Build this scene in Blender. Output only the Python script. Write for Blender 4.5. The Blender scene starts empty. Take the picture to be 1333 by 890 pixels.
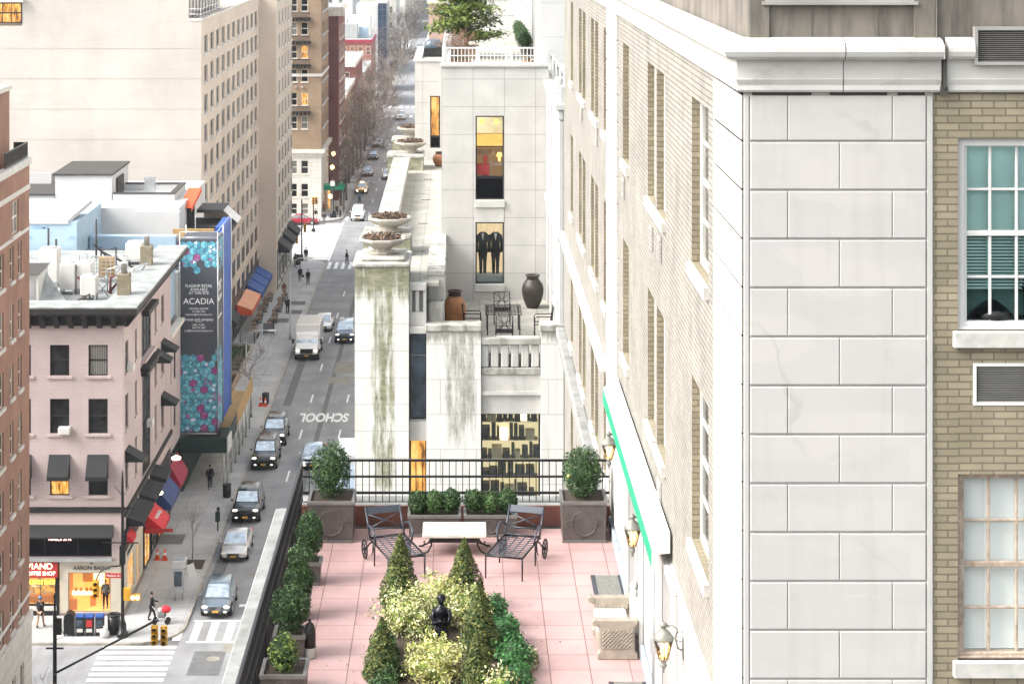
import bpy, bmesh, math, random
from mathutils import Vector, Matrix, noise
R = random.Random(11)
SC = bpy.context.scene
COL = SC.collection
FO, HC, VX, VY = 2675.0, 42.0, 600.0, -110.0     # focal length in photo pixels, eye height, street vanishing point

def px(x, d): return (x - VX) * d / FO            # world X of a photo column at distance d
def pz(y, d): return HC - (y - VY) * d / FO       # world Z of a photo row at distance d
def gd(y, z=0.0): return (HC - z) * FO / (y - VY) # distance of a photo row on a level z

# ------------------------------------------------------------------ materials
MATS = {}
def nt(name):
    m = bpy.data.materials.new(name); m.use_nodes = True
    t = m.node_tree; t.nodes.clear()
    out = t.nodes.new('ShaderNodeOutputMaterial'); b = t.nodes.new('ShaderNodeBsdfPrincipled')
    t.links.new(b.outputs[0], out.inputs[0])
    MATS[name] = m
    return m, t, b, out

def rgba(c): return (c[0], c[1], c[2], 1.0)

def mixc(t, a, b, fac, mode='MIX'):
    n = t.nodes.new('ShaderNodeMix'); n.data_type = 'RGBA'; n.blend_type = mode
    for s, v in ((6, a), (7, b), (0, fac)):
        if isinstance(v, (tuple, list)): n.inputs[s].default_value = rgba(v)
        elif isinstance(v, (int, float)): n.inputs[s].default_value = v
        else: t.links.new(v, n.inputs[s])
    return n.outputs[2]

def coords(t, kind, scale=(1, 1, 1)):
    mp = t.nodes.new('ShaderNodeMapping'); mp.inputs['Scale'].default_value = scale
    if kind == 'pos':
        g = t.nodes.new('ShaderNodeNewGeometry'); t.links.new(g.outputs['Position'], mp.inputs[0])
    else:
        g = t.nodes.new('ShaderNodeTexCoord'); t.links.new(g.outputs['UV' if kind == 'uv' else 'Object'], mp.inputs[0])
    return mp.outputs[0]

def noi(t, vec, scale, detail=4, rough=.6, lo=.3, hi=.7):
    n = t.nodes.new('ShaderNodeTexNoise'); n.inputs['Scale'].default_value = scale
    n.inputs['Detail'].default_value = detail; n.inputs['Roughness'].default_value = rough
    t.links.new(vec, n.inputs['Vector'])
    r = t.nodes.new('ShaderNodeMapRange'); r.inputs[1].default_value = lo; r.inputs[2].default_value = hi
    t.links.new(n.outputs[0], r.inputs[0])
    return r.outputs[0]

def mth(t, op, a, b):
    n = t.nodes.new('ShaderNodeMath'); n.operation = op
    for i, v in enumerate((a, b)):
        if isinstance(v, (int, float)): n.inputs[i].default_value = v
        else: t.links.new(v, n.inputs[i])
    return n.outputs[0]

def bump(t, b, h, strength, dist=.02):
    n = t.nodes.new('ShaderNodeBump'); n.inputs['Strength'].default_value = strength; n.inputs['Distance'].default_value = dist
    t.links.new(h, n.inputs['Height']); t.links.new(n.outputs[0], b.inputs['Normal'])

PALE = {'cornice_stone', 'sunlit_tan_brick', 'tan_brick', 'plaster_white', 'sill_stone', 'pink_tile', 'limestone', 'limestone_panel', 'limestone_mossy', 'limestone_dirty', 'limestone_white', 'white_panel', 'paver', 'canvas_white', 'white_stucco', 'bowl_stone', 'table_stone', 'cushion', 'coping_stone', 'white_paint', 'roof_silver', 'carved_stone', 'leaf_cream', 'leaf_yellow', 'ac_white', 'plant_white', 'mat_grey', 'tyvek', 'lead_rim'}
def dim(name, c): return tuple(x * .78 for x in c) if name in PALE else c     # stone and paint kept to real-world lightness
def M(name, col, rough=.7, metal=0.0, var=.25, vs=1.5, bmp=0.0, bs=30, streak=0.0, dirt=None, stcol=None, sts=(3, 3, .25), stlo=.5, sthi=.75, emit=None, es=0, spec=.5, coat=0, kind='pos'):
    m, t, b, out = nt(name); col = dim(name, col)
    b.inputs['Roughness'].default_value = rough; b.inputs['Metallic'].default_value = metal
    b.inputs['Specular IOR Level'].default_value = spec
    if coat: b.inputs['Coat Weight'].default_value = coat; b.inputs['Coat Roughness'].default_value = .05
    p = coords(t, kind)
    c = mixc(t, tuple(x * (1 - var) for x in col), tuple(min(1, x * (1 + var * .5)) for x in col), noi(t, p, vs))
    if streak:
        s = noi(t, coords(t, kind, sts), 1.0, 5, .65, stlo, sthi)
        c = mixc(t, c, stcol or tuple(x * .35 for x in col), mth(t, 'MULTIPLY', s, streak))
    t.links.new(c, b.inputs['Base Color'])
    if bmp: bump(t, b, noi(t, p, bs, 5, .6, 0, 1), bmp)
    if emit:
        b.inputs['Emission Color'].default_value = rgba(emit); b.inputs['Emission Strength'].default_value = es
    return m

def MB_brick(name, c1, c2, mortar, bw=.2, bh=.068, ms=.01, var=.2, vs=.6, bmp=.5, offset=.5, streak=0, stcol=(.1, .1, .08), sts=(1.5, 1.5, .15), stlo=.5, sthi=.8, rough=.85, bdist=.01, rot=0, loc=(0, 0, 0)):
    m, t, b, out = nt(name); c1, c2, mortar = dim(name, c1), dim(name, c2), dim(name, mortar)
    b.inputs['Roughness'].default_value = rough; b.inputs['Specular IOR Level'].default_value = .3
    uv = coords(t, 'uv'); uv.node.inputs['Location'].default_value = loc
    k = t.nodes.new('ShaderNodeTexBrick'); t.links.new(uv, k.inputs['Vector'])
    k.inputs['Color1'].default_value = rgba(c1); k.inputs['Color2'].default_value = rgba(c2); k.inputs['Mortar'].default_value = rgba(mortar)
    k.inputs['Scale'].default_value = 1; k.inputs['Mortar Size'].default_value = ms; k.inputs['Mortar Smooth'].default_value = .3
    k.inputs['Brick Width'].default_value = bw; k.inputs['Row Height'].default_value = bh; k.offset = offset
    p = coords(t, 'pos')
    n1 = noi(t, p, vs, 5, .6)
    dk = t.nodes.new('ShaderNodeMapRange'); dk.inputs[3].default_value = 1 - var; dk.inputs[4].default_value = 1 + var * .4
    t.links.new(n1, dk.inputs[0])
    cmb = t.nodes.new('ShaderNodeCombineColor')
    for i in range(3): t.links.new(dk.outputs[0], cmb.inputs[i])
    c = mixc(t, k.outputs[0], cmb.outputs[0], 1.0, 'MULTIPLY')
    if streak:
        s = noi(t, coords(t, 'pos', sts), 1.0, 6, .65, stlo, sthi)
        c = mixc(t, c, stcol, mth(t, 'MULTIPLY', s, streak))
    t.links.new(c, b.inputs['Base Color'])
    if bmp:
        inv = mth(t, 'SUBTRACT', 1.0, k.outputs[1])
        bump(t, b, mth(t, 'ADD', inv, mth(t, 'MULTIPLY', noi(t, p, 40, 3, .6, 0, 1), .25)), bmp, bdist)
    return m

def MGLASS(name, tint=(.03, .04, .05), rough=.06, spec=.6, blind=0):
    m, t, b, out = nt(name)
    b.inputs['Roughness'].default_value = rough; b.inputs['Specular IOR Level'].default_value = spec
    p = coords(t, 'pos')
    c = mixc(t, tuple(x * .4 for x in tint), tuple(x * 1.6 for x in tint), noi(t, p, 1.3, 4, .6))
    if blind:
        # curtains or a lowered blind behind the glass
        w = t.nodes.new('ShaderNodeTexWave'); w.inputs['Scale'].default_value = 3; w.inputs['Distortion'].default_value = 2
        w.bands_direction = 'X'
        t.links.new(coords(t, 'pos'), w.inputs[0])
        c = mixc(t, c, (.42, .41, .37), mth(t, 'MULTIPLY', w.outputs[1], blind))
    t.links.new(c, b.inputs['Base Color'])
    return m

def MCLEAR(name, tint=(.85, .95, .93), refl=.12):
    m, t, b, out = nt(name)
    t.nodes.remove(b)
    tr = t.nodes.new('ShaderNodeBsdfTransparent'); tr.inputs[0].default_value = rgba(tint)
    gl = t.nodes.new('ShaderNodeBsdfGlossy'); gl.inputs['Roughness'].default_value = .03
    fr = t.nodes.new('ShaderNodeFresnel'); fr.inputs[0].default_value = 1.45
    mx = t.nodes.new('ShaderNodeMixShader')
    t.links.new(mth(t, 'ADD', fr.outputs[0], refl * .3), mx.inputs[0]); t.links.new(tr.outputs[0], mx.inputs[1]); t.links.new(gl.outputs[0], mx.inputs[2])
    t.links.new(mx.outputs[0], out.inputs[0])
    return m

def MLIT(name, cols, strength, sx=3, sy=3):
    """A lit room seen through glass: blocks of warm light and dark furniture."""
    m, t, b, out = nt(name)
    b.inputs['Roughness'].default_value = .1
    vo = t.nodes.new('ShaderNodeTexVoronoi'); vo.distance = 'CHEBYCHEV'; vo.inputs['Scale'].default_value = 1.0
    t.links.new(coords(t, 'pos', (sx, sx, sy)), vo.inputs['Vector'])
    sep = t.nodes.new('ShaderNodeSeparateColor'); t.links.new(vo.outputs['Color'], sep.inputs[0])
    rp = t.nodes.new('ShaderNodeValToRGB'); rp.color_ramp.interpolation = 'CONSTANT'
    e = rp.color_ramp.elements
    while len(e) < len(cols): e.new(.5)
    for i, c in enumerate(cols): e[i].position = i / len(cols); e[i].color = rgba(c)
    t.links.new(sep.outputs[0], rp.inputs[0])
    b.inputs['Base Color'].default_value = (.02, .02, .02, 1)
    t.links.new(rp.outputs[0], b.inputs['Emission Color']); b.inputs['Emission Strength'].default_value = strength
    return m

def MDRAPE(name, cols, strength, s=(9, 9, .8)):
    """Lit drapery and lamps behind a pane: vertical folds with soft blotches."""
    m, t, b, out = nt(name); b.inputs['Roughness'].default_value = .12
    n = noi(t, coords(t, 'pos', s), 1.0, 5, .6, .25, .75); rp = t.nodes.new('ShaderNodeValToRGB'); e = rp.color_ramp.elements
    while len(e) < len(cols): e.new(.5)
    for i, c in enumerate(cols): e[i].position = i / (len(cols) - 1); e[i].color = rgba(c)
    t.links.new(n, rp.inputs[0]); b.inputs['Base Color'].default_value = (.02, .02, .02, 1)
    t.links.new(rp.outputs[0], b.inputs['Emission Color']); b.inputs['Emission Strength'].default_value = strength
    return m

# ------------------------------------------------------------------ mesh builder
class MB:
    def __init__(s): s.v = []; s.f = []; s.m = []; s.s = []
    def add(s, vs, fs, m=0, smooth=False):
        n = len(s.v); s.v += [tuple(v) for v in vs]
        for f in fs: s.f.append([n + i for i in f]); s.m.append(m); s.s.append(smooth)
        return s
    def box(s, x0, x1, y0, y1, z0, z1, m=0):
        if x0 > x1: x0, x1 = x1, x0
        if y0 > y1: y0, y1 = y1, y0
        if z0 > z1: z0, z1 = z1, z0
        return s.add([(x0, y0, z0), (x1, y0, z0), (x1, y1, z0), (x0, y1, z0), (x0, y0, z1), (x1, y0, z1), (x1, y1, z1), (x0, y1, z1)],
              [(0, 3, 2, 1), (4, 5, 6, 7), (0, 1, 5, 4), (1, 2, 6, 5), (2, 3, 7, 6), (3, 0, 4, 7)], m)
    def obox(s, c, ax, ay, az, m=0):
        c = Vector(c); ax = Vector(ax); ay = Vector(ay); az = Vector(az)
        v = [c + i * ax + j * ay + k * az for k in (-1, 1) for i, j in ((-1, -1), (1, -1), (1, 1), (-1, 1))]
        return s.add(v, [(0, 3, 2, 1), (4, 5, 6, 7), (0, 1, 5, 4), (1, 2, 6, 5), (2, 3, 7, 6), (3, 0, 4, 7)], m)
    def quad(s, a, b, c, d, m=0): return s.add([a, b, c, d], [(0, 1, 2, 3)], m)
    def ring(s, c, d, r, n):
        d = Vector(d).normalized(); a = Vector((0, 0, 1)) if abs(d.z) < .9 else Vector((1, 0, 0))
        u = d.cross(a).normalized(); w = d.cross(u)
        return [Vector(c) + r * (math.cos(2 * math.pi * i / n) * u + math.sin(2 * math.pi * i / n) * w) for i in range(n)]
    def tube(s, pts, r, n=6, m=0, caps=True, smooth=True):
        pts = [Vector(p) for p in pts]; k = len(pts)
        rs = r if isinstance(r, (list, tuple)) else [r] * k
        vs = []
        d0 = None; u = None
        for i in range(k):
            d = (pts[min(i + 1, k - 1)] - pts[max(i - 1, 0)])
            d = d.normalized() if d.length > 1e-9 else Vector((0, 0, 1))
            if u is None:
                a = Vector((0, 0, 1)) if abs(d.z) < .9 else Vector((1, 0, 0)); u = d.cross(a).normalized()
            else:
                u = (u - d * u.dot(d)); u = u.normalized() if u.length > 1e-6 else d.orthogonal().normalized()
            w = d.cross(u)
            vs += [pts[i] + rs[i] * (math.cos(2 * math.pi * j / n) * u + math.sin(2 * math.pi * j / n) * w) for j in range(n)]
        fs = [(i * n + j, i * n + (j + 1) % n, (i + 1) * n + (j + 1) % n, (i + 1) * n + j) for i in range(k - 1) for j in range(n)]
        s.add(vs, fs, m, smooth)
        if caps:
            o = len(s.v) - len(vs)
            s.f.append([o + j for j in range(n)][::-1]); s.m.append(m); s.s.append(False)
            s.f.append([o + (k - 1) * n + j for j in range(n)]); s.m.append(m); s.s.append(False)
        return s
    def cyl(s, a, b, r0, r1=None, n=12, m=0): return s.tube([a, b], [r0, r0 if r1 is None else r1], n, m)
    def lathe(s, prof, c=(0, 0, 0), n=20, m=0, sx=1, sy=1, rot=0, smooth=True):
        vs = [(c[0] + sx * r * math.cos(2 * math.pi * j / n + rot), c[1] + sy * r * math.sin(2 * math.pi * j / n + rot), c[2] + z) for r, z in prof for j in range(n)]
        k = len(prof)
        fs = [(i * n + j, i * n + (j + 1) % n, (i + 1) * n + (j + 1) % n, (i + 1) * n + j) for i in range(k - 1) for j in range(n)]
        s.add(vs, fs, m, smooth); o = len(s.v) - len(vs)
        if prof[0][0] > 1e-6: s.f.append([o + j for j in range(n)][::-1]); s.m.append(m); s.s.append(False)
        if prof[-1][0] > 1e-6: s.f.append([o + (k - 1) * n + j for j in range(n)]); s.m.append(m); s.s.append(False)
        return s
    def ell(s, c, rx, ry, rz, nu=12, nv=8, m=0):
        return s.lathe([(math.sin(math.pi * i / nv) + 1e-7, -math.cos(math.pi * i / nv) * rz) for i in range(nv + 1)], c, nu, m, rx, ry)
    def prism(s, poly, vec, m=0):
        """poly: list of 3D points (counter-clockwise seen from outside when vec points inward)."""
        n = len(poly); vec = Vector(vec); p = [Vector(q) for q in poly]
        s.add(p + [q + vec for q in p], [tuple(range(n)), tuple(range(2 * n - 1, n - 1, -1))] + [((i + 1) % n, i, n + i, n + (i + 1) % n) for i in range(n)], m)
        return s
    def sweep(s, prof, paths, m=0, smooth=False):
        """prof: n points; paths: list of stations, each a function point->3D."""
        n = len(prof); vs = [f(p) for f in paths for p in prof]
        fs = [(i * n + j, (i + 1) * n + j, (i + 1) * n + j + 1, i * n + j + 1) for i in range(len(paths) - 1) for j in range(n - 1)]
        return s.add(vs, fs, m, smooth)
    def build(s, name, mats, parent=None, bevel=0, fix=True, seg=1):
        wl = wloc(parent)
        me = bpy.data.meshes.new(name)
        me.from_pydata([(v[0] - wl.x, v[1] - wl.y, v[2] - wl.z) for v in s.v], [], s.f)
        if not isinstance(mats, (list, tuple)): mats = [mats]
        for m in mats: me.materials.append(MATS[m] if isinstance(m, str) else m)
        me.polygons.foreach_set('material_index', s.m); me.polygons.foreach_set('use_smooth', s.s)
        if fix:
            bm = bmesh.new(); bm.from_mesh(me); bmesh.ops.recalc_face_normals(bm, faces=bm.faces); bm.to_mesh(me); bm.free()
        uvl = me.uv_layers.new(name='UVMap').data
        sv = s.v
        for p in me.polygons:
            nx, ny, nz = abs(p.normal.x), abs(p.normal.y), abs(p.normal.z)
            for li in p.loop_indices:
                v = sv[me.loops[li].vertex_index]
                if nz >= nx and nz >= ny: uvl[li].uv = (v[0], v[1])
                elif nx > ny: uvl[li].uv = (v[1], v[2])
                else: uvl[li].uv = (v[0], v[2])
        o = bpy.data.objects.new(name, me); COL.objects.link(o)
        if parent: o.parent = parent
        if bevel:
            b = o.modifiers.new('Bevel', 'BEVEL'); b.width = bevel; b.segments = seg; b.limit_method = 'ANGLE'; b.angle_limit = .6
        return o

def wloc(o):
    v = Vector((0, 0, 0))
    while o: v += o.location; o = o.parent
    return v

def tag(o, label, cat, group=None, kind=None):
    if label: o['label'] = label
    if cat: o['category'] = cat
    if group: o['group'] = group
    if kind: o['kind'] = kind
    return o

def thing(name, label, cat, loc=(0, 0, 0), group=None):
    o = bpy.data.objects.new(name, None); COL.objects.link(o); o.location = loc; o.empty_display_size = .3
    return tag(o, label, cat, group)

def struct(o):
    o['kind'] = 'structure'; return o

def tree_copy(o, parent=None, loc=None, rz=None, label=None, scale=None):
    c = o.copy(); COL.objects.link(c)
    if parent: c.parent = parent
    if loc is not None: c.location = loc
    if rz is not None: c.rotation_euler = (0, 0, rz)
    if scale is not None: c.scale = (scale,) * 3 if isinstance(scale, (int, float)) else scale
    if label: c['label'] = label
    for ch in list(o.children): tree_copy(ch, c)
    return c

# ------------------------------------------------------------------ walls with real openings
def wall(mb, A, U, W, z0, z1, ops, depth, m=0, rm=None):
    """Outer skin of a wall from A=(x,y) along U, with openings (u0,u1,za,zb) and their reveals."""
    rm = m if rm is None else rm
    us = sorted(set([0, W] + [round(u, 4) for o in ops for u in o[:2]])); zs = sorted(set([z0, z1] + [round(z, 4) for o in ops for z in o[2:4]]))
    us = [u for u in us if 0 <= u <= W]; zs = [z for z in zs if z0 <= z <= z1]
    N = (U[1], -U[0])
    P = lambda u, z, d=0: (A[0] + U[0] * u - N[0] * d, A[1] + U[1] * u - N[1] * d, z)
    for i in range(len(us) - 1):
        for j in range(len(zs) - 1):
            uc, zc = (us[i] + us[i + 1]) / 2, (zs[j] + zs[j + 1]) / 2
            if any(o[0] < uc < o[1] and o[2] < zc < o[3] for o in ops): continue
            mb.quad(P(us[i], zs[j]), P(us[i + 1], zs[j]), P(us[i + 1], zs[j + 1]), P(us[i], zs[j + 1]), m)
    for u0, u1, a, b in [o[:4] for o in ops]:
        mb.quad(P(u0, a), P(u0, b), P(u0, b, depth), P(u0, a, depth), rm)
        mb.quad(P(u1, b), P(u1, a), P(u1, a, depth), P(u1, b, depth), rm)
        mb.quad(P(u0, b), P(u1, b), P(u1, b, depth), P(u0, b, depth), rm)
        mb.quad(P(u1, a), P(u0, a), P(u0, a, depth), P(u1, a, depth), rm)

WIN = {}
def win_proto(w, h, nx, ny, fw, bar, mats, pane, sill, th=.06, meet=True):
    key = (round(w, 3), round(h, 3), nx, ny, fw, bar, mats, pane, sill, th, meet)
    if key in WIN: return WIN[key]
    f = MB()
    f.box(0, fw, 0, th, 0, h); f.box(w - fw, w, 0, th, 0, h); f.box(fw, w - fw, 0, th, 0, fw); f.box(fw, w - fw, 0, th, h - fw, h)
    for i in range(1, nx): x = fw + (w - 2 * fw) * i / nx; f.box(x - bar / 2, x + bar / 2, th * .2, th * .8, fw, h - fw)
    for j in range(1, ny):
        z = fw + (h - 2 * fw) * j / ny; bb = bar * (1.8 if meet and j == ny // 2 and ny % 2 == 0 else 1)
        f.box(fw, w - fw, th * .15, th * .85, z - bb / 2, z + bb / 2)
    def mesh(mb, nm, mt):
        o = mb.build(nm, mt); me = o.data; bpy.data.objects.remove(o); return me
    fm = mesh(f, 'window', mats)
    p = MB(); p.quad((fw * .9, th * .5, fw * .9), (w - fw * .9, th * .5, fw * .9), (w - fw * .9, th * .5, h - fw * .9), (fw * .9, th * .5, h - fw * .9))
    pm = mesh(p, 'pane', pane)
    sm = None
    if sill:
        q = MB(); q.box(-sill[1], w + sill[1], -sill[2], .1, -sill[0], -.004)
        sm = mesh(q, 'sill', sill[3])
    WIN[key] = (fm, pm, sm)
    return WIN[key]

def window(parent, A, U, u0, za, w, h, nx=1, ny=2, fw=.06, bar=.035, inset=.12, mats='white_paint', pane='glass_dark', sill=None, sd=0, label=None, name='window', th=.06, meet=True):
    fm, pm, sm = win_proto(w, h, nx, ny, fw, bar, mats, pane, sill, th, meet)
    ang = math.atan2(U[1], U[0]); N = (U[1], -U[0]); wl = wloc(parent)
    def put(nm, me, par, loc, rz):
        o = bpy.data.objects.new(nm, me); COL.objects.link(o); o.parent = par; o.location = loc; o.rotation_euler = (0, 0, rz); return o
    f = put(name, fm, parent, Vector((A[0] + U[0] * u0 - N[0] * inset, A[1] + U[1] * u0 - N[1] * inset, za)) - wl, ang)
    put('pane', pm, f, (0, 0, 0), 0)
    if sm: put('sill', sm, f, (0, -inset + sd, 0), 0)
    if label: f['label'] = label
    return f

# ------------------------------------------------------------------ lettering
def text(name, s, size, mat, parent, loc, U=(1, 0), tilt=0, depth=.01, align='CENTER', flat=None, sx=1.0, label=None, bold=0):
    """Raised letters standing on a wall whose direction is U (or lying flat, turned by `flat`)."""
    cu = bpy.data.curves.new(name, 'FONT'); cu.body = s; cu.size = size; cu.extrude = depth; cu.align_x = align; cu.align_y = 'CENTER'; cu.space_line = .95; cu.offset = bold
    o = bpy.data.objects.new(name, cu); COL.objects.link(o)
    dg = bpy.context.evaluated_depsgraph_get(); me = bpy.data.meshes.new_from_object(o.evaluated_get(dg))
    bpy.data.objects.remove(o); bpy.data.curves.remove(cu)
    if flat is None: Rm = Matrix.Rotation(math.atan2(U[1], U[0]), 4, 'Z') @ Matrix.Rotation(math.pi / 2 - tilt, 4, 'X')
    else: Rm = Matrix.Rotation(flat, 4, 'Z')
    me.transform(Rm @ Matrix.Diagonal((sx, 1, 1, 1)))
    me.materials.clear(); me.materials.append(MATS[mat])
    ob = bpy.data.objects.new(name, me); COL.objects.link(ob)
    if parent: ob.parent = parent
    ob.location = Vector(loc) - wloc(parent)
    if label: ob['label'] = label
    return ob
# ================================================================== camera, light, materials, ground
cam = bpy.data.cameras.new('camera'); co = bpy.data.objects.new('camera', cam); COL.objects.link(co)
co.location = (0, 0, HC); co.rotation_euler = (math.pi / 2, 0, 0)
cam.sensor_width = 36; cam.lens = 36 * FO / 1333; cam.clip_end = 6000; cam.clip_start = .5
cam.shift_x = (666.5 - VX) / 1333; cam.shift_y = -(445 - VY) / 1333      # level shift-lens view, so uprights stay upright
SC.camera = co
SC.view_settings.view_transform = 'Standard'; SC.view_settings.look = 'None'; SC.view_settings.exposure = 1.64; SC.view_settings.gamma = 1
SUN_EL, SUN_AZ = math.radians(42), math.atan2(-.95, -.3)
w = bpy.data.worlds.new('World'); SC.world = w; w.use_nodes = True
t = w.node_tree; t.nodes.clear()
wo = t.nodes.new('ShaderNodeOutputWorld'); bg = t.nodes.new('ShaderNodeBackground'); sk = t.nodes.new('ShaderNodeTexSky')
sk.sky_type = 'NISHITA'; sk.sun_disc = False; sk.sun_elevation = SUN_EL; sk.sun_rotation = SUN_AZ; sk.air_density = 1.6; sk.dust_density = 5; sk.ozone_density = 1
hs = t.nodes.new('ShaderNodeHueSaturation'); hs.inputs['Saturation'].default_value = .35
t.links.new(sk.outputs[0], hs.inputs['Color']); t.links.new(hs.outputs[0], bg.inputs[0]); t.links.new(bg.outputs[0], wo.inputs[0])
bg.inputs[1].default_value = .15
sl = bpy.data.lights.new('sun', 'SUN'); so = bpy.data.objects.new('sun', sl); COL.objects.link(so)
sl.energy = 1.1; sl.angle = math.radians(26); sl.color = (1, .975, .94)
d = Vector((math.sin(SUN_AZ) * math.cos(SUN_EL), math.cos(SUN_AZ) * math.cos(SUN_EL), math.sin(SUN_EL)))
so.rotation_euler = d.to_track_quat('Z', 'Y').to_euler(); so.location = (-60, -40, 120)

# --- materials used everywhere
M('asphalt', (.25, .256, .265), .85, var=.3, vs=.35, bmp=.3, bs=12, streak=.5, stcol=(.15, .152, .156), sts=(.9, .05, 1), stlo=.45, sthi=.7)
M('ground_far', (.13, .13, .13), .9)
MB_brick('sidewalk', (.44, .445, .445), (.38, .385, .39), (.26, .26, .26), 1.5, 1.5, .02, .25, .25, .15, 0, streak=.35, stcol=(.22, .22, .22), sts=(.4, .4, .4))
M('kerb', (.34, .32, .28), .8, var=.3)
M('paint_white', (.74, .74, .72), .7, var=.15, vs=2, streak=.4, stcol=(.16, .16, .165), sts=(5, 2, 1), stlo=.5, sthi=.72)
M('patch_tan', (.25, .235, .2), .9, bmp=.2)
M('white_paint', (.78, .78, .76), .45, var=.06)
M('cream_paint', (.62, .57, .47), .5, var=.12)
M('black_metal', (.007, .007, .008), .4, var=.3, spec=.4)
M('iron_blue', (.038, .046, .062), .38, var=.3, metal=.2)
M('dark_frame', (.009, .009, .01), .4, var=.1)
M('grey_metal', (.45, .46, .47), .4, metal=.5, var=.15)
M('galv', (.55, .57, .58), .35, metal=.7, var=.2)
M('louvre_metal', (.36, .35, .33), .5, metal=.3, var=.2)
M('gold_paint', (.62, .33, .02), .45)
M('sig_black', (.015, .015, .015), .5)
MGLASS('glass_dark', (.016, .02, .022), .1, .4); MGLASS('glass_black', (.005, .006, .008), .3, .1); MGLASS('glass_blue', (.05, .075, .1), .05)
MGLASS('glass_blind', (.05, .055, .055), .1, .5, .55)
MGLASS('glass_green', (.12, .2, .19), .08, .6)
MCLEAR('glass_clear', (.96, .985, .975)); MCLEAR('glass_tint', (.86, .98, .97), .1)
MDRAPE('room_amber', [(.03, .015, .006), (.25, .10, .02), (.8, .36, .06), (1, .62, .2), (.15, .07, .02)], .45, (5, 5, 1.3))
MDRAPE('room_shop', [(.04, .015, .005), (.5, .18, .03), (1, .5, .1), (.2, .07, .02), (1, .75, .4), (.35, .12, .03)], .48, (2.2, 2.2, 2.8))
MLIT('room_dim', [(.1, .11, .09), (.3, .3, .2), (.04, .05, .04), (.2, .15, .08), (.07, .09, .07), (.35, .36, .28)], .5, 4, 6)
M('emit_warm', (1, .7, .3), emit=(1, .62, .25), es=2.2)
M('emit_head', (1, .9, .8), emit=(1, .87, .66), es=1.6)
M('emit_pink', (1, .5, .5), emit=(1, .45, .42), es=2)
M('emit_yellow', (1, .8, .1), emit=(1, .68, .06), es=1.3)
M('emit_cream', (1, .8, .6), emit=(1, .78, .5), es=1.3)
M('ac_white', (.72, .71, .68), .5, var=.1)

def sheet(name, x0, x1, y0, y1, z, mat): return struct(MB().quad((x0, y0, z), (x1, y0, z), (x1, y1, z), (x0, y1, z)).build(name, mat))
sheet('ground', -1500, 1500, -60, 4000, -.03, 'ground_far')
CL, BL, CR = -16.2, -20.0, .3        # west kerb, west building line, east kerb
r = MB(); r.quad((CL - .1, -20, 0), (CR + .1, -20, 0), (CR + .1, 1500, 0), (CL - .1, 1500, 0)); struct(r.build('avenue', 'asphalt'))
for a, b in ((100.5, 118.3), (250, 281), (432, 447)):
    for x0, x1 in ((-200, CL - .1), (CR + .1, 120)): sheet('side_street', x0, x1, a, b, .002, 'asphalt')

def block(x0, x1, y0, y1, side, rad=3.0):
    """A city block's pavement with rounded kerb corners on the avenue side."""
    xe = x1 if side < 0 else x0; s = -1 if side < 0 else 1
    def outline(off):
        pts = []
        for cy, a0 in ((y0 + rad, -90), (y1 - rad, 0)):
            for i in range(7):
                a = math.radians(a0 + 15 * i); pts.append((xe + s * rad - s * (rad - off) * math.cos(a), cy + (rad - off) * math.sin(a)))
        far = x0 if side < 0 else x1
        return [(far, y0 + off)] + pts + [(far, y1 - off)]
    o0, o1 = outline(0), outline(.18)
    k = MB(); n = len(o0)
    for i in range(n - 1):
        a, b, c, e = o0[i], o0[i + 1], o1[i + 1], o1[i]
        k.quad((*a, -.02), (*b, -.02), (*b, .13), (*a, .13)); k.quad((*a, .13), (*b, .13), (*c, .13), (*e, .13))
    struct(k.build('kerb', 'kerb'))
    p = MB(); p.add([(*q, .13) for q in o1], [tuple(range(n))]); struct(p.build('sidewalk', 'sidewalk'))
block(-200, CL, 40, 100.5, -1); block(-200, CL, 118.3, 250, -1); block(-200, CL, 281, 432, -1, 5); block(-200, CL, 447, 1200, -1)
block(CR, 120, 118.3, 250, 1); block(CR, 120, 281, 432, 1); block(CR, 120, 447, 1200, 1); block(CR, 120, 40, 100.5, 1)

ln = MB()
for k in range(-1, 24):
    y = 166.4 + 12.35 * k
    if 240 < y < 285: continue
    for X in (-12.97, -9.83, -6.7, -3.5): ln.quad((X - .07, y - 1.5, .006), (X + .07, y - 1.5, .006), (X + .07, y + 1.5, .006), (X - .07, y + 1.5, .006))
struct(ln.build('lane_marking', 'paint_white'))
cw = MB()
Q = lambda x0, x1, y0, y1: cw.quad((x0, y0, .008), (x1, y0, .008), (x1, y1, .008), (x0, y1, .008))
for k in range(22): y = 118.0 - .84 * k; Q(-20.6, -16.35, y - .22, y + .22)
for k in range(18): Q(-16.75 + .98 * k, -16.3 + .98 * k, 119.1, 122.2)
Q(-15.9, .1, 118.75, 118.98); Q(-15.9, .1, 122.3, 122.5); Q(-13.5, .1, 124.9, 125.4)
for k in range(20): Q(-16 + .84 * k, -15.6 + .84 * k, 244.2, 249)
for k in range(24): y = 251.2 + 1.22 * k; Q(-21.2, -16.25, y - .46, y + .46)
Q(-16.2, -16.0, 250, 281)
for k in range(20): Q(-16 + .84 * k, -15.6 + .84 * k, 283, 286.5)
for k in range(12): Q(-16 + 1.3 * k, -15.3 + 1.3 * k, 427, 431.5); Q(-16 + 1.3 * k, -15.3 + 1.3 * k, 448, 452)
struct(cw.build('crosswalk', 'paint_white'))
s_ = text('road_lettering', 'SCHOOL', 3.9, 'paint_white', None, (-11.45, 172.1, .012), depth=.002, flat=math.pi, sx=.26, bold=.14); struct(s_)
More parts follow.
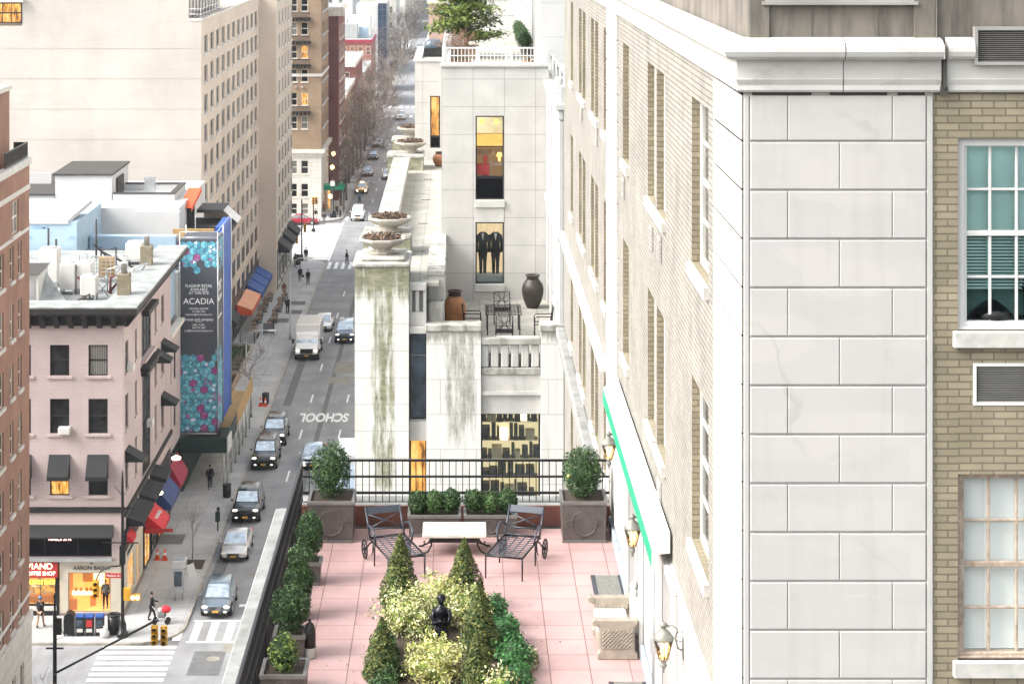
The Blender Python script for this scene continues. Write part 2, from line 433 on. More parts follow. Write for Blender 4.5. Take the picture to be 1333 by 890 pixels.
for x0, x1, y0, y1 in ((-11.7, -9.6, 188.6, 193.4), (-11.9, -10.0, 184.6, 187.0), (-13.6, -12.2, 117.2, 118.6)): sheet('road_patch', x0, x1, y0, y1, .007, 'patch_tan')
M('patch_dark', (.13, .133, .137), .9)
for x0, x1, y0, y1 in ((-15.2, -13.4, 113.6, 117.4), (-15.9, -15.1, 126, 146), (-11.8, -11.4, 150, 240), (-15.3, -14.6, 176, 196)): sheet('road_patch', x0, x1, y0, y1, .0045, 'patch_dark')
for x, y, rr in ((-14.0, 116.2, .38), (-12.6, 137.5, .36), (-13.3, 131.0, .3), (-11, 181, .4), (-13.9, 205, .4)):
    mh = MB(); mh.lathe([(rr, 0), (rr, .006), (rr * .85, .007), (rr * .8, .004), (0, .004)], (x, y, .004), 18); tag(mh.build('manhole_cover', 'patch_tan'), None, None, None, 'structure')
for x, y in ((-17.6, 217), (-17.6, 222), (-18.6, 212.5), (-19.4, 138)): sheet('pavement_grate', x - .8, x + .8, y - 1.1, y + 1.1, .136, 'patch_dark')
# ================================================================== corner apartment building (right) and its pink terrace
MB_brick('tan_brick', (.385, .335, .235), (.30, .262, .18), (.20, .178, .13), .215, .0685, .008, .3, 1.1, .7, .5, streak=.35, stcol=(.2, .17, .12), sts=(3, 3, 1.2), stlo=.5, sthi=.75)
MB_brick('sunlit_tan_brick', (.385, .37, .335), (.32, .305, .275), (.165, .155, .135), .215, .0685, .008, .22, 1.1, .7, .5, streak=.35, stcol=(.36, .33, .27), sts=(3, 3, 1.2), stlo=.5, sthi=.75)  # same tan brick, with the side wall's stronger light put into a paler colour
def marble(name):
    m, t, b, out = nt(name); b.inputs['Roughness'].default_value = .6; p = coords(t, 'pos')
    k = t.nodes.new('ShaderNodeTexVoronoi'); k.inputs['Scale'].default_value = 1.0; k.distance = 'CHEBYCHEV'; k.inputs['Randomness'].default_value = .6; t.links.new(coords(t, 'pos', (1.15, .5, 2.21)), k.inputs['Vector'])
    sp = t.nodes.new('ShaderNodeSeparateColor'); t.links.new(k.outputs['Color'], sp.inputs[0])
    c = mixc(t, (.60, .585, .56), (.555, .55, .54), sp.outputs[0]); c = mixc(t, c, (.47, .475, .47), mth(t, 'MULTIPLY', noi(t, coords(t, 'pos', (1.0, 1, 2.4)), 1.1, 6, .65, .5, .8), .55))
    wv = t.nodes.new('ShaderNodeTexWave'); wv.inputs['Scale'].default_value = .55; wv.inputs['Distortion'].default_value = 9; wv.inputs['Detail'].default_value = 5; wv.inputs['Detail Scale'].default_value = 1.4; wv.bands_direction = 'DIAGONAL'; t.links.new(p, wv.inputs[0])
    r = t.nodes.new('ShaderNodeMapRange'); r.inputs[1].default_value = .965; r.inputs[2].default_value = 1.0; t.links.new(wv.outputs[1], r.inputs[0])
    c = mixc(t, c, (.36, .35, .32), mth(t, 'MULTIPLY', mth(t, 'MULTIPLY', r.outputs[0], noi(t, p, .9, 3, .6, .5, .75)), .6)); c = mixc(t, c, (.36, .35, .32), mth(t, 'MULTIPLY', noi(t, coords(t, 'pos', (7, 7, .5)), 1.0, 5, .65, .5, .85), .3)); c = mixc(t, c, (.50, .45, .37), mth(t, 'MULTIPLY', noi(t, p, 1.7, 5, .7, .6, .85), .35))
    c = mixc(t, c, (.79, .785, .775), 1.0, 'MULTIPLY'); t.links.new(c, b.inputs['Base Color']); bump(t, b, noi(t, p, 60, 4, .6, 0, 1), .06); return m
marble('marble')
M('cornice_stone', (.66, .645, .61), .7, var=.14, vs=1.3, streak=.65, stcol=(.16, .15, .12), sts=(1.8, 1.8, 3.0), stlo=.55, sthi=.78, bmp=.1)
M('weather_stone', (.185, .165, .14), .8, var=.3, vs=1.4, streak=.85, stcol=(.04, .036, .032), sts=(4, 4, .6), stlo=.45, sthi=.75, bmp=.15)
M('sill_stone', (.62, .61, .57), .75, var=.2, vs=6, streak=.4, stcol=(.25, .25, .22), sts=(8, 8, 8))
M('plaster_white', (.54, .54, .53), .6, var=.08)
MB_brick('pink_tile', (.55, .365, .35), (.485, .31, .295), (.2, .125, .115), .563, .6, .008, .2, .9, .15, 0, streak=.4, stcol=(.33, .22, .205), sts=(1.6, 1.1, 1), stlo=.52, sthi=.8, rough=.55, loc=(.45, .18, 0))
M('wood_worn', (.36, .25, .17), .7, var=.4, vs=12)
M('coping_stone', (.31, .315, .305), .85, var=.3, vs=2.5, streak=.8, stcol=(.13, .13, .12), sts=(4, 2.0, 4), stlo=.52, sthi=.72, bmp=.25)
M('blind', (.88, .89, .88), .6, var=.04); M('blind_teal', (.78, .93, .90), .6, var=.1)
M('curtain', (.75, .78, .77), .8, var=.08)
M('soffit_dark', (.06, .055, .05), .9)
M('dirt_grey', (.28, .33, .38), .7, var=.3, vs=5)
M('rust_band', (.12, .04, .027), .7, var=.4, vs=3)
XW, YF = 2.62, 19.06                                   # street side wall plane, front wall plane
ap = thing('apartment_building', 'cream stone and tan brick corner building rising to the right of the pink terrace', 'building', (XW, YF, 31.5))
TZ, ZB = 31.5, 26.0
# --- side wall facing the avenue
UL = (0, -1); AL = (XW, 52.0); uy = lambda y: AL[1] - y
wins = [(21.75, 23.3), (26.35, 27.45), (27.7, 28.8), (32.05, 33.2), (36.75, 37.7), (39.2, 40.1), (40.45, 41.35), (43.2, 44.2), (44.6, 45.6), (48.0, 49.0)]
ops = []
rows = [(39.95, 38.07), (36.80, 34.94)]
for a, b in wins:
    for zt, zb in rows: ops.append((uy(b), uy(a), zb, zt))
    if a > 36:
        ops.append((uy(b), uy(a), 31.85, 33.66)); ops.append((uy(b), uy(a), 28.2, 30.3))
    else: ops.append((uy(b), uy(a), 41.6, 43.4))
for d0, d1 in ((36.7, 51.9),): pass
sw = MB()
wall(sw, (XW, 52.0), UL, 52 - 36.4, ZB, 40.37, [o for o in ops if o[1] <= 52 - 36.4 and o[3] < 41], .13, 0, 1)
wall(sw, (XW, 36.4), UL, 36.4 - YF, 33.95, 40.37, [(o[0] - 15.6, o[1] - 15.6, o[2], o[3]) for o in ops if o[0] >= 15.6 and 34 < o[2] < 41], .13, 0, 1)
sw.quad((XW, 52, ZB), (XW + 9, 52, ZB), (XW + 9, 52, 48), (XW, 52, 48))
sw.build('brick_side_wall', ['sunlit_tan_brick', 'tan_brick'], ap)
for a, b in wins:
    for zt, zb in rows + ([(33.66, 31.85), (30.3, 28.2)] if a > 36 else []):
        window(ap, (XW, b), UL, 0, zb, b - a, zt - zb, 2 if b - a > 1.3 else 1, 4 if b - a > 1.3 else 2, .06, .03, .095, 'white_paint', 'glass_blind' if R.random() < .5 else 'glass_dark', (.13, .06, .06, 'sill_stone'), th=.05)
for y, zt in ((27.0, 37.8), (28.2, 37.75), (33, 37.8), (39.5, 37.9), (44.5, 37.9), (27.0, 34.6)):
    v = MB(); v.box(XW - .02, XW - .004, y - .22, y + .22, zt - .34, zt)
    for k in range(6): v.box(XW - .035, XW - .02, y - .2, y + .2, zt - .32 + .05 * k, zt - .3 + .05 * k)
    v.build('vent_grille', 'louvre_metal', ap)
# quoin pier half way along the side, and belt course beyond
qp = MB()
for k in range(-2, 19):
    z0 = 40.36 - .4525 * (k + 1)
    if z0 < 31.6: continue
    qp.box(XW - .05, XW + .01, 34.15, 36.38, z0 + .012, z0 + .4525 - .012)
qp.build('stone_quoins', 'marble', ap, bevel=.012)
bc = MB(); bc.box(XW - .22, XW + .01, 36.4, 52, 31.35, 31.6); bc.box(XW - .14, XW + .01, 36.42, 52, 31.15, 31.35); bc.build('belt_course', 'coping_stone', ap, bevel=.03)
bc = MB(); bc.box(XW - .16, XW + .01, 36.4, 52, 33.9, 34.02); bc.build('belt_course', 'cornice_stone', ap, bevel=.02)
# --- corner quoins, front and side faces
qs = MB()
qs.quad((XW, YF, ZB), (4.38, YF, ZB), (4.38, YF, 40.37), (XW, YF, 40.37)); qs.quad((XW, 21.2, ZB), (XW, YF, ZB), (XW, YF, 40.37), (XW, 21.2, 40.37))
qs.build('stone_corner', 'marble', ap)
qb = MB()
for k in range(24):
    z1 = 40.36 - .4525 * k - .011 - (.02 if k == 0 else 0); z0 = 40.36 - .4525 * (k + 1) + .008
    if z0 < ZB: break
    L, Rr = 2.68, 4.312
    cuts = [L, 3.03, 4.0, Rr] if k % 2 == 0 else [L, 3.51, Rr]
    for a, b in zip(cuts[:-1], cuts[1:]): qb.box(a + .002, b - .002, YF - .021, YF - .002, z0, z1)
    qb.box(XW - .02, XW - .002, YF + .012, 21.2, z0, z1)
qb.build('corner_blocks', 'marble', ap, bevel=.016, seg=2)
eb = MB(); eb.box(4.312 + .01, 4.375, YF - .016, YF - .002, ZB, 40.33); eb.box(XW + .002, 2.672, YF - .016, YF - .002, ZB, 40.33); eb.build('corner_border', 'marble', ap, bevel=.006)
sh = MB(); sh.box(2.7, 3.25, YF - .012, YF - .004, 40.332, 40.365); sh.box(3.42, 3.95, YF - .012, YF - .004, 40.332, 40.365); sh.box(4.05, 4.3, YF - .012, YF - .004, 40.332, 40.365); sh.build('joint_gap', 'soffit_dark', ap)
# --- front brick wall with two windows and a grille
WX0, WX1 = 4.61, 5.75
fo = [(WX0 - 4.38, WX1 - 4.38, 38.15, 39.93), (WX0 - 4.38, WX1 - 4.38, 35.1, 36.82), (4.75 - 4.38, 5.62 - 4.38, 37.46, 37.85), (4.75 - 4.38, 5.62 - 4.38, 34.3, 34.7)]
fw_ = MB(); wall(fw_, (4.38, YF), (1, 0), 6.0, ZB, 40.37, fo, .16); fw_.build('brick_front_wall', 'tan_brick', ap)
def near_window(z0, z1, frame, nx, fwid, blind_mat, teal):
    f = MB(); x0, x1, y = WX0, WX1, YF + .05
    f.box(x0, x0 + fwid, y, y + .1, z0, z1); f.box(x1 - fwid, x1, y, y + .1, z0, z1); f.box(x0, x1, y + .002, y + .098, z1 - fwid, z1); f.box(x0, x1, y + .002, y + .098, z0, z0 + fwid)
    a, b, zm = x0 + fwid, x1 - fwid, (z0 + z1) / 2
    f.box(a, b, y + .03, y + .08, zm - .025, zm + .025)
    for i in range(1, nx): xx = a + (b - a) * i / nx; f.box(xx - .013, xx + .013, y + .04, y + .075, z0 + fwid, z1 - fwid)
    for zz in ((z0 + fwid + zm) / 2, (z1 - fwid + zm) / 2): f.box(a, b, y + .042, y + .073, zz - .012, zz + .012)
    f.box(x0, x1, y - .02, y, z0, z0 + .025); f.box(a, a + .025, y + .02, y + .03, z0 + fwid, z1 - fwid)
    fr = f.build('window', frame, ap, bevel=.006)
    MB().quad((a - .01, y + .058, z0 + fwid - .01), (b + .01, y + .058, z0 + fwid - .01), (b + .01, y + .058, z1 - fwid + .01), (a - .01, y + .058, z1 - fwid + .01)).build('pane', 'glass_tint' if teal else 'glass_clear', fr)
    bl = MB(); n = 44 if teal else 70; zb = z0 + fwid + (.28 if teal else .0)
    for k in range(n):
        z = zb + (z1 - fwid - zb) * k / n; dz = (z1 - fwid - zb) / n * (.97 if z > zm else .5)
        if not teal: dz = (z1 - fwid - zb) / n * .99
        bl.quad((a, y + .13, z), (b, y + .13, z), (b, y + .15, z + dz), (a, y + .15, z + dz))
    for xx in (a + .25, a + .62): bl.box(xx - .012, xx + .012, y + .125, y + .129, zb, z1 - fwid)
    bl.build('blind', blind_mat, fr)
    rm = MB(); rm.box(a - .1, b + .1, y + .3, y + .32, z0, z1); rm.build('room_back', 'glass_green' if teal else 'curtain', fr)
    if teal:
        it = MB(); it.lathe([(.16, 0), (.2, .03), (.13, .1), (.05, .16), (0, .17)], (a + .3, y + .2, z0 + fwid), 14); it.lathe([(.02, 0), (.02, .25), (.09, .26), (.06, .38)], (a + .62, y + .2, z0 + fwid), 12); it.box(a, b, y + .13, y + .29, z0 + fwid - .03, z0 + fwid); it.build('window_ledge', 'dark_frame', fr)
near_window(38.15, 39.93, 'white_paint', 4, .075, 'blind_teal', True)
M('worn_sash', (.42, .34, .27), .7, var=.4, vs=14, streak=.5, stcol=(.25, .12, .06), sts=(20, 20, 6))
near_window(35.1, 36.82, 'worn_sash', 4, .05, 'blind', False)
for z in (38.0, 34.95):
    s = MB(); s.box(4.56, 5.85, YF - .07, YF + .04, z, z + .15); s.build('window_sill', 'sill_stone', ap, bevel=.008)
def grille(x0, x1, y, z0, z1, n):
    g = MB(); g.box(x0, x0 + .03, y - .03, y + .06, z0, z1); g.box(x1 - .03, x1, y - .03, y + .06, z0, z1); g.box(x0 + .03, x1 - .03, y - .028, y + .06, z1 - .03, z1); g.box(x0 + .03, x1 - .03, y - .028, y + .06, z0, z0 + .03)
    fr = g.build('vent_grille', 'white_paint' if z0 < 40 else 'louvre_metal', ap)
    l = MB()
    for k in range(n):
        z = z0 + .035 + (z1 - z0 - .07) * k / n; h = (z1 - z0 - .07) / n
        l.quad((x0 + .03, y - .02, z), (x1 - .03, y - .02, z), (x1 - .03, y + .012, z + h * .42), (x0 + .03, y + .012, z + h * .42))
    l.build('slats', 'louvre_metal', fr)
    MB().box(x0, x1, y + .05, y + .058, z0, z1).build('backing', 'soffit_dark', fr)
grille(4.75, 5.62, YF + .02, 37.46, 37.85, 15); grille(4.75, 5.62, YF + .02, 34.3, 34.7, 15)
grille(4.735, 5.8, YF - .1, 40.62, 40.97, 15)
# --- cornice mitred round the corner
prof = [(0, 40.362), (.05, 40.364), (.065, 40.385), (.06, 40.43), (.075, 40.47), (.08, 40.485), (.07, 40.49), (.07, 40.66), (.1, 40.665), (.15, 40.675), (.185, 40.70), (.2, 40.745), (.192, 40.79), (.165, 40.825), (.12, 40.845), (0, 40.87)]
cor = MB()
cor.sweep(prof, [lambda p: (XW - p[0], 52, p[1]), lambda p: (XW - p[0], YF - p[0], p[1]), lambda p: (4.44, YF - p[0], p[1])])
end = [(4.44, YF - p[0], p[1]) for p in prof]; cor.add(end, [tuple(range(len(end)))])
cor.sweep(prof, [lambda p: (4.49, YF - p[0] * .8 + .0, p[1]), lambda p: (4.735, YF - p[0] * .8, p[1])])
cor.add([(4.49, YF - p[0] * .8, p[1]) for p in prof], [tuple(range(len(end)))])
lowp = prof[:8]
cor.sweep([(p[0], p[1]) for p in lowp] + [(.0, 40.665)], [lambda p: (4.735, YF - p[0] * .8, p[1]), lambda p: (10.3, YF - p[0] * .8, p[1])])
cor.build('cornice', 'cornice_stone', ap)
dp = MB(); dp.box(4.445, 4.488, YF - .05, YF + .0, 40.36, 40.665); dp.box(4.43, 4.5, YF - .075, YF - .03, 40.34, 40.42); dp.box(4.455, 4.487, YF - .09, YF - .04, 40.4, 40.67); dp.build('downpipe', 'soffit_dark', ap)
for X in (3.53,):
    j = MB(); j.sweep([(p[0] + .0015, p[1]) for p in prof], [lambda p: (X, YF - p[0], p[1]), lambda p: (X + .008, YF - p[0], p[1])]); j.build('joint', 'soffit_dark', ap)
# --- wall above the cornice
up = MB(); uo = [(3.6 - XW - .8 + .0, 4.2 - XW, 41.22, 43.0)]
wall(up, (XW + .05, YF + .01), (1, 0), 7.6, 40.8, 46, [(.15, 1.53, 41.2, 43.0)], .2)
up.quad((XW + .05, 52, 40.8), (XW + .05, YF + .01, 40.8), (XW + .05, YF + .01, 46), (XW + .05, 52, 46))
for x in (2.83, 4.27): up.box(x, x + .02, YF - .0, YF + .008, 40.84, 41.15)
for x in (3.25, 3.86): up.box(x, x + .008, YF + .004, YF + .008, 40.84, 41.15)
up.build('upper_wall', 'weather_stone', ap)
pl = MB(); pl.box(4.4, 4.415, YF - .03, YF + .008, 40.86, 45); pl.box(4.2, 4.4, YF - .022, YF + .008, 40.86, 45); pl.box(XW + .052, 2.86, YF - .022, YF + .008, 40.86, 45); pl.build('pilaster', 'weather_stone', ap, bevel=.005)
ff = MB(); a, b = XW + .2, XW + 1.58
for x0, x1, z0, z1 in ((a, a + .05, 41.2, 43), (b - .05, b, 41.2, 43), (a + .05, b - .05, 41.2, 41.25), (a + .4, a + .43, 41.25, 43), (b - .43, b - .4, 41.25, 43)): ff.box(x0, x1, YF - .03, YF + .1, z0, z1)
ff.box(a - .03, b + .03, YF - .05, YF + .05, 41.17, 41.2)
fr = ff.build('window', 'louvre_metal', ap); MB().box(a, b, YF + .04, YF + .05, 41.22, 43).build('pane', 'glass_dark', fr)
for y in (23.5, 28, 33, 39, 45):
    window(ap, (XW + .05, y), UL, 0, 41.25, 1.6, 1.9, 2, 2, .05, .03, -.04, 'louvre_metal', 'glass_dark', (.05, .03, .05, 'weather_stone'))
# --- white painted ground storey on the terrace, with French doors
gs = MB(); doors = [(24.7, 26.35), (29.2, 31.6)]
wall(gs, (XW - .03, 36.4), UL, 36.4 - YF, 31.3, 33.98, [(36.4 - b, 36.4 - a, 31.5, 33.75) for a, b in doors], .2)
gs.quad((XW - .03, 36.4, 33.98), (XW - .03, YF, 33.98), (XW + .01, YF, 33.98), (XW + .01, 36.4, 33.98))
gs.build('white_ground_wall', 'plaster_white', ap)
for a, b in doors:
    for k in range(2):
        wd = (b - a) / 2
        window(ap, (XW - .03, b - wd * k), UL, 0.005, 31.52, wd - .01, 2.22, 2, 5, .09, .03, .1, 'white_paint', 'glass_dark', name='french_door', meet=False)
    jb = MB()
    for y in (a - .13, b + .01): jb.box(XW - .1, XW - .034, y, y + .12, 31.5, 33.86)
    jb.box(XW - .1, XW - .034, a - .13, b + .13, 33.862, 33.96)
    jb.build('door_surround', 'white_paint', ap, bevel=.01)
for a, b in ((26.6, 29.0), (31.85, 35.2), (19.1, 24.5)): MB().box(XW - .09, XW - .032, a, b, 31.5, 31.72).build('skirting', 'dirt_grey', ap, bevel=.01)
pp = MB(); pp.tube([(XW - .06, 27.35, 31.5), (XW - .06, 27.35, 33.3)], .02, 6); pp.box(XW - .13, XW - .032, 27.0, 27.12, 32.3, 32.5); pp.build('electric_box', 'grey_metal', ap)
# --- terrace slab, coping, curb
tf = MB(); tf.box(-2.8, XW - .034, 17.5, 35.2, 31.3, 31.5); tf.build('terrace_floor', 'pink_tile', ap)
pod = MB(); pod.box(-3.12, XW - .04, 17.5, 35.9, 0, 31.28); pod.build('podium', 'cornice_stone', ap)
cp = MB(); y = 17.5
while y < 35.6: cp.box(-3.22, -2.8, y + .006, min(y + 1.52, 35.95), 31.3, 31.7); y += 1.52
cp.box(-2.79, XW - .04, 35.42, 35.95, 31.3, 31.86); cp.build('parapet_coping', 'coping_stone', ap, bevel=.02)
rb = MB(); rb.box(-2.75, XW - .04, 35.36, 35.415, 31.5, 31.84); rb.box(-2.795, -2.74, 17.5, 35.2, 31.5, 31.62); rb.build('terrace_upstand', 'rust_band', ap)
dk = MB(); dk.box(-2.75, XW - .04, 35.3, 35.36, 31.5, 31.9); dk.build('flashing', 'dark_frame', ap) if False else None

# --- awning over the terrace doors
M('canvas_white', (.82, .82, .80), .8, var=.06); M('canvas_green', (.005, .27, .14), .8, var=.15)
aw = thing('awning', 'long white canvas awning with a scalloped green valance over the terrace doors', 'awning', (XW - .03, 30, 34.2))
x0, x1, ya, yb = 2.36, XW - .035, 25.4, 34.0
a_ = MB(); a_.add([(x1, ya, 34.37), (x1, yb, 34.37), (x0, yb, 34.19), (x0, ya, 34.19), (x1, ya, 34.33), (x1, yb, 34.33), (x0, yb, 34.15), (x0, ya, 34.15)], [(0, 1, 2, 3), (7, 6, 5, 4), (0, 3, 7, 4), (1, 5, 6, 2), (2, 6, 7, 3)])
a_.build('canopy', 'canvas_white', aw)
for y in (ya, yb - .02): MB().add([(x1, y, 34.33), (x1, y + .02, 34.33), (x0, y + .02, 34.15), (x0, y, 34.15), (x1, y, 34.12), (x1, y + .02, 34.12), (x0, y + .02, 34.1), (x0, y, 34.1)], [(0, 1, 2, 3), (4, 7, 6, 5), (0, 3, 7, 4), (1, 5, 6, 2), (2, 6, 7, 3), (0, 4, 5, 1)]).build('end_panel', 'canvas_white', aw)
v_ = MB(); n = 43
for k in range(n):
    y0 = ya + (yb - ya) * k / n; y1 = ya + (yb - ya) * (k + 1) / n; c = (y0 + y1) / 2; rr = (y1 - y0) / 2
    arc = [(x0 - .004, c + rr * math.cos(math.pi * i / 8), 34.0 - .06 * math.sin(math.pi * i / 8)) for i in range(9)]
    v_.prism([(x0 - .004, y0, 34.165), (x0 - .004, y1, 34.165)] + arc, (-.006, 0, 0))
v_.build('valance', 'canvas_green', aw)
for y in (26.2, 29.7, 33.2): MB().tube([(x1, y, 33.95), (x0 + .02, y, 34.12)], .012, 5).build('arm', 'white_paint', aw)

# --- three carriage lanterns on the wall
M('verdigris', (.21, .215, .19), .6, metal=.2, var=.35, vs=14); MCLEAR('lantern_glass', (1, .86, .66), .3)
def lantern(y, label):
    t = thing('wall_lantern', label, 'lantern', (XW - .03, y, 33.5), 'lanterns along the terrace wall'); X = 2.355; z = 33.5
    cg = MB(); cg.lathe([(.115, .085), (.125, .095), (.118, .12), (.085, .165), (.05, .195), (.03, .205), (.03, .23), (.05, .25), (.05, .262), (.03, .275), (.012, .29), (.006, .31)], (X, y, z), 10); cg.build('cap', 'verdigris', t); cg = MB(); cg.lathe([(.052, -.145), (.06, -.135), (.05, -.155), (.03, -.17), (.03, -.19), (.045, -.215), (.02, -.25), (.012, -.275), (.016, -.29), (0, -.3)], (X, y, z), 10); cg.build('finial', 'verdigris', t)
    rb_ = MB()
    for i in range(6): a = math.pi / 3 * i; rb_.tube([(X + .115 * math.cos(a), y + .115 * math.sin(a), z + .088), (X + .055 * math.cos(a), y + .055 * math.sin(a), z - .14)], .006, 4)
    rb_.build('cage', 'verdigris', t)
    MB().lathe([(.108, .085), (.05, -.138)], (X, y, z), 6).build('glass', 'lantern_glass', t)
    bu = MB()
    for i in range(3): a = 2.1 * i; bu.lathe([(.012, -.13), (.013, -.02), (.02, -.01), (.022, .02), (.004, .06)], (X + .035 * math.cos(a), y + .035 * math.sin(a), z), 8)
    bu.build('bulb', 'emit_warm', t)
    br = MB(); br.tube([(XW - .03, y, z - .05), (XW - .09, y, z - .02), (XW - .13, y, z + .1), (XW - .1, y, z + .2), (X + .1, y, z + .25), (X, y, z + .235)], .01, 6); br.box(XW - .045, XW - .03, y - .05, y + .05, z - .14, z + .1)
    br.tube([(XW - .06 - .06 * math.cos(a), y, z + .12 + .06 * math.sin(a)) for a in [i * .6 for i in range(10)]], .007, 5); br.build('bracket', 'verdigris', t)
lantern(23.9, 'lit wall lantern nearest the camera, beyond the stone bench'); lantern(28.2, 'lit wall lantern under the near half of the awning, above the doormat'); lantern(32.7, 'lit wall lantern farthest away, near the bush at the back railing')

# --- iron railings
def railing(name, label, pts, z0, z1, pitch, posts):
    t = thing(name, label, 'railing', (*pts[0], z0), 'iron railings round the terrace'); (xa, ya), (xb, yb) = pts; L = math.hypot(xb - xa, yb - ya); ux, uy_ = (xb - xa) / L, (yb - ya) / L
    P = lambda u, z: (xa + ux * u, ya + uy_ * u, z)
    h = MB()
    for z, tt in ((z1, .018), (z1 - .28, .016), (z1 - .56, .02), (z0 + .1, .016)): h.obox(P(L / 2, z), (ux * L / 2, uy_ * L / 2, 0), (-uy_ * .02, ux * .02, 0), (0, 0, tt))
    h.build('rail', 'black_metal', t)
    b = MB(); n = int(L / pitch)
    for k in range(n + 1): p = P(L * k / n, 0); b.box(p[0] - .007, p[0] + .007, p[1] - .007, p[1] + .007, z0 + .1, z1 - .003)
    o = b.build('balusters', 'black_metal', t); o['kind'] = 'stuff'
    for k in range(posts):
        p = P(L * (k + .5) / posts, 0); MB().box(p[0] - .03, p[0] + .03, p[1] + .022, p[1] + .06, z0 - .1, z1 - .55).build('post', 'black_metal', t)
    return t
railing('iron_railing', 'black iron railing across the far end of the terrace, behind the planters', ((-2.74, 35.55), (XW - .05, 35.55)), 31.75, 32.58, .115, 4)
railing('iron_railing', 'long black iron railing along the street edge of the terrace', ((-2.745, 17.5), (-2.745, 35.5)), 31.52, 32.58, .09, 12)
# ================================================================== pale limestone annex beyond the terrace
MB_brick('limestone_panel', (.60, .59, .565), (.57, .56, .535), (.36, .35, .33), 1.05, .93, .012, .12, 1.2, .25, 0, streak=.35, stcol=(.36, .36, .34), sts=(2.2, 2.2, .25), stlo=.5, sthi=.8, loc=(.64, -.23, 0))
MB_brick('limestone_mossy', (.62, .62, .59), (.59, .59, .56), (.33, .33, .3), 1.75, .78, .012, .12, 1.2, .25, 0, streak=.35, stcol=(.30, .31, .26), sts=(2.4, 2.4, .3), stlo=.55, sthi=.8, loc=(.0, .35, 0))
M('limestone', (.60, .59, .56), .8, var=.14, vs=1.6, streak=.6, stcol=(.22, .22, .19), sts=(2.6, 2.6, .3), stlo=.52, sthi=.8, bmp=.08)
M('limestone_dirty', (.52, .51, .47), .85, var=.25, vs=2.5, streak=.85, stcol=(.11, .11, .085), sts=(3, 3, 1.2), stlo=.42, sthi=.68, bmp=.15)
M('limestone_white', (.58, .58, .57), .7, var=.08, vs=1)
MB_brick('paver', (.47, .46, .41), (.43, .42, .375), (.25, .25, .22), .62, .62, .012, .25, 1.5, .2, 0, streak=.5, stcol=(.26, .27, .2), sts=(1.2, 1.2, 1))
def moss_mat(name, cx, cz, rw, rh, seed):
    """Green-black algae run: a stain with a place and outline of its own on the stone."""
    m = MATS[name] if name in MATS else None
    m, t, b, out = nt(name); b.inputs['Roughness'].default_value = .9
    g = t.nodes.new('ShaderNodeNewGeometry'); sp = t.nodes.new('ShaderNodeSeparateXYZ'); t.links.new(g.outputs['Position'], sp.inputs[0])
    n = noi(t, coords(t, 'pos', (5.5, 5.5, .8)), 1.0, 6, .72, .3, .7); n2 = noi(t, coords(t, 'pos', (2, 2, 5)), 1.3, 5, .7, .35, .65)
    return m, t, b, sp, n, n2
def mossy(name, base, x0, x1, ztop, zlen, top_band, seed=0):
    m, t, b, sp, n, n2 = moss_mat(name, 0, 0, 0, 0, seed)
    uv = coords(t, 'uv'); k = t.nodes.new('ShaderNodeTexBrick'); t.links.new(uv, k.inputs[0])
    uv.node.inputs['Location'].default_value = (.6, .35 if seed == 0 else .1, 0)
    k.inputs['Color1'].default_value = rgba(base); k.inputs['Color2'].default_value = rgba(tuple(c * .96 for c in base)); k.inputs['Mortar'].default_value = (.36, .36, .33, 1)
    k.inputs['Scale'].default_value = 1; k.inputs['Mortar Size'].default_value = .011; k.inputs['Brick Width'].default_value = 1.9 if seed == 0 else 1.05; k.inputs['Row Height'].default_value = .78 if seed == 0 else 1.02; k.offset = 0 if seed == 0 else .5
    def win(v, lo, hi, soft):
        a = t.nodes.new('ShaderNodeMapRange'); a.interpolation_type = 'SMOOTHSTEP'; a.inputs[1].default_value = lo - soft; a.inputs[2].default_value = lo + soft; t.links.new(v, a.inputs[0])
        c = t.nodes.new('ShaderNodeMapRange'); c.interpolation_type = 'SMOOTHSTEP'; c.inputs[1].default_value = hi - soft; c.inputs[2].default_value = hi + soft; c.inputs[3].default_value = 1; c.inputs[4].default_value = 0; t.links.new(v, c.inputs[0])
        return mth(t, 'MULTIPLY', a.outputs[0], c.outputs[0])
    run = mth(t, 'MULTIPLY', win(sp.outputs[0], x0, x1, .16), win(sp.outputs[2], ztop - zlen, ztop + 1, .9))
    band = mth(t, 'MULTIPLY', win(sp.outputs[2], ztop - top_band, ztop + 1, top_band * .7), .95)
    cover = mth(t, 'MAXIMUM', mth(t, 'MULTIPLY', run, .72), band)
    th = mth(t, 'SUBTRACT', mth(t, 'ADD', cover, mth(t, 'MULTIPLY', n, .85)), .86)
    r = t.nodes.new('ShaderNodeMapRange'); r.inputs[1].default_value = 0; r.inputs[2].default_value = .4; t.links.new(th, r.inputs[0])
    mc = mixc(t, (.07, .075, .03) if seed == 0 else (.17, .17, .14), (.25, .25, .15) if seed == 0 else (.32, .32, .29), n2)
    c = mixc(t, k.outputs[0], mc, mth(t, 'MULTIPLY', r.outputs[0], .9))
    c = mixc(t, c, (.30, .30, .26), mth(t, 'MULTIPLY', noi(t, coords(t, 'pos', (3.5, 3.5, .35)), 1.0, 6, .7, .5, .8), .55))
    t.links.new(c, b.inputs['Base Color']); return m
mossy('moss_pillar', (.62, .62, .58), -2.62, -1.88, 31.6, 6.6, .85, 0)
mossy('moss_pier', (.60, .595, .57), -.5, .5, 30.0, 3.4, .45, 1)
mossy('moss_far', (.58, .58, .54), -2.6, -2.2, 31.6, 3, .8, 0)

ax_ = thing('stone_annex', 'pale limestone building with planted bowls, stepped terraces and tall black framed windows', 'building', (0, 60, 0))
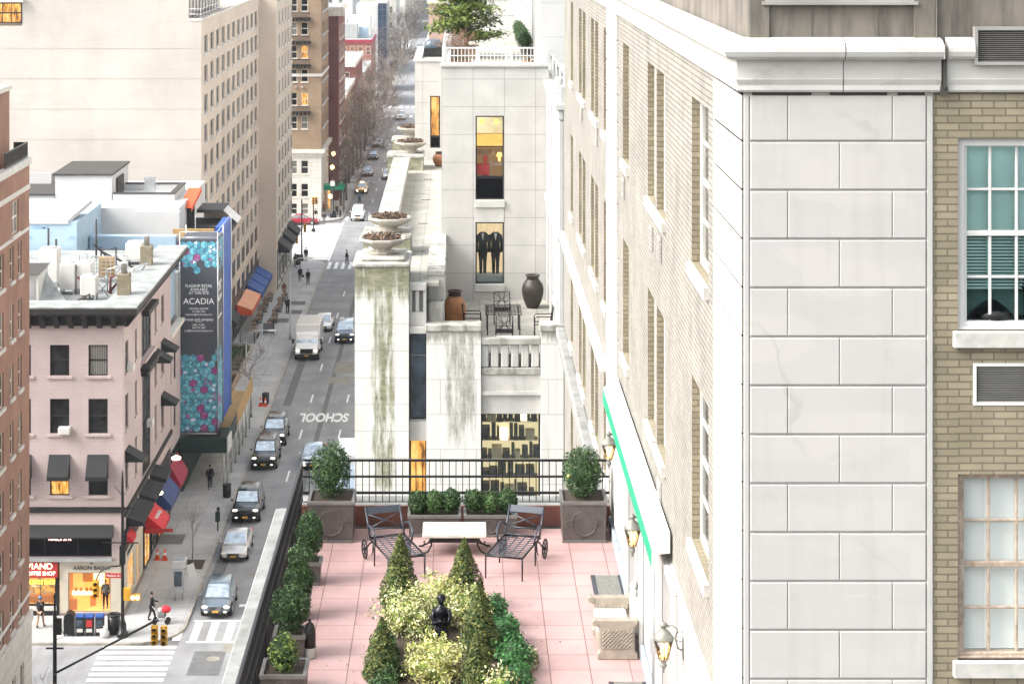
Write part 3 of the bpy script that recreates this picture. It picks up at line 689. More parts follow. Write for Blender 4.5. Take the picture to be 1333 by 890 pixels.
# window openings on the camera-facing faces
b = MB()
wall(b, (-1.5, 60.35), (1, 0), 4.6, 0, 29.08, [(.0, .49, 27.2, 29.08), (.0, .49, 22, 26.6), (2.083, 3.83, 23, 27.4)], .3)
b.quad((-1.52, 60.52, 29.08), (-1.01, 60.52, 29.08), (-1.01, 60.52, 31.1), (-1.52, 60.52, 31.1))
b.quad((3.1, 60.35, 0), (3.1, 100, 0), (3.1, 100, 29.1), (3.1, 60.35, 29.1)); b.quad((-3.05, 60.4, 0), (-3.05, 100, 0), (-3.05, 100, 31.1), (-3.05, 60.4, 31.1))
b.box(-3.05, 3.1, 99.9, 100, 0, 31.1)
b.build('block', 'limestone', ax_)
p = MB(); p.box(-3.1, -1.525, 60, 62.2, 0, 31.72); p.build('corner_pillar', 'moss_pillar', ax_)
p = MB(); p.box(-3.16, -1.47, 59.94, 62.26, 31.724, 31.86); p.box(-2.95, -1.62, 60.2, 61.95, 31.862, 31.98); p.build('pillar_cap', 'limestone_dirty', ax_, bevel=.04)
p = MB(); p.box(-1.01, .583, 60, 60.5, 0, 29.86); p.build('pier', 'moss_pier', ax_)
p = MB(); p.box(-1.04, .60, 59.95, 60.6, 29.862, 30.06); p.build('pier_cap', 'limestone_dirty', ax_, bevel=.025)
p = MB(); p.box(2.33, 3.14, 60, 60.5, 0, 29.86); p.build('pier', 'moss_pier', ax_)
p = MB(); p.box(2.3, 3.16, 59.95, 60.6, 29.862, 30.06); p.build('pier_cap', 'limestone_dirty', ax_, bevel=.025)
# slit bay between pillar and pier
p = MB(); p.box(-1.523, -1.012, 60.2, 60.345, 26.62, 27.18); p.box(-1.523, -1.012, 60.1, 60.345, 29.77, 29.98); p.box(-1.523, -1.012, 60.2, 60.345, 29.984, 30.38)
p.box(-1.523, -1.012, 60.16, 60.5, 31.02, 31.22); p.box(-1.523, -1.43, 60.2, 60.45, 30.384, 31.016); p.box(-1.33, -1.22, 60.22, 60.45, 30.384, 31.016); p.box(-1.1, -1.012, 60.2, 60.45, 30.384, 31.016); p.build('spandrel', 'limestone', ax_, bevel=.012)
window(ax_, (-1.5, 60.35), (1, 0), .0, 27.2, .49, 2.55, 1, 1, .035, .03, .08, 'dark_frame', 'glass_blue')
window(ax_, (-1.5, 60.35), (1, 0), .0, 22.0, .49, 4.6, 1, 1, .035, .03, .08, 'dark_frame', 'room_amber')
# baluster parapet and spandrels of the big bay
p = MB(); p.box(.6, 2.32, 60.02, 60.4, 29.46, 29.66); p.box(.59, 2.325, 60.05, 60.345, 28.58, 28.78); p.build('parapet_rail', 'limestone_dirty', ax_, bevel=.02)
p = MB(); p.box(.585, 2.328, 60.1, 60.345, 28.1, 28.576); p.box(.585, 2.328, 60.05, 60.345, 27.98, 28.098); p.box(.585, 2.328, 60.14, 60.345, 27.42, 27.977); p.build('spandrel', 'limestone', ax_, bevel=.01)
for k in range(6):
    x = .70 + .295 * k
    MB().box(x - .112, x + .112, 60.1, 60.33, 28.784, 29.456).build('baluster', 'limestone', ax_, bevel=.03)
b_ = MB(); b_.box(.585, 2.328, 60.348, 60.352, 28.79, 29.45); b_.build('parapet_shadow_gap', 'soffit_dark', ax_) if False else None
fr = window(ax_, (-1.5, 60.35), (1, 0), 2.083, 23, 1.747, 4.4, 1, 1, .05, .04, .06, 'dark_frame', 'glass_clear')
M('shelf_dark', (.05, .06, .05), .6, var=.5, vs=6); M('book_red', (.5, .03, .03), .6); M('shelf_cream', (.5, .45, .3), .7); M('wall_green', (.25, .24, .16), .8, emit=(.62, .52, .3), es=.42)
rm = MB(); rm.box(.55, 2.4, 61.9, 61.95, 23, 27.4); rm.build('room_wall', 'wall_green', fr)
rm = MB(); rm.quad((.55, 60.7, 27.3), (2.4, 60.7, 27.3), (2.4, 61.9, 27.3), (.55, 61.9, 27.3)); rm.quad((.55, 60.7, 24.4), (2.4, 60.7, 24.4), (2.4, 61.9, 24.4), (.55, 61.9, 24.4)); rm.build('room_ceiling', 'shelf_cream', fr)
rng = random.Random(5); sf = [MB() for _ in range(4)]
for z in (24.6, 25.2, 25.75, 26.3, 26.85):
    sf[2].box(.62, 2.3, 61.5, 61.85, z, z + .04)
    x = .64
    while x < 2.2:
        w_ = rng.uniform(.06, .3); h_ = rng.uniform(.18, .46); q = rng.choice([0, 0, 0, 0, 2, 1 if rng.random() < .4 else 0, 3 if rng.random() < .35 else 0]); sf[q].box(x, x + w_, 61.3 + rng.random() * .2, 61.8, z + .042, z + .042 + h_); x += w_ + rng.uniform(.01, .06)
for q, (nm, mt) in enumerate((('shelved_goods', 'shelf_dark'), ('shelved_goods', 'book_red'), ('shelf', 'shelf_cream'), ('lamp', 'emit_cream'))): sf[q].build(nm, mt, fr)
# tall set-back block with two windows
f = MB(); wall(f, (-.645, 69), (1, 0), 3.595, 28.5, 36.9, [(1.135, 2.09, 32.46, 35.27), (1.135, 2.09, 29.64, 31.7)], .12)
f.quad((-.645, 100, 28.5), (-.645, 69, 28.5), (-.645, 69, 36.9), (-.645, 100, 36.9)); f.build('tall_block', 'limestone_panel', ax_)
p = MB(); p.box(-.70, 2.95, 68.93, 69.35, 36.904, 37.02); p.build('coping', 'limestone', ax_, bevel=.02)
for z in (32.2, 29.38): MB().box(.47, 1.47, 68.92, 69.0, z, z + .24).build('window_sill', 'limestone', ax_, bevel=.01)
MB().box(.485, 1.445, 68.985, 68.996, 31.705, 32.198).build('spandrel', 'limestone', ax_)
w1 = window(ax_, (-.645, 69), (1, 0), 1.135, 33.2, .955, 2.07, 1, 2, .045, .03, .05, 'dark_frame', 'glass_clear', meet=False)
w1b = window(ax_, (-.645, 69), (1, 0), 1.135, 32.46, .955, .74, 1, 1, .045, .03, .05, 'dark_frame', 'glass_black')
M('lampshade', (.9, .6, .2), emit=(1, .58, .14), es=.6); M('warm_wall', (.42, .26, .1), emit=(.9, .5, .14), es=.4); M('warm_dark', (.12, .07, .035), .6, emit=(.3, .17, .06), es=.25)
q = MB(); q.box(.4, 1.55, 69.9, 69.95, 33.1, 35.4); q.build('room_wall', 'warm_dark', w1)
MDRAPE('lit_blind', [(.55, .25, .03), (.9, .5, .1), (.95, .62, .2)], .46, (.8, .8, 4)); MDRAPE('lit_plaster', [(.5, .36, .16), (.85, .7, .4), (1, .86, .55)], .4, (1.2, 1.2, 2))
q = MB(); q.box(.5, 1.44, 69.4, 69.42, 34.22, 34.62); q.build('roller_blind', 'lit_blind', w1)
q = MB(); q.quad((.4, 69.15, 35.3), (1.55, 69.15, 35.3), (1.55, 69.9, 35.3), (.4, 69.9, 35.3)); q.quad((.4, 69.85, 34.6), (1.55, 69.85, 34.6), (1.55, 69.85, 35.3), (.4, 69.85, 35.3)); q.build('lit_ceiling', 'lit_plaster', w1)
for x in (.72, 1.2): MB().lathe([(.06, 0), (.1, -.14)], (x, 69.55, 35.1), 10).build('pendant_lamp', 'lampshade', w1)
q = MB(); q.box(.52, .95, 69.3, 69.6, 33.25, 33.6); q.lathe([(.12, 0), (.14, .3), (.07, .4), (.06, .5), (.1, .6), (0, .72)], (.82, 69.45, 33.2), 10); q.build('red_armchair', 'book_red', w1)
q = MB(); q.box(.95, 1.42, 69.4, 69.7, 33.55, 33.68); q.box(1.0, 1.05, 69.4, 69.7, 33.25, 33.55); q.box(.5, 1.44, 69.72, 69.8, 33.9, 34.05); q.build('console_table', 'wood_worn', w1); [MB().lathe([(.02, 0), (.05, .05), (.04, .16), (.1, .17), (.07, .3)], (x, 69.5, 33.68), 10).build('table_lamp', 'lampshade' if x > 1.2 else 'warm_dark', w1) for x in (1.08, 1.3)]
w2 = window(ax_, (-.645, 69), (1, 0), 1.135, 29.64, .955, 2.06, 1, 1, .045, .03, .05, 'dark_frame', 'glass_clear')
M('parchment', (.52, .42, .28), .8, emit=(.7, .52, .3), es=.35); M('suit_dark', (.022, .024, .03), .8, var=.2, vs=8)
q = MB(); q.box(.4, 1.55, 70.0, 70.05, 29.2, 31.8); q.build('room_wall', 'parchment', w2)
M('grey_pale', (.4, .45, .45), .7); M('cushion_white', (.7, .7, .68))
q = MB(); q.box(.4, 1.55, 69.2, 70, 29.2, 29.86); q.build('plinth', 'grey_pale', w2)
# two suits on stands in the lower window
for x in (.74, 1.17):
    q = MB()
    for s in (-1, 1):
        q.tube([(x + s * .065, 69.5, 29.9), (x + s * .07, 69.5, 30.3), (x + s * .07, 69.5, 30.62)], [.05, .06, .085], 8)
        q.tube([(x + s * .16, 69.5, 31.2), (x + s * .205, 69.48, 30.95), (x + s * .19, 69.44, 30.62)], [.055, .05, .04], 8)
    q.lathe([(.15, .55), (.155, .7), (.14, .95), (.165, 1.15), (.175, 1.27), (.10, 1.34), (.05, 1.36)], (x, 69.5, 29.95), 14, 0, 1, .65)
    q.build('displayed_suit', 'suit_dark', w2); q = MB(); q.add([(x - .05, 69.385, 31.27), (x + .05, 69.385, 31.27), (x, 69.385, 31.02)], [(0, 1, 2)]); q.build('shirt_front', 'cushion_white', w2); q = MB(); q.lathe([(.045, 0), (.045, .08), (.085, .16), (.09, .25), (.05, .34), (0, .36)], (x, 69.5, 31.28), 12); q.build('mannequin_head', 'parchment', w2)
# floors of both terraces
fl = MB(); fl.box(-.5, 2.98, 60.5, 69, 29.0, 29.1); fl.build('terrace_floor', 'paver', ax_)
fl = MB(); fl.box(-3.0, -.648, 60.46, 99.9, 31.1, 31.2); fl.build('walkway_floor', 'paver', ax_)
for y in (66, 72, 78, 84): MB().box(-1.5, -1.15, y, y + .05, 31.203, 31.215).build('drain_slot', 'dark_frame', ax_)
p = MB(); p.box(-.96, -.5, 61.0, 69, 28.6, 31.3); p.build('step_wall', 'limestone', ax_); p = MB(); p.box(-1.0, -.46, 60.96, 66, 31.304, 31.48); p.build('step_wall_cap', 'limestone_dirty', ax_, bevel=.02)
p = MB(); p.box(-.96, -.5, 60.55, 60.96, 28.6, 30.6); p.build('step_block', 'limestone_dirty', ax_, bevel=.03)
p = MB(); p.box(-2.9, -2.25, 62.3, 65.2, 31.2, 31.55); p.box(-2.75, -2.2, 67.1, 86, 31.2, 31.72); p.build('parapet_wall', 'limestone', ax_)
p = MB()
for k in range(8): y = 67.1 + 2.36 * k; p.box(-2.82, -2.12, y + .01, y + 2.34, 31.723, 31.88)
p.build('parapet_coping', 'limestone_dirty', ax_, bevel=.02)
for y0, mt in ((65.2, 'moss_far'), (87, 'moss_far'), (93, 'moss_far')):
    p = MB(); p.box(-3.1, -1.6, y0, y0 + 1.7, 20, 31.72); p.build('planter_pillar', mt, ax_)
    p = MB(); p.box(-3.14, -1.56, y0 - .04, y0 + 1.74, 31.724, 31.86); p.build('pillar_cap', 'limestone_dirty', ax_, bevel=.03)
f = MB(); wall(f, (-2.04, 91), (1, 0), 1.395, 31.2, 35.5, [(.68, 1.12, 31.7, 34.0)], .15); f.quad((-2.04, 100, 31.2), (-2.04, 91, 31.2), (-2.04, 91, 35.5), (-2.04, 100, 35.5)); f.build('end_block', 'limestone_panel', ax_)
window(ax_, (-2.04, 91), (1, 0), .68, 32.2, .44, 1.8, 1, 1, .05, .03, .06, 'dark_frame', 'room_amber'); window(ax_, (-2.04, 91), (1, 0), .68, 31.7, .44, .5, 1, 1, .05, .03, .06, 'dark_frame', 'glass_black')
p = MB(); p.box(-2.1, -.6, 90.95, 91.3, 35.504, 35.62); p.box(-2.1, -1.75, 91.3, 99.9, 35.504, 35.62); p.build('coping', 'limestone', ax_, bevel=.02); p = MB(); p.box(-2.0, -.65, 91.1, 99.9, 35.4, 35.5); p.build('end_roof', 'paver', ax_)
# right-hand wing, facing the avenue, and the taller wall above
U = (0, -1)
f = MB(); wops = [(.8, 1.6, 29.9, 32), (3.4, 4.2, 29.9, 32), (6, 6.8, 29.9, 32), (.8, 1.6, 33.2, 35.4), (3.4, 4.2, 33.2, 35.4), (6, 6.8, 33.2, 35.4)]
wall(f, (3.0, 69), U, 9, 20, 36.3, wops, .15); f.quad((3.0, 60, 20), (3.6, 60, 20), (3.6, 60, 36.3), (3.0, 60, 36.3)); f.build('wing_wall', 'limestone_white', ax_)
for o in wops: window(ax_, (3.0, 69), U, o[0], o[2], .8, o[3] - o[2], 2, 3, .06, .03, .1, 'white_paint', 'glass_dark', (.12, .08, .1, 'limestone_white'))
for y in (60.25, 62.1, 63.6, 66.2, 68.75): MB().box(2.86, 2.997, y - .22, y + .22, 29.1, 36.0).build('pilaster', 'limestone_white', ax_, bevel=.02)
p = MB(); p.box(2.76, 3.2, 59.95, 69, 36.304, 36.5); p.box(2.84, 2.998, 60.0, 69, 36.02, 36.3); p.box(2.8, 2.998, 60, 69, 32.5, 32.7); p.box(2.9, 3.3, 60.1, 60.5, 36.5, 37.0); p.box(2.9, 3.3, 63.2, 63.6, 36.5, 37.0); p.build('wing_cornice', 'limestone_white', ax_, bevel=.02)
g = MB(); g.tube([(3.05, 60.2, 37.35), (3.05, 70, 37.35)], .04, 6)
for y in (60.5, 63, 65.5, 68): g.tube([(3.05, y, 36.5), (3.05, y, 37.35)], .025, 5)
g.build('wing_railing', 'galv', ax_); MB().box(3.04, 3.06, 60.3, 69.9, 36.6, 37.25).build('railing_glass', 'glass_tint', ax_)
MB_brick('white_panel', (.66, .66, .65), (.64, .64, .63), (.45, .45, .44), 1.4, 1.25, .012, .06, 1, .2, 0)
f = MB(); f.quad((2.96, 76, 36.5), (6, 76, 36.5), (6, 76, 46), (2.96, 76, 46)); f.quad((2.96, 130, 36.5), (2.96, 76, 36.5), (2.96, 76, 46), (2.96, 130, 46)); f.build('upper_wing', 'white_panel', ax_)
for k in range(10): y = 76.4 + 2.6 * k; MB().box(2.8, 2.957, y, y + .6, 36.5, 42).build('pilaster', 'limestone_white', ax_, bevel=.02)
for k in range(9): window(ax_, (2.96, 78.9 + 2.6 * k), U, 0, 37.2, 1.6, 3.2, 2, 3, .06, .03, -.03, 'white_paint', 'glass_dark')
# roof terrace on the tall block
fl = MB(); fl.box(-.64, 2.95, 69.36, 110, 36.4, 36.5); fl.build('roof_floor', 'paver', ax_)
p = MB(); p.box(-.64, -.4, 69.4, 110, 36.5, 36.95); p.build('roof_parapet', 'limestone_white', ax_)

# urn bowls with dry planting
M('bowl_stone', (.50, .46, .40), .85, var=.2, vs=3, streak=.5, stcol=(.2, .19, .15), sts=(4, 4, 2)); M('soil', (.05, .035, .025), .95, var=.4, vs=20); M('dry_leaf', (.22, .14, .09), .8, var=.5, vs=9)
def leaves(fn, n, size, rng, m=0, mats=1, up=.3):
    mb = MB()
    for i in range(n):
        c, nrm = fn(rng); s = size * rng.uniform(.6, 1.3)
        a = Vector((rng.gauss(0, 1), rng.gauss(0, 1), rng.gauss(0, 1))) ; a = (a + Vector(nrm) * 1.1 + Vector((0, 0, up))).normalized(); u = a.orthogonal().normalized(); u.rotate(Matrix.Rotation(rng.random() * 6.28, 3, a)); w_ = a.cross(u)
        c = Vector(c); mb.add([c - u * s, c + w_ * s * .45 + a * s * .12, c + u * s, c - w_ * s * .45 + a * s * .12], [(0, 1, 2, 3)], rng.randrange(mats) if mats > 1 else m)
    return mb
def bowl(x, y, z, label, rz):
    t = thing('planter_bowl', label, 'planter', (x, y, z), 'stone planter bowls along the parapet')
    MB().lathe([(.40, 0), (.42, .05), (.30, .09), (.27, .14), (.36, .2), (.55, .27), (.70, .37), (.735, .40), (.735, .47), (.66, .47), (.62, .43), (0, .41)], (x, y, z), 8, 0, 1, 1, rz, False).build('bowl', 'bowl_stone', t, bevel=.012)
    MB().lathe([(.63, .42), (.4, .47), (0, .49)], (x, y, z), 12).build('soil', 'soil', t)
    rg = random.Random(int(y * 10))
    def fn(r): a = r.random() * 6.28; q = .58 * math.sqrt(r.random()); return ((x + q * math.cos(a), y + q * math.sin(a), z + .47 + r.random() * .12 * (1.2 - q)), (0, 0, .4))
    leaves(fn, 420, .05, rg, mats=2).build('dry_plants', ['dry_leaf', 'soil'], t)
bowl(-2.33, 61.0, 31.98, 'planted stone bowl on the mossy corner pillar, the nearest of the bowls', .39); bowl(-2.29, 66.0, 31.86, 'planted stone bowl just behind the nearest one, second of the row', .39)
bowl(-2.16, 87.9, 31.86, 'far planted stone bowl, third of the row along the parapet', .39); bowl(-2.22, 93.9, 31.86, 'farthest planted stone bowl, beside the end block', .39)

# two big oil jars
M('terracotta', (.36, .155, .06), .6, var=.35, vs=5, streak=.55, stcol=(.08, .035, .02), sts=(5, 5, 1.2)); M('jar_dark', (.032, .026, .023), .5, var=.4, vs=5, streak=.4, stcol=(.08, .045, .03), sts=(5, 5, 2)); M('jar_neck', (.05, .03, .025), .6)
def jar(x, y, z, h, r_, mat, label):
    t = thing('oil_jar', label, 'jar', (x, y, z)); pr = [(.5, 0), (.6, .04), (.82, .22), (.97, .42), (1, .58), (.9, .72), (.7, .82), (.58, .86)]
    MB().lathe([(a * r_, b * h) for a, b in pr] + [(.56 * r_, .88 * h)], (x, y, z), 24).build('belly', mat, t)
    MB().lathe([(.58 * r_, .875 * h), (.55 * r_, .92 * h), (.57 * r_, .965 * h), (.66 * r_, .975 * h), (.68 * r_, h), (.55 * r_, h), (.5 * r_, .9 * h), (0, .88 * h)], (x, y, z), 24).build('neck', 'jar_neck' if mat == 'terracotta' else mat, t)
jar(-.19, 63.6, 29.1, 1.3, .36, 'terracotta', 'orange brown glazed terracotta jar behind the stained stone pier'); jar(2.36, 67.6, 29.1, 1.08, .36, 'jar_dark', 'dark brown clay jar against the back wall of the stone terrace')
t = jar(-.92, 88.5, 31.2, .62, .3, 'terracotta', 'small orange pot at the far end of the upper walkway')

# iron garden table and chairs on the stone terrace
tb = thing('garden_table', 'black wrought iron garden table on the limestone terrace', 'table', (1.28, 63.3, 29.1))
g = MB(); x0, x1, y0, y1, z = .75, 1.85, 62.5, 64.1, 29.84
for k in range(12): xx = x0 + (x1 - x0) * k / 11; g.box(xx - .012, xx + .012, y0, y1, z, z + .015)
for k in range(9): yy = y0 + (y1 - y0) * k / 8; g.box(x0, x1, yy - .012, yy + .012, z + .016, z + .03)
g.build('table_top', 'black_metal', tb)
for xx in (x0 + .06, x1 - .06):
    for yy in (y0 + .06, y1 - .06): MB().tube([(xx, yy, 29.1), (xx, yy, 29.84)], .022, 6).build('leg', 'black_metal', tb)
def iron_chair(x, y, rz, label):
    t = thing('garden_chair', label, 'chair', (0, 0, 0), 'wrought iron garden chairs')
    s = MB()
    for k in range(7): s.box(-.24, .24, -.24 + .08 * k - .01, -.24 + .08 * k + .01, .44, .452)
    s.tube([(-.25, -.25, .445), (.25, -.25, .445), (.25, .25, .445), (-.25, .25, .445), (-.25, -.25, .445)], .016, 5); s.build('seat', 'black_metal', t)
    bk = MB(); bk.tube([(-.25, .25, .44), (-.25, .32, .95), (.25, .32, .95), (.25, .25, .44)], .018, 5); bk.tube([(-.25, .28, .65), (.25, .28, .65)], .01, 4)
    for sx in (-1, 1): bk.tube([(sx * .25, .3, .9), (0, .29, .72), (sx * .25, .27, .5)], .01, 4); bk.tube([(sx * .12, .3, .95), (sx * .05, .29, .75), (sx * .12, .28, .46)], .01, 4)
    bk.build('backrest', 'black_metal', t)
    for sx in (-.25, .25):
        MB().tube([(sx, .28, .68), (sx, -.2, .68), (sx, -.25, .62), (sx, -.25, .45)], .016, 5).build('armrest', 'black_metal', t)
        for sy in (-.25, .25): MB().tube([(sx, sy, 0), (sx, sy, .45)], .016, 5).build('leg', 'black_metal', t)
    t.location = (x, y, 29.1); t.rotation_euler = (0, 0, rz); t['label'] = label
iron_chair(1.3, 65.0, 0, 'iron garden chair at the far end of the table, its back to the stone wall'); iron_chair(1.3, 61.6, math.pi, 'iron garden chair at the near end of the table, behind the balustrade')
iron_chair(.36, 63.3, math.pi / 2, 'iron garden chair between the terracotta jar and the table'); iron_chair(2.5, 62.8, -math.pi / 2, 'iron garden chair at the right of the table, near the white wing'); iron_chair(.62, 64.6, .9, 'iron garden chair behind the terracotta jar') if False else None

# roof railing, hedge and trellis of the top terrace
t = thing('roof_railing', 'white railing round the roof terrace above the tall limestone block', 'railing', (1.1, 69.2, 36.98)); h = MB(); b2 = MB()
for x0, y0, x1, y1 in ((-.6, 69.25, 2.85, 69.25), (-.6, 69.25, -.6, 92)):
    for z in (37.03, 37.27, 37.53): h.obox(((x0 + x1) / 2, (y0 + y1) / 2, z), ((x1 - x0) / 2 + .02, 0, 0) if x1 != x0 else (.025, 0, 0), (0, .025, 0) if x1 != x0 else (0, (y1 - y0) / 2, 0), (0, 0, .025 if z > 37.4 else .016))
    L = math.hypot(x1 - x0, y1 - y0); n = int(L / .12) if x1 != x0 else int(L / .3)
    for k in range(n + 1): x = x0 + (x1 - x0) * k / n; y = y0 + (y1 - y0) * k / n; b2.box(x - .014, x + .014, y - .014, y + .014, 37.02, 37.52)
h.build('rail', 'white_paint', t); o = b2.build('balusters', 'white_paint', t); o['kind'] = 'stuff'
for x in (-.6, .55, 1.7, 2.85): MB().box(x - .04, x + .04, 69.21, 69.29, 36.99, 37.58).build('post', 'white_paint', t)
t = thing('garden_trellis', 'white lattice trellis screen at the back of the roof terrace', 'trellis', (2, 95, 36.5)); g = MB(); x0, x1 = 1.3, 2.85
for k in range(13): x = x0 + (x1 - x0) * k / 12; g.box(x - .03, x + .03, 95, 95.05, 36.9, 39.4)
for k in range(11): z = 36.95 + .245 * k; g.box(x0, x1, 94.94, 94.995, z - .03, z + .03)
g.build('lattice', 'white_paint', t); MB().box(x0 - .1, x1 + .1, 94.9, 95.1, 38.1, 38.3).build('beam', 'white_paint', t)
for x in (x0 - .07, x1 + .07): MB().box(x - .07, x + .07, 94.9, 95.08, 36.5, 39.5).build('post', 'white_paint', t)
t = thing('barbecue_grill', 'dark blue covered grill on the roof of the end block', 'grill', (-1.3, 95, 35.5)); MB().lathe([(.42, .3), (.45, .5), (.42, .65), (.28, .78), (0, .82)], (-1.25, 94.6, 35.5), 14, 0, 1.0, .7).build('cover', 'glass_blue', t); MB().box(-1.7, -.8, 94.3, 94.9, 35.52, 35.9).build('cabinet', 'dark_frame', t)
# ================================================================== west side of the avenue
MB_brick('red_brick', (.33, .14, .09), (.27, .11, .07), (.33, .26, .2), .21, .07, .011, .25, .8, .3, streak=.25, stcol=(.14, .06, .05))
MB_brick('pink_render', (.455, .375, .37), (.44, .365, .36), (.37, .30, .297), .5, .16, .01, .12, .5, .1, streak=.45, stcol=(.33, .25, .25), sts=(1.2, 1.2, .35), stlo=.5, sthi=.85)
MB_brick('beige_brick', (.61, .53, .455), (.585, .505, .43), (.50, .43, .36), .6, .2, .015, .16, .12, .1, streak=.4, stcol=(.46, .38, .31), sts=(.22, .22, .12), stlo=.48, sthi=.75)
MB_brick('beige_blank', (.50, .465, .43), (.48, .445, .41), (.44, .405, .37), 1.4, .26, .012, .16, .12, .1, streak=.55, stcol=(.36, .32, .28), sts=(.22, .22, .1), stlo=.5, sthi=.74)
M('band_line', (.46, .41, .36), .9)
MB_brick('brown_brick', (.30, .205, .13), (.24, .16, .10), (.28, .22, .16), .35, .12, .018, .2, .5, .2)
MB_brick('dark_red_brick', (.19, .055, .055), (.15, .045, .045), (.17, .09, .08), .4, .14, .018, .25, .4, .2)
MB_brick('orange_brick', (.36, .15, .10), (.30, .12, .08), (.3, .2, .17), .4, .14, .018, .25, .4, .2)
M('lime_trim', (.60, .57, .52), .75, var=.15, vs=1.2, streak=.3, stcol=(.3, .28, .25))
MB_brick('lime_block', (.62, .59, .54), (.59, .56, .51), (.42, .4, .36), 1.6, .55, .03, .12, .6, .2)
M('roof_silver', (.40, .42, .41), .6, var=.4, vs=.8, streak=.8, stcol=(.15, .17, .165), sts=(.9, .9, .9), stlo=.45, sthi=.75)
M('tyvek', (.44, .60, .74), .6, var=.1, vs=.8); M('tyvek_print', (.25, .4, .6), .6)
M('white_stucco', (.62, .62, .615), .8, var=.06, vs=.5); M('roof_dark', (.05, .046, .043), .9)
M('bracket_dark', (.012, .010, .010), .7, var=.3); M('pink_trim', (.46, .37, .36), .8, var=.2, vs=3)
M('shop_cream', (.52, .48, .40), .7, var=.1); M('shop_black', (.008, .008, .009), .35); M('granite', (.24, .19, .18), .5, var=.3, vs=9)
M('canvas_black', (.009, .010, .012), .75, var=.3, vs=4); M('canvas_red', (.55, .018, .03), .7, var=.15); M('canvas_navy', (.025, .05, .16), .75, var=.2); M('canvas_maroon', (.28, .02, .05), .75, var=.15); M('canvas_orange', (.62, .09, .03), .75, var=.15); M('canvas_peach', (.70, .34, .20), .75, var=.1); M('canvas_blue', (.015, .07, .27), .7, var=.2)
M('green_ply', (.006, .027, .023), .6, var=.3, vs=2); M('plywood', (.42, .27, .11), .7, var=.3, vs=4); M('banner_grey', (.055, .062, .08), .6, var=.1, vs=2)
M('tarp_blue', (.01, .085, .40), .5, var=.5, vs=2.2, bmp=.6, bs=5)
for n_, c in (('hex_a', (.08, .33, .44)), ('hex_b', (.17, .46, .56)), ('hex_c', (.05, .22, .32)), ('hex_m', (.26, .05, .19)), ('hex_n', (.32, .12, .28)), ('hex_w', (.6, .66, .78))): M(n_, c, .6, var=.08)
M('sign_white', (.85, .85, .85), .6, var=0); M('sign_red', (.45, .03, .03), .5)
MGLASS('glass_pit', (.012, .014, .017), .25, .15)
EAST = (0, 1); SOUTH = (1, 0)

def shell(mb, x0, x1, y0, y1, z0, z1, skip=''):
    if 'e' not in skip: mb.quad((x1, y0, z0), (x1, y1, z0), (x1, y1, z1), (x1, y0, z1))
    if 's' not in skip: mb.quad((x0, y0, z0), (x1, y0, z0), (x1, y0, z1), (x0, y0, z1))
    if 'n' not in skip: mb.quad((x1, y1, z0), (x0, y1, z0), (x0, y1, z1), (x1, y1, z1))
    if 'w' not in skip: mb.quad((x0, y1, z0), (x0, y0, z0), (x0, y0, z1), (x0, y1, z1))
    if 't' not in skip: mb.quad((x0, y0, z1), (x1, y0, z1), (x1, y1, z1), (x0, y1, z1))
def drop_awning(parent, A, U, u0, u1, z0, z1, out, mat, name='awning', drop=.18, label=None):
    """Sloping canvas with sides: fixed at z1 on the wall, front edge at z0."""
    N = (U[1], -U[0]); P = lambda u, z, d: (A[0] + U[0] * u + N[0] * d, A[1] + U[1] * u + N[1] * d, z)
    m = MB(); m.add([P(u0, z1, .01), P(u1, z1, .01), P(u1, z0, out), P(u0, z0, out)], [(0, 1, 2, 3)])
    m.add([P(u0, z1 - .03, .01), P(u1, z1 - .03, .01), P(u1, z0 - .03, out - .02), P(u0, z0 - .03, out - .02)], [(3, 2, 1, 0)])
    for u in (u0, u1): m.add([P(u, z1, .01), P(u, z0, out), P(u, z0 - drop, out), P(u, z0 - drop, .01)], [(0, 1, 2, 3)])
    m.add([P(u0, z0, out), P(u1, z0, out), P(u1, z0 - drop, out), P(u0, z0 - drop, out)], [(0, 1, 2, 3)])
    o = m.build(name, mat, parent, fix=False)
    if label: o['label'] = label
    return o

# ---------------- nearest red brick building
bb = thing('brick_building', 'red brick building with pale stone bands at the left edge, nearest on the west side', 'building', (-21, 90, 0)); A = (-21, 66); ops = []
cols = [(88.6, 89.9), (91.2, 92.0), (92.9, 94.4), (95.7, 96.5), (97.5, 98.3)]; rows = [26.5 - 2.73 * k for k in range(7)]
for a, b in cols:
    for zt in rows: ops.append((a - 66, b - 66, zt - 1.6, zt))
ops.append((96.1 - 66, 97.6 - 66, 27.0, 28.55)); ops += [(a - 66, b - 66, 3.6, 6.4) for a, b in cols[2:]]
m = MB(); wall(m, A, EAST, 34, 7.7, 30.0, [o for o in ops if o[2] > 7.8], .14); shell(m, -45, -21, 66, 100, 0, 30.0, 'e'); m.build('brick_wall', 'red_brick', bb)
m = MB(); wall(m, (-20.9, 66), EAST, 34.1, 0, 7.7, [o for o in ops if o[2] < 7], .14); m.quad((-20.9, 66, 7.7), (-20.9, 100.1, 7.7), (-21, 100.1, 7.7), (-21, 66, 7.7)); m.quad((-20.9, 100.1, 0), (-24, 100.1, 0), (-24, 100.1, 7.7), (-20.9, 100.1, 7.7)); m.build('stone_base', 'lime_block', bb)
for o in ops: window(bb, A if o[2] > 7 else (-20.9, 66), EAST, o[0], o[2], o[1] - o[0], o[3] - o[2], 2 if o[1] - o[0] > 1.2 else 1, 2, .07, .05, .08, 'cream_paint', R.choice(['glass_dark', 'glass_blind', 'glass_dark']), (.16, .1, .1, 'lime_trim'))
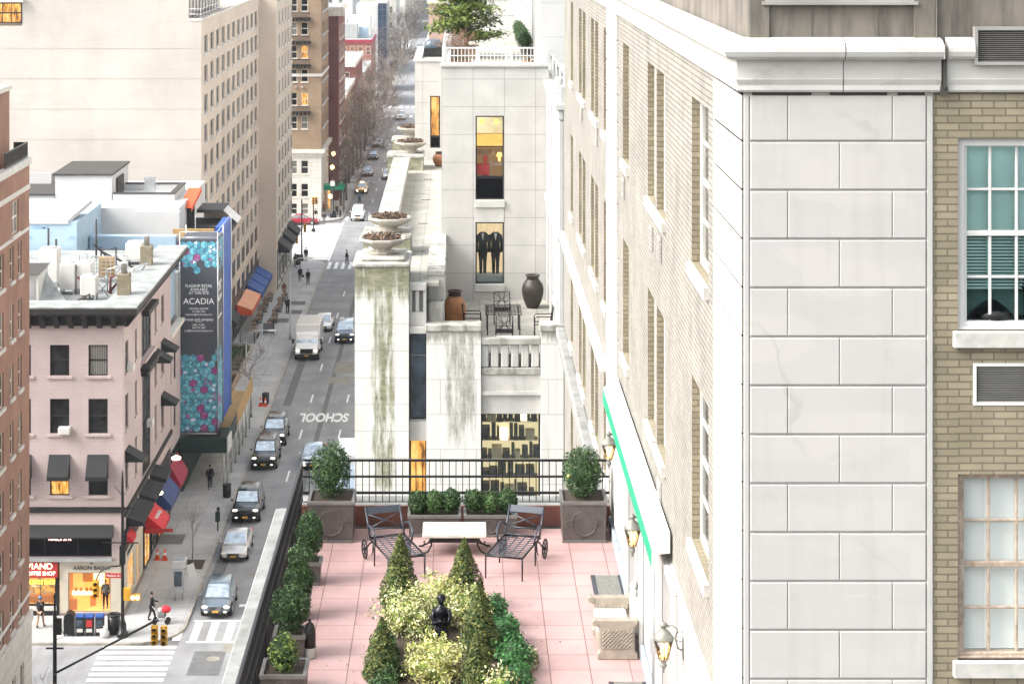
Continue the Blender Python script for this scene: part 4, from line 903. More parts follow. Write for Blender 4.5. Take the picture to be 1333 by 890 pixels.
for z0, z1, p_ in ((29.9, 30.25, .12), (28.7, 28.95, .04), (26.72, 26.9, .035), (7.7, 8.25, .16), (9.0, 9.15, .05)):
    m = MB(); m.box(-21.3, -21 + p_, 66, 100 + p_, z0, z1); m.build('stone_band', 'lime_trim', bb, bevel=.03)
m = MB(); m.box(-45, -21.75, 66, 99, 30, 33.6); m.build('penthouse', 'red_brick', bb); m = MB(); m.box(-45, -21.65, 66, 99.1, 33.604, 33.85); m.build('penthouse_coping', 'lime_trim', bb)
m = MB()
for z in (30.95, 30.3): m.box(-21.12, -21.06, 95, 99.9, z, z + .05)
for k in range(34): m.box(-21.11, -21.07, 95 + .15 * k, 95.04 + .15 * k, 30.26, 30.95)
m.box(-21.75, -21.08, 99.88, 99.93, 30.26, 30.98); m.build('roof_railing', 'black_metal', bb)

# ---------------- pink corner building with shops
pk = thing('pink_building', 'pink painted corner building with a bracketed black cornice over lit corner shops', 'building', (-20.2, 123, 0)); A = (-34, 123); ops = []
fr_rows = [(16.3, 14.46), (13.08, 11.0), (9.6, 7.3)]
for zt, zb in fr_rows:
    for x in (-24.6, -22.3, -26.9, -29.3): ops.append((x + 34, x + 1.16 + 34, zb, zt))
shop = (-27 + 34, -20.9 + 34, 3.62, 5.46)
m = MB(); wall(m, A, SOUTH, 13.8, 3.4, 18.3, ops + [shop], .16)
S0 = (-20.2, 123); sops = []
for zt, zb in fr_rows:
    for a, w_ in ((.75, 1.05), (4.4, .75), (12.6, .8), (15.6, 1.2)): sops.append((a, a + w_, zb, zt))
sops.append((7.0, 11.0, 13.9, 16.6)); sops.append((7.3, 10.7, 6.3, 12.9))
wall(m, S0, EAST, 20, 6.2, 18.3, sops, .18); m.quad((-20.2, 143, 0), (-34, 143, 0), (-34, 143, 18.3), (-20.2, 143, 18.3)); m.quad((-20.2, 123, 3.4), (-20.2, 124, 3.4), (-20.2, 124, 6.2), (-20.2, 123, 6.2)); m.quad((-20.2, 124, 5.1), (-20.2, 143, 5.1), (-20.2, 143, 6.2), (-20.2, 124, 6.2))
m.build('wall', 'pink_render', pk)
for o in ops: window(pk, A, SOUTH, o[0], o[2], o[1] - o[0], o[3] - o[2], 1, 2, .07, .06, .1, 'bracket_dark', 'room_amber' if (o[2] < 8 and abs(o[0] - 9.4) < .1) else R.choice(['glass_dark', 'glass_dark', 'glass_blind']), (.16, .2, .1, 'pink_trim'))
for o in sops[:-2]: window(pk, S0, EAST, o[0], o[2], o[1] - o[0], o[3] - o[2], 1, 2, .06, .05, .1, 'bracket_dark', 'glass_dark', (.14, .12, .08, 'pink_trim'))
window(pk, S0, EAST, 7.0, 13.9, 4.0, 2.7, 3, 2, .2, .18, .06, 'bracket_dark', 'glass_dark', (.2, .2, .3, 'pink_trim')); window(pk, S0, EAST, 7.3, 6.3, 3.4, 6.6, 3, 4, .22, .16, .04, 'bracket_dark', 'glass_black')
m = MB(); m.box(-20.19, -19.75, 129.7, 134.3, 12.9, 13.25); m.box(-20.19, -19.6, 129.5, 134.5, 13.254, 13.5); m.box(-20.19, -19.7, 129.9, 134.1, 16.65, 17.0); m.build('window_pediment', 'bracket_dark', pk, bevel=.04)
# bracketed cornice
m = MB(); co_ = [(0, 17.45), (.12, 17.5), (.15, 17.95), (.75, 18.2), (.95, 18.3), (.95, 18.58), (.9, 18.62)]
m.sweep(co_, [lambda p: (-40, 123 - p[0], p[1]), lambda p: (-20.2 + p[0], 123 - p[0], p[1]), lambda p: (-20.2 + p[0], 145, p[1])]); m.build('cornice', 'bracket_dark', pk)
for k in range(17): x = -20.2 - .55 - .85 * k; MB().add([(x - .14, 122.99, 17.3), (x + .14, 122.99, 17.3), (x + .14, 122.99, 18.2), (x - .14, 122.99, 18.2), (x - .14, 122.75, 17.35), (x + .14, 122.75, 17.35), (x + .14, 122.2, 18.24), (x - .14, 122.2, 18.24)], [(4, 5, 6, 7), (0, 4, 7, 3), (1, 2, 6, 5), (0, 1, 5, 4)]).build('cornice_bracket', 'bracket_dark', pk)
for k in range(26): y = 123.5 + .82 * k; MB().add([(-20.19, y - .14, 17.3), (-20.19, y + .14, 17.3), (-20.19, y + .14, 18.2), (-20.19, y - .14, 18.2), (-19.95, y - .14, 17.35), (-19.95, y + .14, 17.35), (-19.4, y + .14, 18.24), (-19.4, y - .14, 18.24)], [(4, 5, 6, 7), (0, 4, 7, 3), (1, 2, 6, 5), (0, 1, 5, 4)]).build('cornice_bracket', 'bracket_dark', pk)

m = MB(); m.box(-40, -19.25, 122.05, 124.2, 18.625, 18.75); m.box(-21.4, -19.25, 124.2, 145, 18.625, 18.75); m.build('roof_edge', 'roof_silver', pk, bevel=.03)
m = MB(); m.quad((-40, 124.2, 18.3), (-21.4, 124.2, 18.3), (-21.4, 145.5, 18.3), (-40, 145.5, 18.3)); m.build('roof', 'roof_silver', pk)
for x, y, h, nm in ((-20.7, 126.3, 1.7, 1), (-20.95, 137.0, 1.7, 1)):
    m = MB(); m.box(x - .36, x + .36, y - .5, y + .5, 18.3, 18.3 + h); c_ = m.build('chimney', 'tan_brick' if nm else 'orange_brick', pk); m = MB(); m.lathe([(.2, 0), (.2, .6), (.26, .62), (.26, .7), (0, .7)], (x, y, 18.3 + h), 10); m.build('flue', 'galv', c_)
# string courses and fascias
m = MB(); m.box(-40, -20.08, 122.88, 123, 6.3, 6.55); m.box(-40, -20.1, 122.9, 123, 6.56, 6.62); m.build('string_course', 'bracket_dark', pk); m = MB(); m.box(-20.2, -20.05, 123.0, 143, 6.0, 6.25); m.build('string_course', 'bracket_dark', pk)
for o in ops:
    if o[2] < 8: drop_awning(pk, A, SOUTH, o[0] - .05, o[1] + .05, 8.62, 9.75, .8, 'canvas_black', 'window_awning', .25)
for u, zt in ((.5, 9.75), (12.4, 13.1), (15.3, 13.2), (15.3, 9.6)): drop_awning(pk, S0, EAST, u, u + 1.5, zt - .5, zt + .1, 1.05, 'canvas_black', 'window_awning', .1)
for x, zb in ((-24.35, 11.0),):
    MB().box(x + .3, x + 1.0, 122.6, 123.05, zb + .02, zb + .45).build('air_conditioner', 'ac_white', pk, bevel=.03)
for y, z in ((124.2, 14.5), (132, 9.2), (139.2, 9.0)): MB().box(-20.15, -19.75, y - .32, y + .32, z, z + .45).build('air_conditioner', 'ac_white', pk, bevel=.03)
# first-floor bar window with pink neon and black canopy
fr = window(pk, A, SOUTH, shop[0], shop[2], 6.1, 1.84, 3, 1, .06, .04, .12, 'shop_black', 'glass_black')
drop_awning(pk, A, SOUTH, shop[0] - .1, shop[1] + .1, 4.95, 5.55, .5, 'canvas_black', 'shop_canopy', .1); m = MB(); m.box(-27, -20.85, 122.7, 123, 3.42, 3.62); m.build('shop_ledge', 'grey_metal', pk)
text('neon_sign', 'NAILS SPA', .3, 'emit_pink', pk, (-24.0, 122.94, 4.72), depth=.02)
# ground floor, south: coffee shop and jeweller
m = MB(); wall(m, (-24.0, 122.98), SOUTH, 3.78, 0, 3.4, [(.5, 3.05, .35, 2.7)], .1); m.quad((-24, 122.98, 3.4), (-20.22, 122.98, 3.4), (-20.22, 124, 3.4), (-24, 124, 3.4)); m.build('jeweller_front', 'shop_cream', pk)
m = MB(); m.box(-24, -20.22, 122.9, 122.975, 0, .3); m.build('plinth', 'granite', pk)
text('lettering', 'AARON BASHA', .33, 'bracket_dark', pk, (-22.1, 122.97, 2.98), depth=.02, sx=.98); m = MB(); m.lathe([(.0, 0), (.07, .06), (.0, .14)], (-22.1, 122.95, 3.2), 6); m.build('emblem', 'bracket_dark', pk)
fr = window(pk, (-24, 122.98), SOUTH, .5, .35, 2.55, 2.35, 1, 1, .05, .04, .04, 'wood_worn', 'glass_clear')
M('shop_glow', (.8, .45, .15), emit=(.8, .36, .09), es=.42); M('shop_glow2', (.9, .7, .4), emit=(1, .72, .4), es=.75); M('shop_shade', (.35, .12, .03), emit=(.6, .2, .04), es=.25)
m = MB(); m.box(-23.7, -20.8, 124.6, 124.7, .2, 3); m.build('back_wall', 'shop_glow', fr); m = MB(); m.quad((-23.7, 123.2, .3), (-20.8, 123.2, .3), (-20.8, 124.6, .3), (-23.7, 124.6, .3)); m.build('shop_floor', 'shop_glow', fr)
m = MB(); m.box(-23.4, -22.1, 123.6, 124.1, 1.15, 1.32); m.box(-22.2, -21.6, 124.2, 124.5, 1.5, 2.5); m.build('display_table', 'shop_glow2', fr)
m = MB(); m.box(-23.5, -23.1, 123.5, 123.8, .3, .9); m.box(-22.4, -22.1, 124.2, 124.5, .3, 1.0); m.box(-22.9, -22.3, 124.4, 124.58, 1.7, 2.6); m.box(-21.3, -20.9, 124.3, 124.58, 1.5, 2.6); m.box(-23.68, -23.5, 123.3, 124.5, .3, 2.9); m.build('cabinet', 'shop_shade', fr)
m = MB(); [m.lathe([(.09, 0), (.12, .1), (.05, .2), (0, .24)], (x, 123.85, 1.32), 8) for x in (-23.2, -22.9, -22.55, -22.3)]; m.build('display_stand', 'shop_shade', fr)
m = MB(); wall(m, (-34, 122.985), SOUTH, 9.98, 0, 3.4, [(7.9, 9.75, .75, 2.5)], .1); m.build('coffee_shop_front', 'shop_black', pk)
m = MB(); m.box(-26.1, -24.1, 122.85, 122.98, 2.42, 3.36); m.build('sign_board', 'sign_red', pk, bevel=.03)
text('lettering', 'VIAND', .5, 'emit_cream', pk, (-25.2, 122.845, 3.1), depth=.015, sx=1.05); text('lettering', 'COFFEE SHOP', .33, 'emit_cream', pk, (-25.2, 122.845, 2.68), depth=.015, sx=.92)
fr = window(pk, (-34, 122.985), SOUTH, 7.9, .75, 1.85, 1.75, 2, 1, .05, .04, .05, 'shop_black', 'glass_clear')
m = MB(); m.box(-26.2, -24.2, 124.2, 124.3, .3, 2.5); m.build('back_wall', 'room_shop', fr); m = MB(); m.box(-26.1, -24.3, 123.5, 123.9, .75, 1.15); m.build('counter', 'shop_shade', fr)
text('neon_sign', 'COFFEE SHOP', .36, 'emit_yellow', fr, (-25.15, 123.1, 2.08), depth=.02, sx=.8); m = MB(); m.box(-25.9, -24.2, 122.9, 122.984, .45, .7); m.build('menu_board', 'ac_white', pk)
# ground floor, avenue side
m = MB(); sh_ops = [(1.6, 4.0, .7, 2.9), (5.2, 6.2, .3, 2.6)]
wall(m, (-20.21, 123), EAST, 7.6, 0, 3.9, sh_ops, .1); m.quad((-20.21, 123, 3.9), (-20.21, 130.6, 3.9), (-20.3, 130.6, 3.9), (-20.3, 123, 3.9)); m.build('jeweller_side', 'shop_cream', pk)
for o in sh_ops: window(pk, (-20.21, 123), EAST, o[0], o[2], o[1] - o[0], o[3] - o[2], 2, 1, .05, .04, .05, 'cream_paint', 'room_shop')
m = MB(); m.box(-20.2, -20.1, 123, 130.6, 0, .35); m.build('plinth', 'granite', pk)
text('lettering', 'AARON BASHA', .36, 'bracket_dark', pk, (-20.2, 125.6, 3.35), U=EAST, depth=.02)
m = MB(); m.box(-20.6, -20.22, 130.62, 143, 0, 5.1); m.build('shop_front', 'shop_black', pk); m = MB(); m.box(-20.4, -20.05, 123.2, 130.6, 3.92, 5.08); m.build('shop_fascia', 'shop_black', pk)
for a, b, mt in ((131, 133.2, 'room_shop'), (134, 136.4, 'glass_dark'), (137.2, 139, 'room_shop'), (139.6, 142, 'glass_dark')): window(pk, (-20.21, 123), EAST, a - 123, .4, b - a, 2.5, 2, 1, .06, .05, -.05, 'shop_black', mt)
for a, b in ((123.9, 128.2), (128.9, 132.5), (133.4, 136.0)): drop_awning(pk, (-20.2, 123), EAST, a - 123, b - 123, 5.42, 5.72, 1.05, 'canvas_black', 'shop_awning', .22)
M('lettering_white', (.8, .8, .8), .6)
o = drop_awning(pk, (-20.2, 123), EAST, 8.4, 11.5, 2.8, 3.72, 1.15, 'canvas_red', 'shop_awning', .3, label='bright red shop awning with small white lettering')
text('lettering', 'boutique', .5, 'lettering_white', o, (-19.62, 132.9, 3.30), flat=math.pi / 2, depth=.02)
drop_awning(pk, (-20.2, 123), EAST, 13.2, 17.4, 2.9, 4.0, 1.0, 'canvas_navy', 'shop_awning', .3, label='navy blue shop awning'); drop_awning(pk, (-20.2, 123), EAST, .4, 1.8, 4.5, 5.0, .5, 'canvas_red', 'shop_awning', .2, label='small red awning at the corner')
m = MB(); m.box(-20.2, -18.4, 131.2, 131.35, 2.65, 2.85); m.build('blade_sign', 'sign_red', pk)
for y in (131.6, 140): m = MB(); m.lathe([(.05, 0), (.3, .06), (.34, .2), (.1, .32)], (-19.4, y, 4.9), 10); m.build('lamp', 'emit_cream', pk)
# low extension next to it
lx = thing('shop_annex', 'low red and pink shop extension between the pink building and the wrapped scaffold', 'building', (-20.4, 146, 0))
m = MB(); wall(m, (-20.4, 143.02), EAST, 6.4, 0, 12.5, [(.8, 1.8, 9.0, 11), (3, 4, 9, 11), (.8, 1.8, 5.6, 7.6), (3, 4, 5.6, 7.6)], .12); shell(m, -34, -20.4, 143.02, 149.42, 0, 12.5, 'e'); m.build('wall', 'pink_render', lx)
for u in (.8, 3):
    for z in (9, 5.6): window(lx, (-20.4, 143.02), EAST, u, z, 1, 2, 1, 2, .06, .05, .06, 'bracket_dark', 'glass_dark')
m = MB(); m.box(-20.6, -20.1, 143, 149.4, 12.5, 12.8); m.build('cornice', 'lime_trim', lx); m = MB(); m.box(-20.5, -20.38, 143.1, 149.3, .2, 4.2); m.build('shop_window', 'glass_dark', lx); drop_awning(lx, (-20.2, 142.4), EAST, .2, 4.0, 2.55, 3.8, .75, 'canvas_maroon', 'shop_awning', .35)

# rooftop plant on the pink building
def roof_unit(x, y, w_, d_, h, label, z=18.3, grp='rooftop air conditioners'):
    t = thing('rooftop_unit', label, 'air conditioner', (x, y, z), grp); m = MB(); m.box(x - w_ / 2, x + w_ / 2, y - d_ / 2, y + d_ / 2, z + .3, z + h); m.build('casing', 'ac_white', t, bevel=.05)
    m = MB(); m.lathe([(min(w_, d_) * .4, 0), (min(w_, d_) * .4, .06), (min(w_, d_) * .3, .07), (0, .05)], (x, y, z + h), 14); m.build('fan_cover', 'grey_metal', t)
    for sx in (-1, 1): MB().box(x + sx * w_ * .42 - .05, x + sx * w_ * .42 + .05, y - d_ / 2, y + d_ / 2, z, z + .3).build('foot', 'grey_metal', t)
roof_unit(-26.3, 131.5, 1.2, 1.2, 2.45, 'tall white rooftop cabinet beside the blue wrapped wall'); roof_unit(-24.6, 129, .95, 1.2, 1.95, 'white rooftop unit, left of the pair beside the tall cabinet'); roof_unit(-23.6, 129.2, .95, 1.2, 1.95, 'white rooftop unit, right of the pair in the middle of the roof'); roof_unit(-22.95, 126.9, 1.0, .9, 1.5, 'small white rooftop unit in front of the pair'); roof_unit(-22.2, 140, 1.1, 1.3, 1.5, 'white rooftop box beside the tan chimney')
t = thing('roof_bulkhead', 'small grey shed with a sloping roof at the left of the pink building roof', 'shed', (-27.5, 126, 18.3)); m = MB(); m.box(-30, -25.75, 125.2, 128.2, 18.3, 20.1); m.build('wall', 'ac_white', t); MB().box(-27.6, -25.95, 125.16, 125.19, 18.4, 19.9).build('door', 'grey_metal', t); MB().add([(-30.1, 125, 20.12), (-25.65, 125, 20.12), (-25.65, 128.4, 20.3), (-30.1, 128.4, 20.3)], [(0, 1, 2, 3)]).build('roof', 'roof_dark', t); m = MB(); m.add([(-25.73, 125.2, 18.32), (-23.9, 125.0, 18.4), (-25.0, 127.3, 18.9), (-25.73, 127.5, 19.9)], [(0, 1, 2, 3)]); m.build('tarpaulin', 'roof_silver', t)
m = MB(); rg = random.Random(3)
t = thing('roof_pipes', 'tangle of silver ducts and pipes on the pink building roof', 'pipes', (-23.5, 127, 18.3))
for k in range(16):
    x, y = rg.uniform(-24.6, -21.4), rg.uniform(125, 139); h = rg.uniform(.4, 1.5); q = MB(); q.tube([(x, y, 18.3), (x, y, 18.3 + h), (x + rg.uniform(-1.2, 1.2), y + rg.uniform(-.5, .5), 18.3 + h + rg.uniform(-.3, .4)), (x + rg.uniform(-1.2, 1.2), y + .3, 18.3)], rg.choice([.04, .06, .09]), 7); q.build('pipe', rg.choice(['galv', 'galv', 'roof_dark', 'ac_white', 'dark_red_brick']), t)
for x, y in ((-26.4, 134), (-27.3, 136), (-25.2, 142)): tag(MB().cyl((x, y, 18.3), (x, y, {-26.4: 20.9, -27.3: 21.3, -25.2: 21.0}[x]), .07).build('vent_pipe', 'roof_dark'), {(-26.4): 'black vent pipe beside the tall white cabinet', (-27.3): 'thin black vent pipe behind the white cabinet', (-25.2): 'black vent pipe against the blue wrap'}[x], 'pipe', 'vent pipes')
t = thing('fire_ladder', 'open grey metal rack on the pink building roof', 'rack', (-23.8, 131, 18.3)); m = MB()
for k in range(7): m.box(-23.9, -22.3, 133, 133.06, 18.4 + .25 * k, 18.45 + .25 * k)
for k in range(6): m.box(-23.9 + .3 * k, -23.85 + .3 * k, 132.97, 133.0, 18.3, 20.0)
m.build('frame', 'galv', t); MB().box(-23.5, -22.5, 133.3, 133.8, 18.5, 19.8).build('louvres', 'plywood', t)

# ---------------- white building being re-clad
wb = thing('white_building', 'white stuccoed building part wrapped in pale blue sheeting behind the pink roof', 'building', (-27, 150, 0))
m = MB(); m.box(-45, -20.6, 149.5, 176, 0, 16.0); m.build('body', 'white_stucco', wb)
m = MB(); m.box(-45, -27.3, 146.0, 156, 14, 20.2); m.build('wrapped_wall', 'tyvek', wb); m = MB(); m.add([(-45, 145.9, 20.1), (-27.9, 145.9, 20.1), (-26.9, 150, 21.0), (-45, 150, 21.0), (-45, 145.9, 20.4), (-27.9, 145.9, 20.4), (-26.9, 150, 21.3), (-45, 150, 21.3)], [(0, 1, 5, 4), (1, 2, 6, 5), (4, 5, 6, 7), (2, 3, 7, 6)]); m.build('wall_cap', 'white_stucco', wb)
m = MB(); m.box(-27.25, -20.8, 146.3, 149.4, 13, 17.55); m.build('wrapped_parapet', 'tyvek', wb); m = MB(); m.box(-27.3, -20.7, 146.2, 149.5, 17.555, 17.7); m.build('parapet_cap', 'roof_dark', wb); m = MB(); m.box(-27.2, -20.9, 150.5, 151.5, 16, 18.5); m.build('wrapped_parapet', 'tyvek', wb)
m = MB(); rg = random.Random(9)
for k in range(44):
    if k < 26: x, z = rg.uniform(-31, -27.6), 14.5 + .75 * rg.randrange(8); m.box(x, x + rg.uniform(.4, .9), 145.985, 145.996, z, z + .1); m.box(x + .1, x + .5, 145.985, 145.996, z + .14, z + .22)
    else: x, z = rg.uniform(-27, -21.4), 14.6 + .8 * rg.randrange(4); m.box(x, x + rg.uniform(.4, .9), 146.285, 146.296, z, z + .1)
m.build('sheet_printing', 'tyvek_print', wb)
m = MB(); m.box(-29.3, -21.4, 156, 172, 15.5, 19.8); m.build('white_block', 'white_stucco', wb); m = MB(); m.box(-24.6, -21.3, 155.4, 156, 15.5, 19.6); m.build('white_pier', 'white_stucco', wb)
m = MB(); m.box(-31.6, -27.2, 160, 168, 15, 21.75); m.build('stair_tower', 'white_stucco', wb); m = MB(); m.box(-31.8, -27.1, 159.85, 168.2, 21.755, 21.9); m.build('roof_rim', 'roof_dark', wb); m = MB(); m.box(-27.15, -27.05, 162, 165, 19.9, 21.3); m.build('door', 'roof_dark', wb)
m = MB()
for x0, x1, y0, y1 in ((-27.1, -22.3, 160, 160.35), (-27.1, -22.3, 166, 166.35), (-22.65, -22.3, 160.36, 165.99)): m.box(x0, x1, y0, y1, 15.5, 20.3)
m.build('parapet', 'white_stucco', wb); m = MB()
for x0, x1, y0, y1 in ((-27.1, -22.25, 159.95, 160.4), (-27.1, -22.25, 165.95, 166.4), (-22.7, -22.25, 160.41, 165.94)): m.box(x0, x1, y0, y1, 20.303, 20.4)
m.build('parapet_cap', 'roof_dark', wb); m = MB(); m.box(-27.1, -22.66, 160.36, 165.99, 19.3, 19.6); m.build('roof', 'white_stucco', wb); m = MB(); m.box(-25.2, -24.4, 163.5, 164.3, 19.6, 21.2); m.build('vent_box', 'galv', wb)
m = MB(); m.box(-36, -31.65, 160, 172, 15, 20.2); m.build('side_block', 'white_stucco', wb); m = MB(); m.box(-36, -31.65, 159.9, 172, 20.203, 20.33); m.build('roof_rim', 'roof_dark', wb); m = MB(); m.box(-35, -33.3, 159.94, 160.0, 18.9, 19.9); m.build('window', 'glass_black', wb); m = MB(); m.box(-36, -33.1, 166, 166.3, 20, 21.2); m.build('back_parapet', 'white_stucco', wb)
t = thing('roof_canopy', 'dark rooftop pergola with an orange awning behind the wrapped scaffold', 'canopy', (-20.5, 161, 17)); m = MB(); m.box(-21.8, -17.9, 160, 165, 17.3, 17.75); m.build('deck', 'roof_dark', t); m = MB(); m.box(-20.7, -18.6, 161, 164.8, 18.7, 18.95); m.build('slab_roof', 'bracket_dark', t); m = MB(); m.box(-20.6, -18.5, 164.7, 164.8, 17.75, 18.7); m.build('screen', 'beige_brick', t)
m = MB(); [m.box(-21.6 + .25 * k, -21.53 + .25 * k, 160.3, 160.4, 17.75, 19.4) for k in range(4)]; m.box(-21.6, -20.8, 160.5, 160.6, 17.75, 19.4); m.build('shutter', 'roof_dark', t); m = MB(); m.add([(-21.9, 159.4, 19.3), (-20.9, 159.4, 19.3), (-20.6, 163, 20.4), (-21.6, 163, 20.4), (-20.9, 159.4, 19.0), (-20.55, 163, 20.1)], [(0, 1, 2, 3), (1, 4, 5, 2)]); m.build('awning', 'canvas_orange', t)
m = MB(); m.add([(-18.6, 161, 18.9), (-17.5, 161, 17.9), (-17.5, 164, 17.9), (-18.6, 164, 18.9)], [(0, 1, 2, 3)]); m.build('skylight', 'grey_metal', t)

# ---------------- wrapped scaffold with the advertising banner
sc_ = thing('wrapped_scaffold', 'scaffold tower wrapped in a grey hexagon patterned banner and bright blue tarpaulin', 'scaffold', (-19, 150, 4)); X0, X1, Y0 = -20.47, -17.8, 150.0
m = MB(); m.box(X0, X1, Y0, 153.45, 4.15, 18.35); m.build('banner', 'banner_grey', sc_); m = MB(); m.box(-21.75, X0 - .09, 152, 153.4, 4.15, 17.9); m.build('side_banner', 'banner_grey', sc_)
m = MB(); m.box(-18.35, X1 + .02, 153.5, 158.7, 4.3, 18.7); m.build('tarpaulin', 'tarp_blue', sc_); m = MB(); m.box(-21.7, -18.36, 153.46, 158.7, 4.3, 17.6); m.build('core', 'white_stucco', sc_); m = MB(); m.box(-21.6, -18.5, 154, 154.2, 17.6, 18.5); m.build('plywood_upstand', 'plywood', sc_)
def hexes(P, u0, u1, zr, rng, rad=.31):
    m = MB(); dz = rad * 1.5; du = rad * math.sqrt(3); r0 = 0
    for za, zb_, keep in zr:
        n = int((zb_ - za) / dz) + 1
        for j in range(n):
            z = za + j * dz; off = (j % 2) * du / 2
            edge = keep(j, n)
            for i in range(-1, int((u1 - u0) / du) + 2):
                u = u0 + i * du + off + .12
                if rng.random() > edge: continue
                pts = [(u + rad * .92 * math.sin(math.pi / 3 * k), z + rad * .92 * math.cos(math.pi / 3 * k)) for k in range(6)]
                mag = rng.random() < .13
                for k in range(6):
                    tri = [(u, z), pts[k], pts[(k + 1) % 6]]
                    if any(q[0] < u0 or q[0] > u1 for q in tri): tri = [(min(max(q[0], u0), u1), q[1]) for q in tri]
                    if abs((tri[1][0] - tri[0][0]) * (tri[2][1] - tri[0][1]) - (tri[2][0] - tri[0][0]) * (tri[1][1] - tri[0][1])) < 1e-4: continue
                    c = rng.choice([3, 3, 4, 3]) if mag else rng.choice([0, 0, 0, 1, 1, 2, 2, 0, 5 if rng.random() < .35 else 0, 4 if rng.random() < .3 else 1])
                    m.add([P(*q) for q in tri], [(0, 1, 2)], c)
    return m
HM = ['hex_a', 'hex_b', 'hex_c', 'hex_m', 'hex_n', 'hex_w']; rg = random.Random(21)
top = lambda j, n: 1 if j > 1 else (.45 if j == 0 else .7); bot = lambda j, n: 1 if j < n - 3 else (.35 if j == n - 1 else .65)
hexes(lambda u, z: (X0 + u, Y0 - .006, z), 0, X1 - X0, [(16.1, 18.1, top), (4.6, 10.6, bot)], rg).build('banner_pattern', HM, sc_, fix=False)
hexes(lambda u, z: (X1 + .006, Y0 + u, z), 0, 3.45, [(16.1, 18.1, top), (4.6, 10.6, bot)], rg).build('banner_pattern', HM, sc_, fix=False)
hexes(lambda u, z: (-21.75 + u, 151.994, z), 0, 1.19, [(14.3, 17.6, top), (7, 9.5, bot)], rg).build('banner_pattern', HM, sc_, fix=False)
cx = (X0 + X1) / 2
for s_, sz, z, k in (('FLAGSHIP RETAIL', .3, 14.96, .86), ('AVAILABLE', .3, 14.70, .86), ('AT THIS SITE', .3, 14.44, .86), ('ACADIA', .62, 13.83, .98), ('MICHAEL KRAMER', .19, 13.30, .9), ('212 505 7233', .19, 13.09, .9), ('mkramer@acadiarealty.com', .19, 12.88, .9), ('brause and company', .3, 12.52, .86), ('REAL ESTATE', .1, 12.36, .9), ('JOEL TUVEL', .19, 12.12, .9), ('646 775 3500', .19, 11.91, .9), ('joel@brauseandcompany.com', .19, 11.70, .9)):
    text('lettering', s_, sz, 'sign_white', sc_, (cx, Y0 - .008, z), depth=.004, sx=k)
    if sz > .25: text('lettering', s_, sz, 'sign_white', sc_, (X1 + .008, Y0 + 1.7, z), U=EAST, depth=.004, sx=k)
m = MB()
for x in (X0 - .05, X1 + .05):
    for y in (Y0 - .03, 153.48, 158.75): m.tube([(x, y, .13 if False else 4.2), (x, y, 18.9)], .04, 5)
for z in (18.5, 18.9): m.tube([(X0, Y0, z), (X1, Y0, z), (X1, 158.7, z)], .03, 5)
m.tube([(X0, Y0 - .02, 4.2), (X1, Y0 - .02, 4.2)], .05, 5); m.build('scaffold_tubes', 'galv', sc_)
sd = thing('sidewalk_shed', 'dark green plywood pavement shed on posts below the wrapped scaffold', 'shed', (-18.8, 152, .13)); m = MB(); m.box(-20.3, -17.0, 149.2, 156.0, 3.0, 3.12); m.box(-20.3, -17.0, 149.15, 149.25, 3.12, 4.12); m.box(-17.1, -17.0, 149.25, 156, 3.12, 4.12); m.build('deck', 'green_ply', sd)
m = MB(); m.box(-20.3, -17.1, 156.05, 168, 3.0, 3.15); m.build('rear_deck', 'plywood', sd); m = MB(); m.box(-17.12, -17.02, 156.05, 168, 3.15, 4.3); m.build('side_boards', 'plywood', sd); m = MB(); m.box(-17.0, -16.9, 149.4, 151.6, 2.9, 4.0); m.build('notice_board', 'ac_white', sd); MB().box(-20.3, -20.2, 149.4, 168, .13, 3).build('hoarding', 'green_ply', sd)
for k in range(8): y = 149.4 + 2.6 * k; m = MB(); m.tube([(-17.25, y, .13), (-17.25, y, 3.0)], .06, 6); m.tube([(-17.25, y, 2.2), (-17.25, y + .9, 3.0)], .03, 5); m.tube([(-17.25, y, 1.2), (-17.25, y + 2.5, 1.2)], .03, 5); m.build('post', 'galv', sd)

# ---------------- beige slab tower
bt = thing('beige_tower', 'tall beige slab with a blank wall and a long grid of dark windows', 'building', (-22.3, 176.5, 0)); Yb = 176.5; F1 = (-22.3, Yb); ops = []
for r_ in range(9):
    for c in range(11): u = 179.7 + 4.37 * c - Yb - 1.25; zt = 31.55 - 2.605 * r_; ops.append((u, u + 2.5, zt - 1.55, zt))
m = MB(); wall(m, F1, EAST, 50.5, 4.3, 33.0, ops, .25); m.build('window_wall', 'beige_brick', bt)
for o in ops: window(bt, F1, EAST, o[0], o[2], 2.5, 1.55, 2, 1, .06, .09, .10, 'galv', R.choice(['glass_black', 'glass_black', 'glass_black', 'glass_pit']), (.22, .02, .05, 'grey_metal'), th=.05)
m = MB()
for r_ in range(9, 11):
    for c in range(11): u = 179.7 + 4.37 * c - 1.25; zt = 31.55 - 2.605 * r_; m.box(-22.29, -22.27, u, u + 2.5, zt - 1.5, zt)
P2 = -20.4
for r_ in range(14):
    for c in range(5): y = 229.3 + 4.0 * c; zt = 33.9 - 2.605 * r_; m.box(P2 + .002, P2 + .03, y, y + 2.2, zt - 1.55, zt)
m.build('small_windows', 'glass_black', bt)['kind'] = 'stuff'
m = MB()
for r_ in range(14):
    for c in range(5): y = 229.3 + 4.0 * c; zt = 33.9 - 2.605 * r_; m.box(P2 + .002, P2 + .08, y - .3, y - .01, zt - 1.6, zt); m.box(P2 + .002, P2 + .1, y - .3, y + 2.2, zt - 1.85, zt - 1.56)
m.build('window_trims', 'lime_trim', bt)['kind'] = 'stuff'
m = MB(); wops = [(5.0, 7.4, 32.6, 34.4)]
m.box(-60, -22.7, Yb + .3, 227, 4.2, 33.0 - .05); m.build('core', 'beige_brick', bt)
